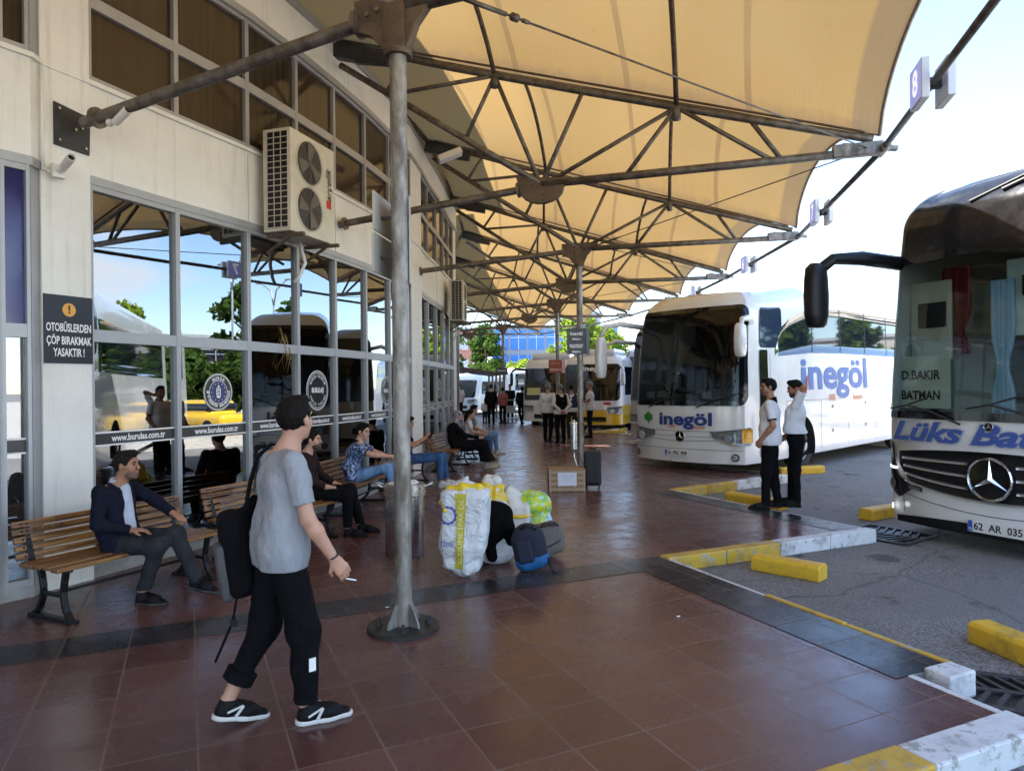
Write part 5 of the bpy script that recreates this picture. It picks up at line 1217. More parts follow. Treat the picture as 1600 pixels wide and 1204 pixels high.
# platform number boxes on the eave tube
M_NUMB = mat('pale_blue_number_face', (.30, .38, .78), .4, emis=((.34, .42, 1.0), .10)); M_NUMS = mat('number_box_side', (.72, .73, .76), .5)  # faint glow added to brighten the number faces and the front digit
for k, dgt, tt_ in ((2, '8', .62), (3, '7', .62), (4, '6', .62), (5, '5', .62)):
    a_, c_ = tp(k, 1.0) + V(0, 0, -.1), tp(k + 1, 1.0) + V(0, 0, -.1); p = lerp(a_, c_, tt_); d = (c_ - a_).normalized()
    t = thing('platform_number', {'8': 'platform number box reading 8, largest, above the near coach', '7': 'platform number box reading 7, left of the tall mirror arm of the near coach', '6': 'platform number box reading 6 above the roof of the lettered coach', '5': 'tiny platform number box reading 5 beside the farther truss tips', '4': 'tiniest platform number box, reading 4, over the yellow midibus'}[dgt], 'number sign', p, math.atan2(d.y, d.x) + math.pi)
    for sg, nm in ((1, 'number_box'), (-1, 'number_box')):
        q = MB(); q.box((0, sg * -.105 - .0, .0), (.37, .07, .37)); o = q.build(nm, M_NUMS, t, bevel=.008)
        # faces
    q = MB(); q.box((0, -.142, 0), (.34, .004, .34)); o = q.build('number_face', M_NUMB, t); text_on('digit', dgt, plane_fn(V(0, -.145, 0), V(1, 0, 0), V(0, 0, 1), .001), mat('glowing_digit', (.8, .8, .85), .4, emis=((.9, .92, 1), .15)), o, .32, bold=.010)
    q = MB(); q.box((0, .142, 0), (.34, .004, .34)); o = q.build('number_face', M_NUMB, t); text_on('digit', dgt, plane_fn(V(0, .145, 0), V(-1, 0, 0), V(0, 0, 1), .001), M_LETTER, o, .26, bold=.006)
    q = MB(); q.box((0, 0, .0), (.05, .16, .10)); q.build('clamp', M_DKSTEEL, t)
# lamp under the canopy
t = thing('strip_light', 'pale rectangular strip light slung under the canopy by the wall', 'light fitting', A(703, 243, 11.6), R(30))
q = MB(); q.box((0, 0, 0), (.42, .16, .10)); q.build('housing', M_WHITE, t, bevel=.01); t.rotation_euler = (R(-10), R(-24), R(10))
q = MB(); q.box((0, 0, -.055), (.38, .12, .012)); q.build('diffuser', mat('lamp_diffuser', (.6, .6, .62), .4), t)
# ================================================================ things on the facade
i = i0 + 2; d = (PL[i + 1] - PL[i]).normalized(); nn = sn(i); mid = (PL[i] + PL[i + 1]) / 2
t = thing('notice_board', 'black notice board with an orange warning disc and white Turkish lettering on the pilaster', 'sign', mid, 0)
z0, z1 = A(98, 568, mid.y).z, A(98, 463, mid.y).z; w = (PL[i + 1] - PL[i]).length * .98; loc = nn * .066
def PB(u, v): return loc + d * u + V(0, 0, (z0 + z1) / 2 + v)
H_ = z1 - z0
q = MB(); q.prism([PB(-w / 2, -H_ / 2), PB(w / 2, -H_ / 2), PB(w / 2, H_ / 2), PB(-w / 2, H_ / 2)], nn * .012); q.build('board', M_SIGNBLK, t, bevel=.002)
o_ = loc + nn * .0125
of = lambda u, v: PB(u, v) + nn * .0135
disc(of(0, H_ * .29), d, V(0, 0, 1), 0, .058, .001).build('warning_disc', mat('orange_disc', (.75, .38, .07), .5), t, fix=False)
text_on('exclamation', '!', lambda u, v: of(u, H_ * .29 + v) + nn * .003, M_INK, t, .10, bold=.003)
for s_, v, ww in (('OTOBÜSLERDEN', .02, .92), ('ÇÖP BIRAKMAK', -.17, .92), ('YASAKTIR !', -.345, .64)): text_on('notice_lettering', s_, (lambda vv: (lambda u, v2: of(u, H_ * vv + v2)))(v), M_LETTER, t, .098, width=w * ww, bold=.0022)
def cctv(label, p, rz, tilt, arm=True):
    t = thing('security_camera', label, 'security camera', p, rz)
    q = MB(); q.box((0, .02, -.01), (.10, .06, .12)); q.build('junction_box', M_WHITE, t, bevel=.008) if arm else None
    q = MB(); M_ = Matrix.Rotation(tilt, 3, 'X') @ Matrix.Rotation(R(90), 3, 'X'); q.lathe([(.026, -.09), (.033, -.085), (.036, .09), (.036, .11), (.030, .11), (.028, .09)], (.0, -.17, .02), 18, M_); q.build('camera_body', M_WHITE, t, auto=40)
    q = MB(); q.lathe([(.026, .092), (.010, .096)], (.0, -.17, .02), 16, M_); q.build('lens', M_BLACK, t, auto=40)
    q = MB(); q.tube([(0, -.01, .0), (0, -.06, .0), (0, -.10, .015)], .016, 8); q.ball((0, -.02, 0), .034, 8); q.build('bracket', M_WHITE, t, smooth=True)
    return t
p = A(84, 267, 5.88) + sn(i) * .07; cctv('white security camera on its junction box on the pilaster', p, R(52), R(-16))
p = A(168, 194, 5.95) + V(.02, -.02, 0); cctv('small bullet security camera hanging at the wall end of the long strut', p, R(62), R(-22), False)
# steel anchor plate behind the first strut
t = thing('anchor_plate', 'dark square steel anchor plate bolted to the wall at the end of the long strut', 'wall plate', (0, 0, 0)); d = (PL[i + 1] - PL[i]).normalized()
pc = A(113, 200, 6.03); q = MB(); pc = mid + V(0, 0, pc.z) + d * .05
def PP(u, v, o=0): return pc + nn * (.063 + o) + d * u + V(0, 0, v)
q.prism([PP(-.16, -.18), PP(.15, -.19), PP(.16, .15), PP(-.16, .19)], nn * .014); q.build('plate', M_DKSTEEL, t, bevel=.002)
q = MB()
for u, v in ((-.12, .14), (.11, .11), (-.12, -.13), (.11, -.14), (.02, .0), (.08, .03)): q.tube([PP(u, v, .012), PP(u, v, .03)], .012, 6)
q.build('bolts', M_STAINLESS, t)
# outdoor units
def ac_unit(label, P0, d, nn, w=.95, h=1.30, dep=.36, brand=True):
    """P0 lower near corner of the back; d along the wall, nn out of the wall"""
    rz = math.atan2(d.y, d.x); t = thing('air_conditioner', label, 'air conditioner', P0, rz)
    M_AC = mat('yellowed_enamel', (.60, .57, .48), .5, noise=.12, nscale=3)
    q = MB(); q.box((w / 2, -dep / 2, h / 2), (w, dep, h)); body = q.build('casing', M_AC, t, bevel=.012)
    for zc in (h * .27, h * .73):
        rr = h * .215; cx = w * .40
        q = MB(); n = 36; q.lathe([(rr, 0), (rr, .004), (rr * .2, .008)], (cx, -dep - .002, zc), n, Matrix.Rotation(R(90), 3, 'X')); g_ = q.build('fan_opening', M_DKSTEEL, t, fix=True)
        q = MB(); 
        for j in range(3):
            a = 2 * math.pi * j / 3 + zc; q.add([V(cx + rr * .9 * math.cos(a + e) * (k_), -dep - .012 - .01 * k_, zc + rr * .9 * math.sin(a + e) * (k_)) for e, k_ in ((0, .15), (.2, 1), (.9, 1), (1.4, .2))], [(0, 1, 2, 3)])
        q.build('fan_blades', mat('grey_fan', (.16, .14, .12), .6), g_, fix=False)
        q = MB()
        for k_ in range(1, 12):
            r_ = rr * k_ / 11; q.tube([(cx + r_ * math.cos(a), -dep - .022, zc + r_ * math.sin(a)) for a in [2 * math.pi * e / 24 for e in range(24)]], .0018, 4, closed=True)
        for j in range(8): a = 2 * math.pi * j / 8; q.tube([(cx, -dep - .024, zc), (cx + rr * math.cos(a), -dep - .022, zc + rr * math.sin(a))], .0025, 4)
        q.build('fan_grille', mat('grey_wire', (.22, .19, .16), .5, .3), g_)
        q = MB(); q.tube([(cx + rr * math.cos(a), -dep - .006, zc + rr * math.sin(a)) for a in [2 * math.pi * e / 36 for e in range(36)]], .010, 6, closed=True); q.build('fan_ring', M_AC, g_, smooth=True)
    q = MB(); q.box((-.0035, -dep / 2 - .01, h / 2), (.006, dep * .72, h * .93)); q.build('coil', M_BLACK, t)
    q = MB()
    for j in range(4): q.box((-.010, -dep * .14 - dep * .74 * j / 3 - .012, h / 2), (.008, .008, h * .94))
    for j in range(17): q.box((-.012, -dep / 2 - .01, h * .035 + h * .93 * j / 16), (.008, dep * .76, .008))
    q.build('coil_guard', mat('beige_guard', (.55, .52, .44), .5), t)
    if brand:
        text_on('brand_lettering', 'arçelik', lambda u, v: V(w * .86 - v, -dep - .003, h * .60 + u), M_INK, t, .16, width=.42, shear=.3, bold=.003)
        q = MB(); q.box((w * .86, -dep - .002, h * .40), (.10, .002, .10)); q.build('brand_mark', mat('red_print', (.5, .02, .02), .4), t)
    for x in (.08, w - .1):
        q = MB(); q.beam((x, .0, -.03), (x, -dep - .12, -.03), .04, .04); q.beam((x, .0, -.22), (x, -dep * .8, -.05), .03, .03); q.beam((x, .01, .1), (x, .01, -.28), .04, .03); q.build('bracket', M_RUST, t)
    q = MB(); q.tube([(w * .7, -.05, -.0), (w * .74, -.10, -.25), (w * .70, -.04, -.42), (w * .66, .02, -.50)], .022, 8); q.build('pipe', M_WHITE, t, smooth=True); return t
i = i0 + 5; d = (PL[i + 1] - PL[i]).normalized(); nn = V(d.y, -d.x, 0)
P0 = A(430, 340, 8.15); base = lerp(PL[i], PL[i + 1], .12) + nn * .16
ac_unit('outdoor air conditioner with two fans and brand lettering, above the third window', V(base.x, base.y, 3.52), d, nn, w=.92, h=1.20, dep=.38)
i = i0 + 14; d = (PL[i + 1] - PL[i]).normalized(); nn = V(d.y, -d.x, 0); base = PL[i] + nn * .18
ac_unit('distant outdoor air conditioner near the far corner of the building', V(base.x, base.y, 3.30), d, nn, w=.9, h=1.0, dep=.34, brand=False)
# ================================================================ wheel stops and drain covers
def wheel_stop(label, a, c, z=ZA):
    a, c = Vector(a), Vector(c); m_ = (a + c) / 2; d = (c - a); L = d.length
    t = MB(); w, h = .10, .15
    vs = []
    for x in (-L / 2, L / 2):
        for (y, zz) in ((-w, 0), (-w, h * .82), (-w * .72, h), (w * .72, h), (w, h * .82), (w, 0)): vs.append((x, y, zz))
    t.add(vs, [(0, 1, 2, 3, 4, 5), (11, 10, 9, 8, 7, 6)] + [(k, k + 6, (k + 1) % 6 + 6, (k + 1) % 6) for k in range(6)])
    o = t.build('wheel_stop', M_STOPY, None, bevel=.012, loc=(m_.x, m_.y, z), rz=math.atan2(d.y, d.x)); return tag(o, label, 'wheel stop', 'yellow wheel stops in the bus bays')
wheel_stop('yellow concrete wheel stop beside the kerb of the nearest bay', G(1180, 887, ZA), G(1280, 908, ZA) + V(0.05, .02, 0))
wheel_stop('yellow concrete wheel stop cut by the right edge of the photo', G(1530, 1000, ZA), G(1530, 1000, ZA) + (G(1600, 1030, ZA) - G(1530, 1000, ZA)).normalized() * .9)
wheel_stop('yellow concrete wheel stop under the left corner of the near coach', G(1352, 812, ZA), G(1352, 812, ZA) + V(.62, .35, 0))
wheel_stop('yellow concrete wheel stop just left of the legs of the drivers', G(1138, 782, ZA), G(1225, 797, ZA))
wheel_stop('yellow concrete wheel stop beside the front wheel of the lettered coach', G(1216, 742, ZA), G(1284, 738, ZA) + V(0, 0, 0))
wheel_stop('small distant yellow wheel stop in front of the yellow midibus', G(953, 678, ZA), G(978, 679, ZA))
def grate(label, c, rz, L=.62, W=.62):
    t = thing('drain_cover', label, 'drain cover', (c.x, c.y, ZA + .004), rz); q = MB()
    for (x, y, a, b_) in ((0, -W / 2, L, .05), (0, W / 2, L, .05), (-L / 2, 0, .05, W), (L / 2, 0, .05, W), (0, 0, .04, W)): q.box((x, y, .012), (a, b_, .024))
    q.build('frame', M_DKSTEEL, t, bevel=.003); q = MB()
    for sg in (-1, 1):
        for j in range(6):
            y = -W / 2 + .08 + j * .095; q.beam((sg * .03, y, .012), (sg * (L / 2 - .03), y + .10, .012), .028, .02)
    q.build('bars', M_DKSTEEL, t); q = MB(); q.box((0, 0, .001), (L, W, .003)); q.build('pit', M_BLACK, t); return t
grate('cast iron drain cover in the asphalt at the lower right corner', G(1592, 1088, ZA), R(70), .5, .8); grate('flat steel drain grating in front of the near coach', G(1385, 836, ZA), R(35), .75, .8)
# ================================================================ luggage
def woven_white():
    m = bpy.data.materials.new('woven_white_sack'); m.use_nodes = True; n, l = nodes(m); b = n['Principled BSDF']; P = n.new('ShaderNodeTexCoord').outputs['Object']
    w = n.new('ShaderNodeTexChecker'); w.inputs['Scale'].default_value = 160; l.new(P, w.inputs['Vector'])
    c = mixc(n, l, w.outputs['Fac'], (.60, .63, .68), (.70, .72, .76)); c = mixc(n, l, mathn(n, l, 'MULTIPLY', ramp(n, l, noise(n, l, P, 4, 5), .5, .8), .3), c, (.4, .4, .4)); l.new(c, b.inputs['Base Color']); b.inputs['Roughness'].default_value = .42
    bp = n.new('ShaderNodeBump'); bp.inputs['Strength'].default_value = 1.0; bp.inputs['Distance'].default_value = .05; no = n.new('ShaderNodeTexNoise'); no.inputs['Scale'].default_value = 9; no.inputs['Detail'].default_value = 5; no.inputs['Distortion'].default_value = 1.6; l.new(P, no.inputs['Vector']); l.new(no.outputs['Fac'], bp.inputs['Height']); l.new(bp.outputs['Normal'], b.inputs['Normal']); return m
M_SACK = woven_white(); M_YELB = mat('yellow_sack_print', (.78, .56, .02), .42, noise=.15, nscale=12, bump=.5, bscale=20); M_OLIVE = mat('olive_yellow_band', (.50, .44, .03), .5, noise=.15, nscale=14)
def proj_on(o, name, pts_fs, org, ux, uy, material, parent, off=.006, dirn=None):
    """lay a flat shape onto the surface of object o (ray cast along the view of the print plane)"""
    org, ux, uy = Vector(org), Vector(ux).normalized(), Vector(uy).normalized(); nn = ux.cross(uy).normalized()
    dg = bpy.context.evaluated_depsgraph_get(); ev = o.evaluated_get(dg); vs, fs = pts_fs; out = []
    for (u, v) in [(p[0], p[1]) for p in vs]:
        s_ = org + ux * u + uy * v + nn * .5
        hit, loc, nr, _ = ev.ray_cast(s_, -nn)
        out.append((loc + nn * off) if hit else None)
    q = MB(); fs = [f for f in fs if all(out[i] is not None for i in f)]; q.add([p if p is not None else org for p in out], fs); return q.build(name, material, parent, fix=False)
def strip_shape(poly_l, poly_r, n=24):
    vs = []; 
    for i in range(n + 1):
        t = i / n; a = poly_l(t); b_ = poly_r(t)
        for j in range(5): vs.append((lerp(a[0], b_[0], j / 4), lerp(a[1], b_[1], j / 4)))
    return vs, [(i * 5 + j, i * 5 + j + 1, (i + 1) * 5 + j + 1, (i + 1) * 5 + j) for i in range(n) for j in range(4)]
g = G(722, 905); sk = thing('sack', 'tall white woven sack with a vertical yellow band, foremost of the luggage pile', 'sack', g, R(-6)); bpy.context.view_layer.update()
s = Solid(.008, .05, .0085, 21, 3); M_ = Matrix.Rotation(R(4), 3, 'Y')
s.box((.01, .14, .50), (.205, .13, .27), M_, .055, k=.05); s.box((.0, .13, .25), (.165, .11, .19), M_, .05, k=.10); s.ell((.0, .11, .10), (.12, .10, .10)); s.box((.10, .14, .74), (.12, .09, .06), Matrix.Rotation(R(12), 3, 'Y'), .04); s.box((-.12, .14, .70), (.07, .09, .07), Matrix.Rotation(R(-20), 3, 'Y'), .03); s.cone((.035, .01, .05), (.02, .06, .25), .012, .09); s.cut((0, 0, .0), (0, 0, -1))
body = s.build('sack_body', M_SACK, sk, 2)
bpy.context.view_layer.update()
s = Solid(.008, .03, .004, 40, 5); s.chain([(-.20, .12, .66), (-.12, .10, .77), (.0, .08, .80), (.14, .10, .79), (.22, .14, .72)], [.03, .035, .035, .035, .03]); s.cone((-.12, .08, .76), (-.15, .02, .60), .03, .022)
s.build('yellow_top_band', M_YELB, sk); s = Solid(.008, .03, .003, 40, 6); s.cone((-.06, .14, .78), (.03, .14, .88), .06, .015); s.ell((0, .14, .80), (.12, .08, .05)); s.build('tied_neck', M_SACK, sk)
o_ = V(-.01, 0, .42); ux, uy = V(1, 0, 0), V(0, 0, 1)
dgraph = bpy.context.view_layer.update()
bandc = proj_on(body, 'printed_band', strip_shape(lambda t: (-.055 + .02 * math.sin(3 * t), -.33 + .66 * t), lambda t: (.02 + .035 * t, -.33 + .66 * t)), o_, ux, uy, M_OLIVE, sk, .005)
vs, fs = text_mesh('BÜDÜME İPAK DE', .06); W_ = max(p.x for p in vs) - min(p.x for p in vs)
proj_on(body, 'band_lettering', ([(-p.y * 1.0 + .005 + (p.x * .56 / W_) * .03, p.x * .56 / W_) for p in vs], fs), o_, ux, uy, mat('pale_yellow_print', (.8, .76, .4), .5), sk, .009)
def gear_shape(r):
    vs = []; N = 48
    for k in range(N): rr = r * (1.14 if k % 4 < 2 else 1.0); a = 2 * math.pi * k / N; vs += [(rr * math.cos(a), rr * math.sin(a)), (r * .82 * math.cos(a), r * .82 * math.sin(a))]
    return vs, [(2 * k, 2 * k + 1, 2 * ((k + 1) % N) + 1, 2 * ((k + 1) % N)) for k in range(N)]
M_BLPR = mat('blue_sack_print', (.05, .08, .38), .5)
gv, gf = gear_shape(.075); o2 = V(-.125, 0, .56); proj_on(body, 'gear_print', (gv, gf), o2, V(1, -.25, 0), uy, M_BLPR, sk, .006)
vs, fs = text_mesh('TİME', .06); proj_on(body, 'blue_lettering', ([(p.x, p.y) for p in vs], fs), V(-.13, 0, .31), V(1, -.1, 0), uy, M_BLPR, sk, .006)
# white sack under the jacket
g2_ = G(775, 884); sk2 = thing('sack', 'low white woven sack half covered by the black jacket', 'sack', g2_, 0)
s = Solid(.009, .06, .006, 26, 8); s.box((.0, .18, .24), (.17, .14, .23), None, .09); s.ell((.02, .16, .50), (.12, .11, .10)); s.ell((-.03, .07, .10), (.15, .1, .10)); s.cut((0, 0, 0), (0, 0, -1)); s.build('sack_body', M_SACK, sk2)
jk = thing('jacket', 'black jacket thrown over the luggage with one sleeve hanging down', 'jacket', g2_, 0)
s = Solid(.008, .05, .006, 34, 9); s.ell((.0, .06, .50), (.15, .10, .10)); s.cone((-.02, .02, .50), (-.02, -.0, .30), .10, .09); s.chain([(-.08, .02, .48), (-.08, -.03, .30), (-.03, -.04, .10)], [.07, .055, .05]); s.chain([(.10, .03, .48), (.12, -.02, .36), (.14, -.03, .24)], [.06, .05, .045]); s.build('cloth', mat('black_cloth', (.0035, .0035, .004), .9, noise=.3, nscale=12, spec=.08, bump=.8, bscale=14, bdist=.03), jk)
# yellow and white bag on top behind
g3 = G(770, 842); bg = thing('carrier_bag', 'bulging yellow and white plastic bag at the back of the luggage pile', 'bag', g3, 0)
def patterned(name, c1, c2, c3, sc):
    m = bpy.data.materials.new(name); m.use_nodes = True; n, l = nodes(m); b = n['Principled BSDF']; P = n.new('ShaderNodeTexCoord').outputs['Object']
    c = mixc(n, l, ramp(n, l, noise(n, l, P, sc, 1, .3), .50, .53), c1, c2); c = mixc(n, l, ramp(n, l, noise(n, l, P, sc * 1.9, 2, .4), .60, .62), c, c3); l.new(c, b.inputs['Base Color']); b.inputs['Roughness'].default_value = .3
    bp = n.new('ShaderNodeBump'); bp.inputs['Strength'].default_value = .7; bp.inputs['Distance'].default_value = .015; l.new(noise(n, l, P, 16, 4), bp.inputs['Height']); l.new(bp.outputs['Normal'], b.inputs['Normal']); return m
s = Solid(.008, .05, .014, 26, 11); s.box((.0, .12, .24), (.14, .11, .22), None, .05); s.box((-.02, .10, .50), (.13, .10, .13), Matrix.Rotation(R(18), 3, 'Y'), .04); s.ell((.07, .09, .40), (.11, .10, .12)); s.build('bag_body', patterned('yellow_printed_plastic', (.80, .55, .01), (.74, .50, .02), (.70, .60, .52), 12), bg)
s = Solid(.008, .04, .014, 30, 12); s.box((-.01, .09, .63), (.10, .08, .05), Matrix.Rotation(R(-14), 3, 'Y'), .03); s.cone((.03, .09, .64), (-.05, .09, .67), .06, .04); s.build('bag_neck', mat('crumpled_white_plastic', (.62, .62, .60), .5), bg)
g4 = G(808, 838); wb = thing('carrier_bag', 'small white and yellow striped bag between the jacket and the printed bag', 'bag', g4, 0)
s = Solid(.008, .05, .012, 28, 13); s.box((.02, .08, .20), (.13, .10, .17), None, .05); s.box((-.05, .1, .45), (.095, .08, .08), Matrix.Rotation(R(25), 3, 'Y'), .04); s.cone((-.03, .1, .30), (-.05, .1, .42), .09, .08); s.build('bag_body', mat('crumpled_white_plastic', (.62, .62, .60), .5), wb)
q = MB(); q.tube([V(.02 + .135 * math.cos(a), .08 + .115 * math.sin(a), .23) for a in [2 * math.pi * k / 24 for k in range(24)]], .022, 6, closed=True); q.build('yellow_stripe', M_YELB, wb, smooth=True)
g5 = G(835, 836); pb_ = thing('printed_bag', 'round yellow and green cartoon-coloured bag lying on the grey holdall', 'bag', g5, 0)
tag(pb_, 'round plastic bag printed yellow, green and pale blue, behind the grey holdall')
s = Solid(.008, .04, .013, 30, 14); s.ell((.0, .16, .32), (.21, .15, .16)); s.ell((.05, .14, .14), (.14, .12, .14)); s.cone((-.10, .16, .40), (.0, .16, .36), .08, .11)
s.build('bag_body', patterned('yellow_green_printed_plastic', (.52, .60, .02), (.24, .50, .12), (.45, .68, .72), 13), pb_)
s = Solid(.009, .02, .003, 30, 15); s.cone((.16, .10, .22), (.20, .08, .05), .03, .05); s.build('blue_corner', mat('pale_blue_plastic', (.40, .62, .75), .4), pb_)
# navy and blue rucksack
g6 = G(829, 896); rk = thing('rucksack', 'navy rucksack with a bright blue base leaning on the grey holdall', 'rucksack', g6, 0)
M_NAVYC = mat('navy_cloth', (.008, .012, .03), .8, noise=.3, nscale=20); M_BLUEC = mat('bright_blue_cloth', (.01, .10, .28), .7, noise=.2, nscale=20)
M_ = Matrix.Rotation(R(-12), 3, 'Y')
s = Solid(.007, .05, .003, 30, 16); s.box((.0, .10, .20), (.155, .10, .19), M_, .09); s.ell((-.03, .10, .36), (.11, .09, .08)); s.cut((0, 0, 0), (0, 0, -1)); s.cut((0, 0, .135), (.25, 0, -1)); s.build('upper_body', M_NAVYC, rk)
s = Solid(.007, .05, .003, 30, 16); s.box((.0, .10, .20), (.158, .103, .19), M_, .09); s.cut((0, 0, 0), (0, 0, -1)); s.cut((0, 0, .135), (-.25, 0, 1)); s.build('blue_base', M_BLUEC, rk)
s = Solid(.006, .03, .002, 30, 17); s.box((-.05, .0, .20), (.075, .03, .11), M_, .03); s.build('front_pocket', M_NAVYC, rk)
q = MB(); q.tube([(-.08, .02, .40), (-.05, -.0, .44), (.02, .0, .43), (.05, .03, .39)], .010, 8); q.build('top_handle', M_BLACK, rk, smooth=True)
q = MB(); q.tube([(.16, .05, .14), (.19, .0, .06), (.21, .0, .02), (.24, .03, .015)], .012, 6); q.build('loose_strap', M_BLACK, rk, smooth=True)
g7 = G(862, 874); hd_ = thing('holdall', 'grey holdall with black zips at the right end of the luggage pile', 'holdall', g7, R(20))
M_GREYC = mat('grey_brown_cloth', (.13, .115, .105), .85, noise=.2, nscale=22)
M_ = Matrix.Rotation(R(-10), 3, 'Y'); s = Solid(.007, .05, .003, 28, 18); s.box((-.02, .16, .165), (.20, .13, .155), M_, .08); s.cut((0, 0, 0), (0, 0, -1)); s.build('bag_body', M_GREYC, hd_)
q = MB(); q.tube([(-.14, .02, .29), (-.09, .0, .35), (.05, .02, .35), (.10, .06, .31)], .010, 8); q.build('handle', M_BLACK, hd_, smooth=True)
q = MB(); q.tube([(-.12, .022, .10), (.0, .022, .13), (.10, .03, .17), (.165, .07, .20), (.18, .16, .21)], .006, 6); q.tube([(-.16, .04, .31), (.0, .04, .325), (.14, .08, .30)], .006, 6); q.build('zip', M_BLACK, hd_, smooth=True)
# suitcase and box
g8 = G(926, 765); cs = thing('suitcase', 'upright black trolley suitcase beside the cardboard box', 'suitcase', g8, R(-8))
q = MB(); q.box((0, .12, .34), (.28, .20, .56)); q.build('case_body', mat('black_case_fabric', (.010, .010, .012), .6, noise=.3, nscale=30), cs, bevel=.035)
q = MB(); q.box((0, .01, .28), (.22, .03, .36)); q.build('front_pocket', mat('black_case_fabric', (.01, .01, .012), .6), cs, bevel=.015)
for x in (-.10, .10):
    for y in (.05, .19): q = MB(); q.lathe([(.026, -.012), (.03, -.008), (.03, .008), (.026, .012)], (x, y, .03), 14, Matrix.Rotation(R(90), 3, 'Y')); q.build('wheel', M_BLACK, cs)
q = MB(); q.tube([(-.05, .12, .62), (-.05, .12, .65), (.05, .12, .65), (.05, .12, .62)], .010, 6); q.build('handle', M_BLACK, cs)
g9 = (G(858, 768) + G(915, 768)) / 2; bx_ = thing('cardboard_box', 'brown cardboard box with a white paper taped on its front', 'box', g9, R(1))
M_CARD = mat('cardboard', (.30, .175, .085), .75, noise=.12, nscale=6); M_TAPE = mat('packing_tape', (.36, .27, .18), .25)
q = MB(); q.box((0, .20, .18), (.58, .40, .36)); q.build('carton', M_CARD, bx_, bevel=.006)
q = MB(); 
for z in (.04, .13, .22, .31): q.box((0, -.002, z), (.578, .003, .035))
for x in (-.27, -.12, .12, .27): q.box((x, -.0035, .18), (.03, .003, .358))
q.build('tape', M_TAPE, bx_); q = MB(); q.box((.0, -.007, .20), (.30, .003, .21)); pp_ = q.build('paper_label', mat('lilac_white_paper', (.66, .66, .76), .6), bx_)
text_on('handwritten_lines', 'MUSTAFA GÜNEŞ' if False else 'İNEGÖL - BURSA', plane_fn(V(0, -.009, .25), V(1, 0, 0), V(0, 0, 1), .001), mat('grey_ink', (.3, .3, .4), .6), pp_, .03, width=.2); text_on('handwritten_lines', 'TEL 0224', plane_fn(V(0, -.009, .20), V(1, 0, 0), V(0, 0, 1), .001), mat('grey_ink', (.3, .3, .4), .6), pp_, .03, width=.13)
# small litter: cigarette ends and a flattened wrapper
for i_, (px, py) in enumerate(((1060, 963), (605, 949))):
    p = G(px, py); q = MB(); q.tube([(-.012, 0, .004), (.012, .004, .004)], .004, 8); o = q.build('cigarette_end', M_LETTER, None, loc=(p.x, p.y, 0)); tag(o, ['cigarette end on the red paving right of centre', 'cigarette end on the dark paving band by the column'][i_], 'litter')
p = G(1233, 880, ZA); s = Solid(.006, .01, .004, 60, 20); s.ell((0, 0, .01), (.05, .03, .014)); tag(s.build('crumpled_wrapper', mat('crumpled_white_plastic', (.62, .62, .6), .5), None), 'crumpled white wrapper on the asphalt by the yellow wheel stop', 'litter').location = (p.x - .55, p.y + .1, ZA)
# ================================================================ people
M_SKIN = mat('light_skin', (.50, .27, .185), .5, noise=.08, nscale=14); M_SKIN2 = mat('tanned_skin', (.36, .175, .105), .5, noise=.10, nscale=14)
M_HAIRB = mat('black_hair', (.009, .007, .006), .65, noise=.4, nscale=60, bump=.6, bscale=120, spec=.12); M_HAIRG = mat('grey_hair', (.22, .21, .20), .65, noise=.4, nscale=60, bump=.6, bscale=120)
M_BEARD = mat('short_beard', (.06, .035, .025), .8, noise=.4, nscale=80); M_EYE = mat('dark_eye', (.015, .01, .008), .2); M_LIP = mat('lips', (.32, .12, .09), .5)
def cloth(name, col, noise_=.10, rough=.85, bump=.9, sc=9): return mat(name, col, rough, noise=noise_, nscale=6, bump=bump, bscale=sc, spec=.12, bdist=.035, stretch=(1, 1.6, .8))
K_GREY = cloth('heather_grey_cotton', (.30, .315, .345)); K_BLACK = cloth('black_cotton', (.0045, .0045, .006)); K_WHITE = cloth('white_cotton', (.68, .68, .72), .05); K_NAVY = cloth('dark_navy_wool', (.009, .011, .022)); K_CHAR = cloth('charcoal_denim', (.028, .030, .036), .3)
K_JEAN = cloth('mid_blue_denim', (.05, .11, .24), .35); K_LJEAN = cloth('light_blue_denim', (.17, .30, .50), .25); K_BROWN = cloth('dark_brown_shirt', (.022, .012, .014)); K_VEST = cloth('navy_vest', (.03, .045, .10)); K_PINK = cloth('dusty_rose_cloth', (.35, .12, .12)); K_BEIGE = cloth('beige_cloth', (.36, .27, .19)); K_PALEB = cloth('pale_check_shirt', (.48, .52, .62), .2); K_TEAL = cloth('grey_blue_shirt', (.16, .19, .24))
K_FLOR = patterned('floral_navy_cotton', (.012, .02, .07), (.24, .34, .55), (.05, .09, .22), 34); K_SCARF = patterned('patterned_grey_scarf', (.12, .11, .12), (.35, .33, .34), (.03, .03, .035), 30)
M_SOLE = mat('white_rubber_sole', (.62, .61, .57), .5, noise=.12, nscale=20); M_SHB = cloth('black_shoe', (.008, .008, .009), .1, .5); M_SHW = mat('white_trainer', (.55, .55, .54), .6, noise=.1); M_SHBG = mat('beige_trainer', (.42, .36, .28), .7, noise=.1)
SHOE = {}
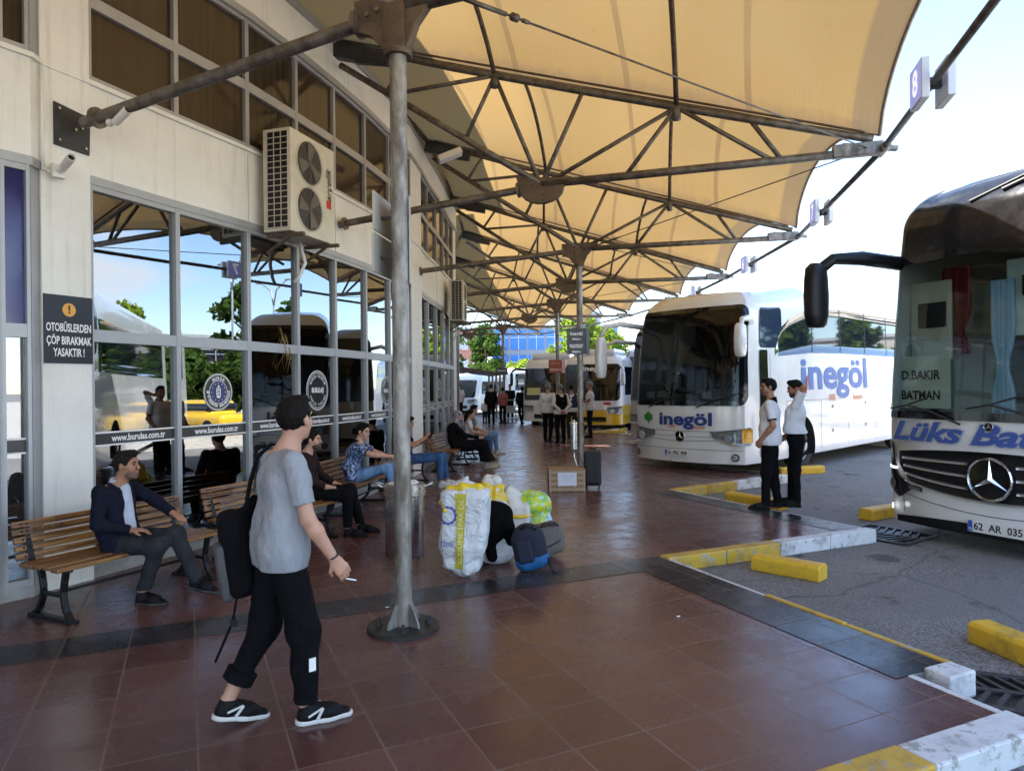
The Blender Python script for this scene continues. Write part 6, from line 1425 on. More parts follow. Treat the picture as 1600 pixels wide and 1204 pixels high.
def shoe_mesh(upper, sole, res):
    key = (upper.name, sole.name, res)
    if key in SHOE: return SHOE[key]
    out = []
    for kind in (0, 1):
        s = Solid(res, .03, 0)
        s.cone((0, -.045, .035), (0, .075, .03), .040, .042); s.cone((0, .075, .03), (.004, .155, .022), .042, .030); s.cone((0, -.03, .05), (0, -.035, .095), .038, .036); s.cone((0, -.02, .075), (0, .09, .045), .034, .030)
        if kind == 0: s.cut((0, 0, .022), (0, 0, -1)); s.cut((0, 0, .105), (0, 0, 1))
        else:
            s = Solid(res, .03, 0); s.cone((0, -.05, .015), (0, .07, .015), .043, .045); s.cone((0, .07, .015), (.004, .165, .017), .045, .032); s.cut((0, 0, .0), (0, 0, -1)); s.cut((0, 0, .027), (0, 0, 1))
        o = s.build('tmp', upper if kind == 0 else sole, None, 1); C.objects.unlink(o); out.append(o)
    SHOE[key] = out; return out
def add_shoe(root, ank, yaw, pitch, upper, sole, res, logo=False):
    a, b_ = shoe_mesh(upper, sole, max(res * .8, .006)); Mx = Matrix.Translation(Vector(ank) - Matrix.Rotation(yaw, 3, 'Z') @ Matrix.Rotation(pitch, 3, 'X') @ V(0, -.035, .085)) @ (Matrix.Rotation(yaw, 4, 'Z') @ Matrix.Rotation(pitch, 4, 'X'))
    o = a.copy(); o.name = 'shoe'; C.objects.link(o); o.parent = root; o.matrix_local = Mx
    p = b_.copy(); p.name = 'sole'; C.objects.link(p); p.parent = o
    if logo:
        for sg in (1, -1):
            q = MB(); x = sg * .0445; q.prism([(x, .005, .03), (x, .03, .075), (x, .045, .075), (x, .022, .03)], (sg * .004, 0, 0)); q.prism([(x, -.035, .052), (x, .035, .085), (x, .045, .078), (x, -.03, .042)], (sg * .003, 0, 0)); q.build('side_stripe', M_SOLE, o)
        q = MB()
        for y in (.045, .06, .075, .09): q.tube([(-.02, y, .088 - (y - .04) * .35), (0, y + .006, .097 - (y - .04) * .40), (.02, y, .088 - (y - .04) * .35)], .0035, 5)
        q.build('laces', M_BLACK, o)
def hand(s, w, f, n, sg, curl=.5, sc=1.0, spread=1.0):
    w, f, n = Vector(w), Vector(f).normalized(), Vector(n); n = (n - f * n.dot(f)).normalized(); u = f.cross(n) * sg
    kn = max(1.0, s.res / .008)
    for i in range(4):
        kx = (-.030 + .020 * i) * spread; L = (.92, 1.0, .94, .76)[i] if True else 1
        K = w + f * (.088 - .006 * abs(i - 1)) * sc - u * kx * sc
        s.cone(w + f * .01 - u * kx * .5, K, .015 * sc, .0125 * sc, k=.012)
        a1, a2 = curl * .8, curl * 1.9; d1 = f * math.cos(a1) + n * math.sin(a1); d2 = f * math.cos(a2) + n * math.sin(a2)
        m_ = K + d1 * .042 * L * sc; t_ = m_ + d2 * .036 * L * sc
        s.cone(K, m_, .0092 * kn, .0083 * kn, k=.003); s.cone(m_, t_, .0083 * kn, .0068 * kn, k=.003)
    b0 = w + f * .022 + u * .022; b1_ = b0 + (f * .62 + u * .62 + n * .35).normalized() * .042; b2_ = b1_ + (f * .85 + u * .15 + n * .5).normalized() * .034
    s.cone(b0, b1_, .0135, .0105 * kn, k=.010); s.cone(b1_, b2_, .0105 * kn, .008 * kn, k=.004)
STAND = dict(pel=(0, 0, .95), wai=(0, .01, 1.08), che=(0, .0, 1.29), nk=(0, -.015, 1.455), hd=(0, .025, 1.635), sL=(-.185, 0, 1.415), eL=(-.235, -.03, 1.13), wL=(-.24, .05, .885), sR=(.185, 0, 1.415), eR=(.235, -.03, 1.13), wR=(.24, .05, .885), hL=(-.09, 0, .92), kL=(-.10, .02, .50), aL=(-.10, -.02, .085), hR=(.09, 0, .92), kR=(.10, .02, .50), aR=(.10, -.02, .085))
SIT = dict(pel=(0, .03, .50), wai=(0, -.03, .64), che=(0, -.05, .84), nk=(0, -.03, .99), hd=(0, .03, 1.155), sL=(-.185, -.03, .95), eL=(-.24, .05, .70), wL=(-.16, .26, .60), sR=(.185, -.03, .95), eR=(.24, .05, .70), wR=(.16, .26, .60), hL=(-.09, .05, .485), kL=(-.13, .46, .50), aL=(-.13, .47, .085), hR=(.09, .05, .485), kR=(.13, .46, .50), aR=(.13, .47, .085))
def person(label, pos, yaw, base, over=None, sc=1.0, res=.012, hyaw=0, hpit=0, skin=M_SKIN, hair=M_HAIRB, beard=None, top=K_WHITE, sleeve='short', low=K_BLACK, shoe=(M_SHB, M_SHB), hem=.10, fy=(0, 0), fp_=(0, 0), hands=None, curl=(.5, .5), girth=1.0, vest=None, hide=(), shirt_hem=None, wr=.004, hairstyle='short', logo=False, long_skirt=False, nm='person', group=None, coll=None, baggy=0.0):
    J = {k: np.array(v, float) * sc for k, v in {**base, **(over or {})}.items()}; root = thing(nm, label, 'person', pos, yaw, group)
    VV = lambda k: Vector(J[k]); g = girth * sc; near = res < .010
    Mh = (Matrix.Rotation(hyaw, 3, 'Z') @ Matrix.Rotation(hpit, 3, 'X')); H = VV('hd'); hs = sc if sc > .85 else sc * 1.05
    hp = lambda x, y, z: H + Mh @ (V(x, y, z) * hs); hr = lambda *r: tuple(v * hs for v in r)
    s = Solid(res, .022)
    s.ell(hp(0, -.012, .028), hr(.074, .094, .090), Mh); s.ell(hp(0, .026, -.050), hr(.053, .060, .060), Mh); s.ell(hp(0, .066, -.090), hr(.022, .018, .018), Mh, k=.02)
    s.ell(hp(.036, .052, -.02), hr(.026, .026, .028), Mh, k=.02); s.ell(hp(-.036, .052, -.02), hr(.026, .026, .028), Mh, k=.02)
    s.ell(hp(0, .074, .036), hr(.052, .016, .012), Mh, k=.015)
    s.cone(hp(0, .084, .018), hp(0, .104, -.018), .008, .012, k=.010); s.ell(hp(0, .098, -.024), hr(.018, .012, .009), Mh, k=.006)
    s.ell(hp(0, .084, -.054), hr(.024, .012, .010), Mh, k=.008)
    for sg in (-1, 1): s.ell(hp(sg * .077, -.006, -.004), hr(.009, .019, .031), Mh, k=.006)
    if near or res < .013:
        for sg in (-1, 1): s.ell(hp(sg * .031, .093, .014), hr(.017, .012, .010), Mh, k=0, op=-1)
    s.cone(VV('nk') + V(0, 0, -.03), hp(0, -.022, -.055), .058 * sc, .050 * sc, k=.03)
    cx = (VV('sR') - VV('sL')).normalized(); px_ = (VV('hR') - VV('hL')).normalized()
    s.cone(VV('sL'), VV('sR'), .048 * sc, .048 * sc); s.cone(VV('nk') - V(0, 0, .02), VV('che'), .06 * sc, .09 * sc, k=.05)
    for (k_, w_, r_) in (('che', .075, .085), ('wai', .06, .085), ('pel', .07, .09)):
        a_ = cx if k_ == 'che' else px_; s.cone(VV(k_) - a_ * w_ * sc, VV(k_) + a_ * w_ * sc, r_ * g, r_ * g, k=.06)
    s.cone(VV('che'), VV('wai'), .088 * g, .085 * g, k=.06); s.cone(VV('wai'), VV('pel'), .085 * g, .088 * g, k=.06)
    for q_ in 'LR':
        S_, E_, W_ = VV('s' + q_), VV('e' + q_), VV('w' + q_); s.cone(S_, E_, .047 * sc, .037 * sc); m_ = lerp(E_, W_, .28); s.cone(E_, m_, .037 * sc, .040 * sc); s.cone(m_, W_, .040 * sc, .026 * sc)
        sg = -1 if q_ == 'L' else 1; f = (W_ - E_).normalized(); n_ = V(-sg, .15, 0)
        if hands and q_ in hands: f, n_ = Vector(hands[q_][0]).normalized(), Vector(hands[q_][1])
        if q_ not in hide: hand(s, W_, f, n_, -sg if True else sg, curl[0 if q_ == 'L' else 1], sc)
        h_, k_, a_ = VV('h' + q_), VV('k' + q_), VV('a' + q_); s.cone(h_, k_, .072 * sc, .050 * sc); m_ = lerp(k_, a_, .3); s.cone(k_, m_, .050 * sc, .050 * sc); s.cone(m_, a_, .050 * sc, .034 * sc); s.cone(a_, a_ + V(0, .03, -.03), .034 * sc, .03 * sc)
    s.build('body', skin, root, 2)
    # face details
    if res < .0135 and 'face' not in hide:
        for sg in (-1, 1):
            q = MB(); q.ball(hp(sg * .031, .0815, .014), hr(.011, .006, .0065), 6, Mh); q.build('eye', M_EYE, root, smooth=True)
            q = MB(); q.tube([hp(sg * .014, .089, .030), hp(sg * .032, .090, .036), hp(sg * .050, .078, .030)], [.0035, .0045, .003], 5); q.build('eyebrow', hair if hair != M_HAIRG else M_BEARD, root, smooth=True)
        q = MB(); q.tube([hp(-.022, .088, -.053), hp(0, .0955, -.053), hp(.022, .088, -.053)], [.002, .005, .002], 6); q.build('lips', M_LIP, root, smooth=True)
    if beard:
        s = Solid(res * .8, .012, .0012, 160, 3); s.ell(hp(0, .027, -.052), hr(.057, .064, .063), Mh); s.ell(hp(0, .068, -.090), hr(.026, .020, .022), Mh, k=.02); s.cut(hp(0, .05, -.040), Mh @ V(0, -.35, 1)); s.cut(hp(0, -.005, 0), Mh @ V(0, -1, 0)); s.ell(hp(0, .098, -.053), hr(.026, .016, .010), Mh, k=0, op=-1)
        s.build('beard', beard, root)
    if hairstyle == 'short':
        s = Solid(res * .8, .018, .0045, 190, 5); s.ell(hp(0, -.018, .036), hr(.0795, .098, .095), Mh); s.ell(hp(.0, .030, .106), hr(.060, .056, .030), Mh); s.ell(hp(0, -.05, .03), hr(.073, .062, .085), Mh); s.cut(hp(0, .066, .062), Mh @ V(0, .88, -.48)); s.cut(hp(0, -.06, -.062), Mh @ V(0, -.1, -1)); s.build('hair', hair, root)
    elif hairstyle == 'long':
        s = Solid(res * .8, .02, .003, 100, 5); s.ell(hp(0, -.018, .034), hr(.084, .10, .095), Mh); s.cut(hp(0, .068, .055), Mh @ V(0, .8, -.6)); s.build('hair', hair, root)
        s = Solid(res, .03, .004, 80, 6); s.chain([hp(0, -.09, .03), hp(0, -.11, -.08), hp(0, -.13, -.22)], [.055, .06, .035]); s.build('ponytail', hair, root)
    elif hairstyle == 'scarf':
        s = Solid(res * .8, .02, .004, 60, 5); s.ell(hp(0, -.02, .03), hr(.088, .108, .105), Mh); s.cone(hp(0, -.03, -.06), VV('nk') - V(0, 0, .05), .08, .13); s.ell(hp(0, .115, -.015), hr(.052, .075, .075), Mh, k=.0, op=-1); s.build('headscarf', K_SCARF, root)
    # top garment
    infl = .018 * sc; loose = (0 if top is None else 1)
    s = Solid(res, .06, wr, 30, len(label))
    s.cone(VV('sL') + V(0, 0, -.012), VV('sR') + V(0, 0, -.012), .062 * sc, .062 * sc, k=.05); s.cone(VV('nk') - V(0, 0, .055), VV('che'), .075 * sc, .10 * sc, k=.05)
    lo_ = J['pel'] * 1.0
    for (k_, w_, r_) in (('che', .085, .105), ('wai', .076, .104), ('pel', .088, .112 + baggy * .7)):
        a_ = cx if k_ == 'che' else px_; s.cone(VV(k_) - a_ * w_ * sc, VV(k_) + a_ * w_ * sc, r_ * g, r_ * g, k=.07)
    for aa, bb in (('che', 'wai'), ('wai', 'pel')):
        for t in (-1, 1): s.cone(VV(aa) + cx * .07 * t * sc, VV(bb) + px_ * .065 * t * sc, .103 * g, (.103 if aa == 'che' else .108 + baggy * .7) * g, k=.05)
    if base is STAND:
        for t in (-1, 0, 1): s.cone(VV('pel') + px_ * .072 * t * sc, VV('pel') + px_ * .078 * t * sc + V(0, 0, -.13 * sc), (.108 + baggy * .7) * g, (.110 + baggy * .7) * g, k=.05)
    s.cut(VV('nk') + V(0, -.005, .026 * sc), V(0, .35, 1) if base is STAND else V(0, .3, 1))
    if shirt_hem is not None: s.cut((0, 0, shirt_hem * sc), (0, 0, -1))
    elif base is STAND: s.cut(VV('pel') + V(0, 0, -.085 * sc), (0, 0, -1))
    else: s.cut(VV('pel') + V(0, 0.06, -.02), (0, .55, -.45))
    s.build('shirt' if top not in (K_NAVY,) else 'jacket', top, root, 2)
    if vest:
        s = Solid(res, .06, wr, 30, 4); s.cone(VV('sL') * .92 + VV('sR') * .08 + V(0, 0, -.01), VV('sR') * .92 + VV('sL') * .08 + V(0, 0, -.01), .068 * sc, .068 * sc, k=.05)
        for (k_, w_, r_) in (('che', .085, .114), ('wai', .075, .114), ('pel', .078, .114)):
            a_ = cx if k_ == 'che' else px_; s.cone(VV(k_) - a_ * w_ * sc, VV(k_) + a_ * w_ * sc, r_ * g, r_ * g, k=.07)
        for aa, bb in (('che', 'wai'), ('wai', 'pel')):
            for t in (-1, 1): s.cone(VV(aa) + cx * .07 * t * sc, VV(bb) + px_ * .065 * t * sc, .113 * g, .113 * g, k=.05)
        s.cut(VV('nk') + V(0, -.005, .004 * sc), V(0, .5, 1)); s.cut(VV('pel') + V(0, 0, -.03 * sc), (0, 0, -1)); s.build('vest', vest, root, 2)
    for q_ in 'LR':
        S_, E_, W_ = VV('s' + q_), VV('e' + q_), VV('w' + q_); s = Solid(res, .03, wr * .9, 38, 7 if q_ == 'L' else 8)
        if sleeve == 'short': e_ = lerp(S_, E_, .74); s.cone(S_ + V(0, 0, -.004), lerp(S_, E_, 1.1), .064 * sc, .056 * sc); s.cut(e_, E_ - S_)
        else: s.cone(S_ + V(0, 0, -.004), E_, .064 * sc, .052 * sc); s.cone(E_, lerp(E_, W_, 1.1), .052 * sc, .040 * sc); s.cut(lerp(E_, W_, .97), W_ - E_)
        s.build('sleeve', top, root, 2)
        if coll and sleeve == 'short':
            s = Solid(res * .7, .02); s.cone(lerp(S_, E_, .6), lerp(S_, E_, .9), .0605 * sc, .0605 * sc, k=0); s.cut(lerp(S_, E_, .75), E_ - S_); s.cut(lerp(S_, E_, .685), S_ - E_); s.build('cuff', coll, root)
    if coll:
        s = Solid(res * .7, .02); s.cone(VV('nk') + V(0, -.012, -.02), VV('nk') + V(0, -.004, .05), .068 * sc, .064 * sc, k=0); s.cut(VV('nk') + V(0, -.005, .042 * sc), V(0, .35, 1)); s.build('collar', coll, root)
    # lower garment
    s = Solid(res, .045, wr, 26, 12); s.cone(VV('pel') - px_ * .072 * sc, VV('pel') + px_ * .072 * sc, .101 * g, .101 * g, k=.05); s.cone(VV('pel') - px_ * .06 * sc + (VV('wai') - VV('pel')) * .5, VV('pel') + px_ * .06 * sc + (VV('wai') - VV('pel')) * .5, .088 * g, .088 * g, k=.04)
    kk = .115 if long_skirt else 0
    for q_ in 'LR':
        h_, k_, a_ = VV('h' + q_), VV('k' + q_), VV('a' + q_)
        if baggy and q_ == 'L': a_ = lerp(k_, a_, .60)
        s.cone(h_, k_, .092 * g + kk * .1 + baggy * .6, .070 * sc + kk * .4 + baggy); s.cone(k_, a_, .069 * sc + kk * .4 + baggy, .054 * sc + kk * .6 + baggy * .7)
    if long_skirt: s.cone((VV('kL')), (VV('kR')), .10, .10, k=.08); s.cone(VV('aL') + V(0, 0, .06), VV('aR') + V(0, 0, .06), .10, .10, k=.08)
    hm = hem if isinstance(hem, (tuple, list)) else (hem, hem)
    s.cut((0, 0, min(hm) * sc), (0, 0, -1)); s.cut(lerp(VV('pel'), VV('wai'), .62), VV('wai') - VV('pel')); s.build('skirt' if long_skirt else 'trousers', low, root, 2)
    for i_, q_ in enumerate('LR'):
        add_shoe(root, VV('a' + q_), fy[i_], fp_[i_], shoe[0], shoe[1], res, logo)
    return root, J, hp, Mh
def upd(b_, **k): d = dict(b_); d.update(k); return d
# ---- young man walking in the foreground
root, J, hp, Mh = person('young man in a grey T-shirt and black joggers walking past, seen from behind', (-1.19, 3.545, 0), R(-60), STAND,
    dict(pel=(0, -.01, .93), wai=(0, .0, 1.06), che=(0, .02, 1.27), nk=(0, .03, 1.445), hd=(.01, .08, 1.602), sR=(.175, .03, 1.395), eR=(.235, .085, 1.10), wR=(.235, .215, .885), sL=(-.175, -.03, 1.395), eL=(-.225, -.06, 1.12), wL=(-.20, .04, .90),
         hL=(-.085, -.02, .90), kL=(-.085, -.075, .49), aL=(-.09, -.27, .125), hR=(.085, 0, .90), kR=(.10, .09, .49), aR=(.10, .10, .088)),
    baggy=.009, girth=.98, shirt_hem=.83, sc=.957, res=.0062, hyaw=R(38), hpit=R(2), top=K_GREY, low=K_BLACK, shoe=(M_SHB, M_SOLE), hem=.115, fy=(R(4), R(-6)), fp_=(R(-13), R(0)), hands={'R': ((.0, .55, -.8), (-.85, .2, -.3))}, curl=(.5, .42), wr=.0065, logo=True)
q = MB(); wv = Vector(J['wR']); ft = V(.0, .55, -.8).normalized()
q.tube([wv + V(.031 * math.cos(a), .022 * math.sin(a), .022 * math.sin(a) * .6 + .012) for a in [2 * math.pi * k / 20 for k in range(20)]], .0045, 6, closed=True); q.build('wrist_band', M_DKSTEEL, root, smooth=True)
q = MB(); c_ = wv + ft * .150 + V(-.018, -.012, .004); q.tube([c_ - V(0, .03, -.012), c_ + V(0, .045, -.012)], .0042, 8); 
cg = q.build('cigarette', M_LETTER, None, smooth=True); cg.matrix_world = Matrix.Translation((-1.19, 3.545, 0)) @ Matrix.Rotation(R(-60), 4, 'Z'); tag(cg, 'lit white cigarette held in the hand of the walking young man', 'cigarette')
s = Solid(.006, .02, .003, 60, 3); kL, aL = Vector(J['kL']), Vector(J['aL']); s.cone(lerp(kL, aL, .56), lerp(kL, aL, .74), .078, .078); s.cut(lerp(kL, aL, .74), aL - kL); s.cut(lerp(kL, aL, .58), kL - aL); s.build('rolled_cuff', K_BLACK, root)
q = MB(); kR_, aR_ = Vector(J['kR']), Vector(J['aR']); pm = lerp(kR_, aR_, .38); q.prism([pm + V(.081, .00, -.035), pm + V(.074, .035, -.035), pm + V(.074, .035, .03), pm + V(.081, .0, .03)], (.006, 0, 0)); q.build('white_patch', M_LETTER, root)
# rucksack
bp_ = thing('rucksack', 'black rucksack with a grey side hanging from the left shoulder of the walking young man', 'rucksack', (-1.19, 3.545, 0), R(-60))
s = Solid(.007, .05, .004, 30, 22); Mb = Matrix.Rotation(R(8), 3, 'X'); s.box((-.20, -.19, .84), (.115, .07, .225), Mb, .055); s.cone((-.20, -.16, 1.0), (-.19, -.10, 1.12), .05, .02); s.build('bag_body', K_BLACK, bp_, 2)
s = Solid(.007, .04, .003, 30, 23); s.box((-.20, -.255, .75), (.08, .03, .15), Mb, .03); s.build('grey_panel', cloth('grey_mesh_panel', (.10, .10, .105), .2), bp_, 2)
def strap(name, pts, w, parent, up=(1, 0, 0), th=.008):
    q = MB(); up = Vector(up)
    pts = [Vector(p) for p in pts]; vs = []
    for i, p in enumerate(pts):
        d = (pts[min(i + 1, len(pts) - 1)] - pts[max(i - 1, 0)]).normalized(); u = (up - d * up.dot(d)).normalized(); n_ = d.cross(u)
        vs += [p - u * w / 2 - n_ * th / 2, p + u * w / 2 - n_ * th / 2, p + u * w / 2 + n_ * th / 2, p - u * w / 2 + n_ * th / 2]
    q.add(vs, [(i * 4 + k, i * 4 + (k + 1) % 4, i * 4 + 4 + (k + 1) % 4, i * 4 + 4 + k) for i in range(len(pts) - 1) for k in range(4)] + [(3, 2, 1, 0), tuple(len(vs) - 4 + k for k in range(4))]); return q.build(name, K_BLACK, parent, smooth=False)
strap('shoulder_strap', [(-.15, .085, 1.16), (-.145, .10, 1.28), (-.135, .05, 1.385), (-.13, -.02, 1.405), (-.135, -.09, 1.345), (-.16, -.125, 1.20), (-.19, -.15, 1.02)], .058, bp_, th=.012)
strap('shoulder_strap', [(-.15, .085, 1.16), (-.19, .04, .95), (-.24, -.08, .72)], .02, bp_)
strap('loose_strap', [(-.13, -.19, .68), (-.13, -.21, .56), (-.135, -.22, .50), (-.17, -.30, .30)], .024, bp_); q = MB(); q.box((-.13, -.215, .50), (.04, .03, .035)); q.build('buckle', M_BLACK, bp_)
q = MB(); q.tube([(-.13, -.12, .98), (-.11, -.10, .93), (-.12, -.11, .86)], .006, 6); q.build('pull_loop', M_BLACK, bp_)
# ---- seated people
face_x = R(-90)
person('middle-aged man in a dark jacket sitting cross-legged on the nearest bench', (-3.20, 5.60, 0), R(-95), SIT,
    dict(pel=(0, .04, .49), hd=(0, .085, 1.135), nk=(0, .0, .975), che=(0, -.03, .82), wai=(0, -.02, .63), hL=(-.09, .06, .49), kL=(.02, .52, .56), aL=(.03, .70, .20), hR=(.09, .06, .48), kR=(.12, .43, .49), aR=(.10, .27, .085), sL=(-.18, -.03, .94), eL=(-.26, .17, .80), wL=(-.20, .36, .70), sR=(.18, -.03, .94), eR=(.25, -.01, .68), wR=(.13, .20, .615)),
    sc=.955, res=.0085, hyaw=R(0), skin=M_SKIN2, hair=mat('brown_grey_hair', (.018, .014, .012), .8, spec=.1, noise=.4, nscale=60), beard=mat('stubble', (.17, .095, .065), .7, noise=.3, nscale=90), top=K_NAVY, sleeve='long', low=K_CHAR, shoe=(M_SHB, M_DKSTEEL), fy=(R(-10), R(-5)), fp_=(R(-8), 0), hands={'L': ((.2, .8, -.3), (0, 0, -1)), 'R': ((-.3, .9, 0), (0, 0, -1))}, curl=(.35, .4), wr=.005, hem=.12)
pr = [o for o in C.objects if o.name.startswith('person') and o.get('label', '').startswith('middle-aged')][0]
s = Solid(.007, .03, .002, 40, 5); s.cone((0, .045, .90), (0, .085, .58), .052, .058); s.build('shirt', K_PALEB, pr)
s = Solid(.007, .02, 0); s.cone((0, -.012, .93), (0, .01, .985), .062, .058); s.cut((0, .0, .98), (0, .3, 1)); s.build('collar', K_PALEB, pr)
person('bearded young man in a dark shirt sitting at the far end of the second bench', (-2.36, 8.00, 0), R(-92), SIT, dict(hd=(0, .05, 1.14), eR=(.25, .02, .70), wR=(.14, .24, .60), kR=(.13, .50, .50), aR=(.11, .50, .085), kL=(-.12, .47, .53), aL=(-.12, .60, .09)),
    sc=.955, res=.0095, hair=M_HAIRB, beard=M_BEARD, top=K_BROWN, sleeve='long', low=K_BLACK, shoe=(M_SHB, M_SHB), hem=.11)
person('young man in a blue floral shirt and light jeans leaning on his knees', (-2.22, 9.50, 0), R(-84), SIT, dict(pel=(0, .03, .49), wai=(0, .0, .63), che=(0, .06, .83), nk=(0, .10, .97), hd=(0, .17, 1.12), sL=(-.18, .10, .93), sR=(.18, .09, .92), eR=(.24, .30, .82), wR=(.06, .56, .77), eL=(-.20, .34, .80), wL=(-.06, .55, .74), kR=(.12, .50, .64), kL=(-.12, .52, .60), aR=(.10, .62, .30), aL=(-.12, .72, .20)),
    sc=.965, res=.0095, hyaw=R(-28), hpit=R(-6), top=K_FLOR, coll=K_NAVY, low=K_LJEAN, shoe=(M_SHW, M_SOLE), hem=.16, fp_=(0, R(-10)))
p5 = person('person in blue jeans holding up a phone, mostly hidden by the nearest column', (-1.83, 11.75, 0), R(-88), SIT, dict(wR=(.05, .36, .86), eR=(.24, .16, .74), wL=(-.06, .34, .80), eL=(-.22, .14, .72), kR=(.11, .62, .52), aR=(.10, .64, .085), kL=(-.10, .66, .53), aL=(-.10, .74, .085), hd=(0, .06, 1.13)),
    sc=.955, res=.011, hpit=R(-18), skin=M_SKIN2, top=K_BLACK, low=K_JEAN, shoe=(M_SHW, M_SOLE), hands={'R': ((-.2, .6, .6), (-.5, -.3, .2))}, hem=.13)
q = MB(); q.box((0, 0, 0), (.075, .009, .15)); ph = q.build('mobile_phone', M_BLACK, None, bevel=.006, loc=(-1.83 + .45, 11.72, .87)); ph.rotation_euler = (R(40), 0, R(70)); tag(ph, 'black mobile phone held up by the seated person in blue jeans', 'phone')
person('woman in a long black robe and grey patterned headscarf sitting on a bench', (-1.18, 14.35, 0), R(-86), SIT, dict(kR=(.10, .58, .50), aR=(.09, .66, .085), kL=(-.10, .58, .50), aL=(-.08, .74, .085), hd=(0, .06, 1.13), wR=(.08, .50, .66), eR=(.24, .20, .72)),
    sc=.955, res=.013, hairstyle='scarf', top=K_BLACK, sleeve='long', low=K_BLACK, shoe=(M_SHBG, M_SHBG), long_skirt=True, hem=.14, girth=1.22, hyaw=R(-12))
person('dark-haired girl in a white blouse and jeans sitting beyond the woman in the black robe', (-1.0, 16.3, 0), R(-86), SIT, dict(kR=(.10, .50, .50), aR=(.09, .50, .085), wR=(.10, .36, .64)), sc=.90, res=.015, hairstyle='long', top=K_WHITE, low=K_JEAN, shoe=(M_SHBG, M_SHBG), hyaw=R(-10), hpit=R(-8))
person('person in a grey-blue shirt and jeans sitting at the far end of the farthest bench', (-.98, 17.2, 0), R(-84), SIT, dict(kR=(.12, .56, .52), aR=(.10, .60, .085)), sc=.96, res=.016, top=K_TEAL, low=K_LJEAN, shoe=(M_SHW, M_SOLE), hpit=R(-12))
# ---- the two drivers
person('driver in a white polo shirt with a black collar, hand in his pocket', (3.50, 9.38, 0), R(66), STAND, dict(eL=(-.245, -.05, 1.13), wL=(-.185, .12, .925), eR=(.24, -.03, 1.13), wR=(.20, .12, .93), aL=(-.12, .06, .085), aR=(.11, -.08, .085), kL=(-.11, .05, .50), kR=(.10, -.02, .50)),
    sc=1.0, res=.0095, hyaw=R(22), skin=M_SKIN2, beard=mat('stubble', (.17, .095, .065)), top=K_WHITE, coll=K_BLACK, low=K_BLACK, girth=1.14, hem=.05, fy=(R(12), R(-8)), curl=(.9, .9), hands={'L': ((.35, .3, -.8), (.9, 0, 0))})
person('driver in a white T-shirt standing with one hand behind his head', (3.92, 9.52, 0), R(62), STAND, dict(eL=(-.25, -.12, 1.66), wL=(-.09, -.05, 1.60), sL=(-.195, -.01, 1.43), eR=(.25, .0, 1.15), wR=(.20, .16, .98), aL=(-.10, .0, .085), aR=(.13, .10, .085), kR=(.12, .07, .50), che=(0, .02, 1.29), wai=(0, .04, 1.08)),
    sc=.985, res=.0095, hyaw=R(18), hpit=R(-12), skin=M_SKIN2, beard=M_BEARD, top=K_WHITE, low=K_BLACK, girth=1.17, hem=.05, shirt_hem=1.02, fy=(R(10), R(-12)), hands={'L': ((.9, .0, .2), (0, .9, -.1))}, curl=(.5, .6))
# ---- the group by the second and third columns
G2 = None
person('grey-haired man in a white shirt, left of the man in the black waistcoat', (1.07, 20.7, 0), R(-28), STAND, dict(aL=(-.13, .06, .085), aR=(.13, -.16, .085), kR=(.12, -.04, .50)), sc=1.0, res=.016, hair=M_HAIRG, skin=M_SKIN2, top=K_WHITE, low=K_BLACK, sleeve='long', hyaw=R(-30), hem=.05, girth=1.05)
person('white-haired man in a black waistcoat over a white shirt with his hands behind his back', (1.40, 20.1, 0), R(22), STAND, dict(eL=(-.27, -.10, 1.15), wL=(-.06, -.17, .95), eR=(.27, -.10, 1.15), wR=(.06, -.17, .95)), sc=.985, res=.016, hair=M_HAIRG, skin=M_SKIN2, top=K_WHITE, vest=K_BLACK, low=K_BLACK, sleeve='long', hyaw=R(10), hem=.05, girth=1.12)
person('man in a navy waistcoat standing beyond the second column', (1.88, 21.9, 0), R(-5), STAND, dict(), sc=.97, res=.017, skin=M_SKIN2, top=K_WHITE, vest=K_VEST, low=K_CHAR, sleeve='short', hem=.05)
person('man in a white short-sleeved shirt facing left just right of the second column', (2.50, 22.2, 0), R(80), STAND, dict(eL=(-.24, .03, 1.16), wL=(-.14, .27, 1.12), eR=(.24, .03, 1.16), wR=(.14, .27, 1.12)), sc=1.02, res=.016, hair=M_HAIRG, skin=M_SKIN2, top=K_WHITE, low=K_NAVY, sleeve='short', hem=.05, girth=1.15)
# ---- far figures
person('distant person in a black suit walking away near the far column', (-.92, 30.2, 0), R(0), STAND, dict(aL=(-.10, .12, .085), aR=(.10, -.12, .085)), sc=1.0, res=.022, top=K_BLACK, low=K_BLACK, sleeve='long', hem=.05, hide=('L', 'R'))
person('distant person in a reddish top beside the person in the black suit', (-.42, 30.8, 0), R(20), STAND, dict(), sc=.92, res=.022, top=K_PINK, low=K_BLACK, hem=.05, skin=M_SKIN2, hide=('L', 'R'))
person('distant man in a dark blue top pushing a luggage trolley', (-.10, 33.6, 0), R(170), STAND, dict(wL=(-.2, .34, 1.0), wR=(.2, .34, 1.0), eL=(-.24, .08, 1.15), eR=(.24, .08, 1.15)), sc=1.0, res=.022, top=K_NAVY, low=K_BLACK, sleeve='long', hem=.05, hide=('L', 'R'))
person('distant person in black beside the nose of the white and grey midibus', (.40, 30.6, 0), R(-30), STAND, dict(aL=(-.10, .2, .085), aR=(.10, -.16, .085), che=(0, .08, 1.27), hd=(0, .14, 1.6), nk=(0, .08, 1.44)), sc=.95, res=.022, top=K_BLACK, low=K_BLACK, sleeve='long', hem=.05, hide=('L', 'R'))
person('distant man in a white shirt and black trousers by the end of the building', (-2.62, 34.5, 0), R(150), STAND, dict(), sc=1.02, res=.022, top=K_WHITE, low=K_BLACK, hem=.05, hide=('L', 'R'))
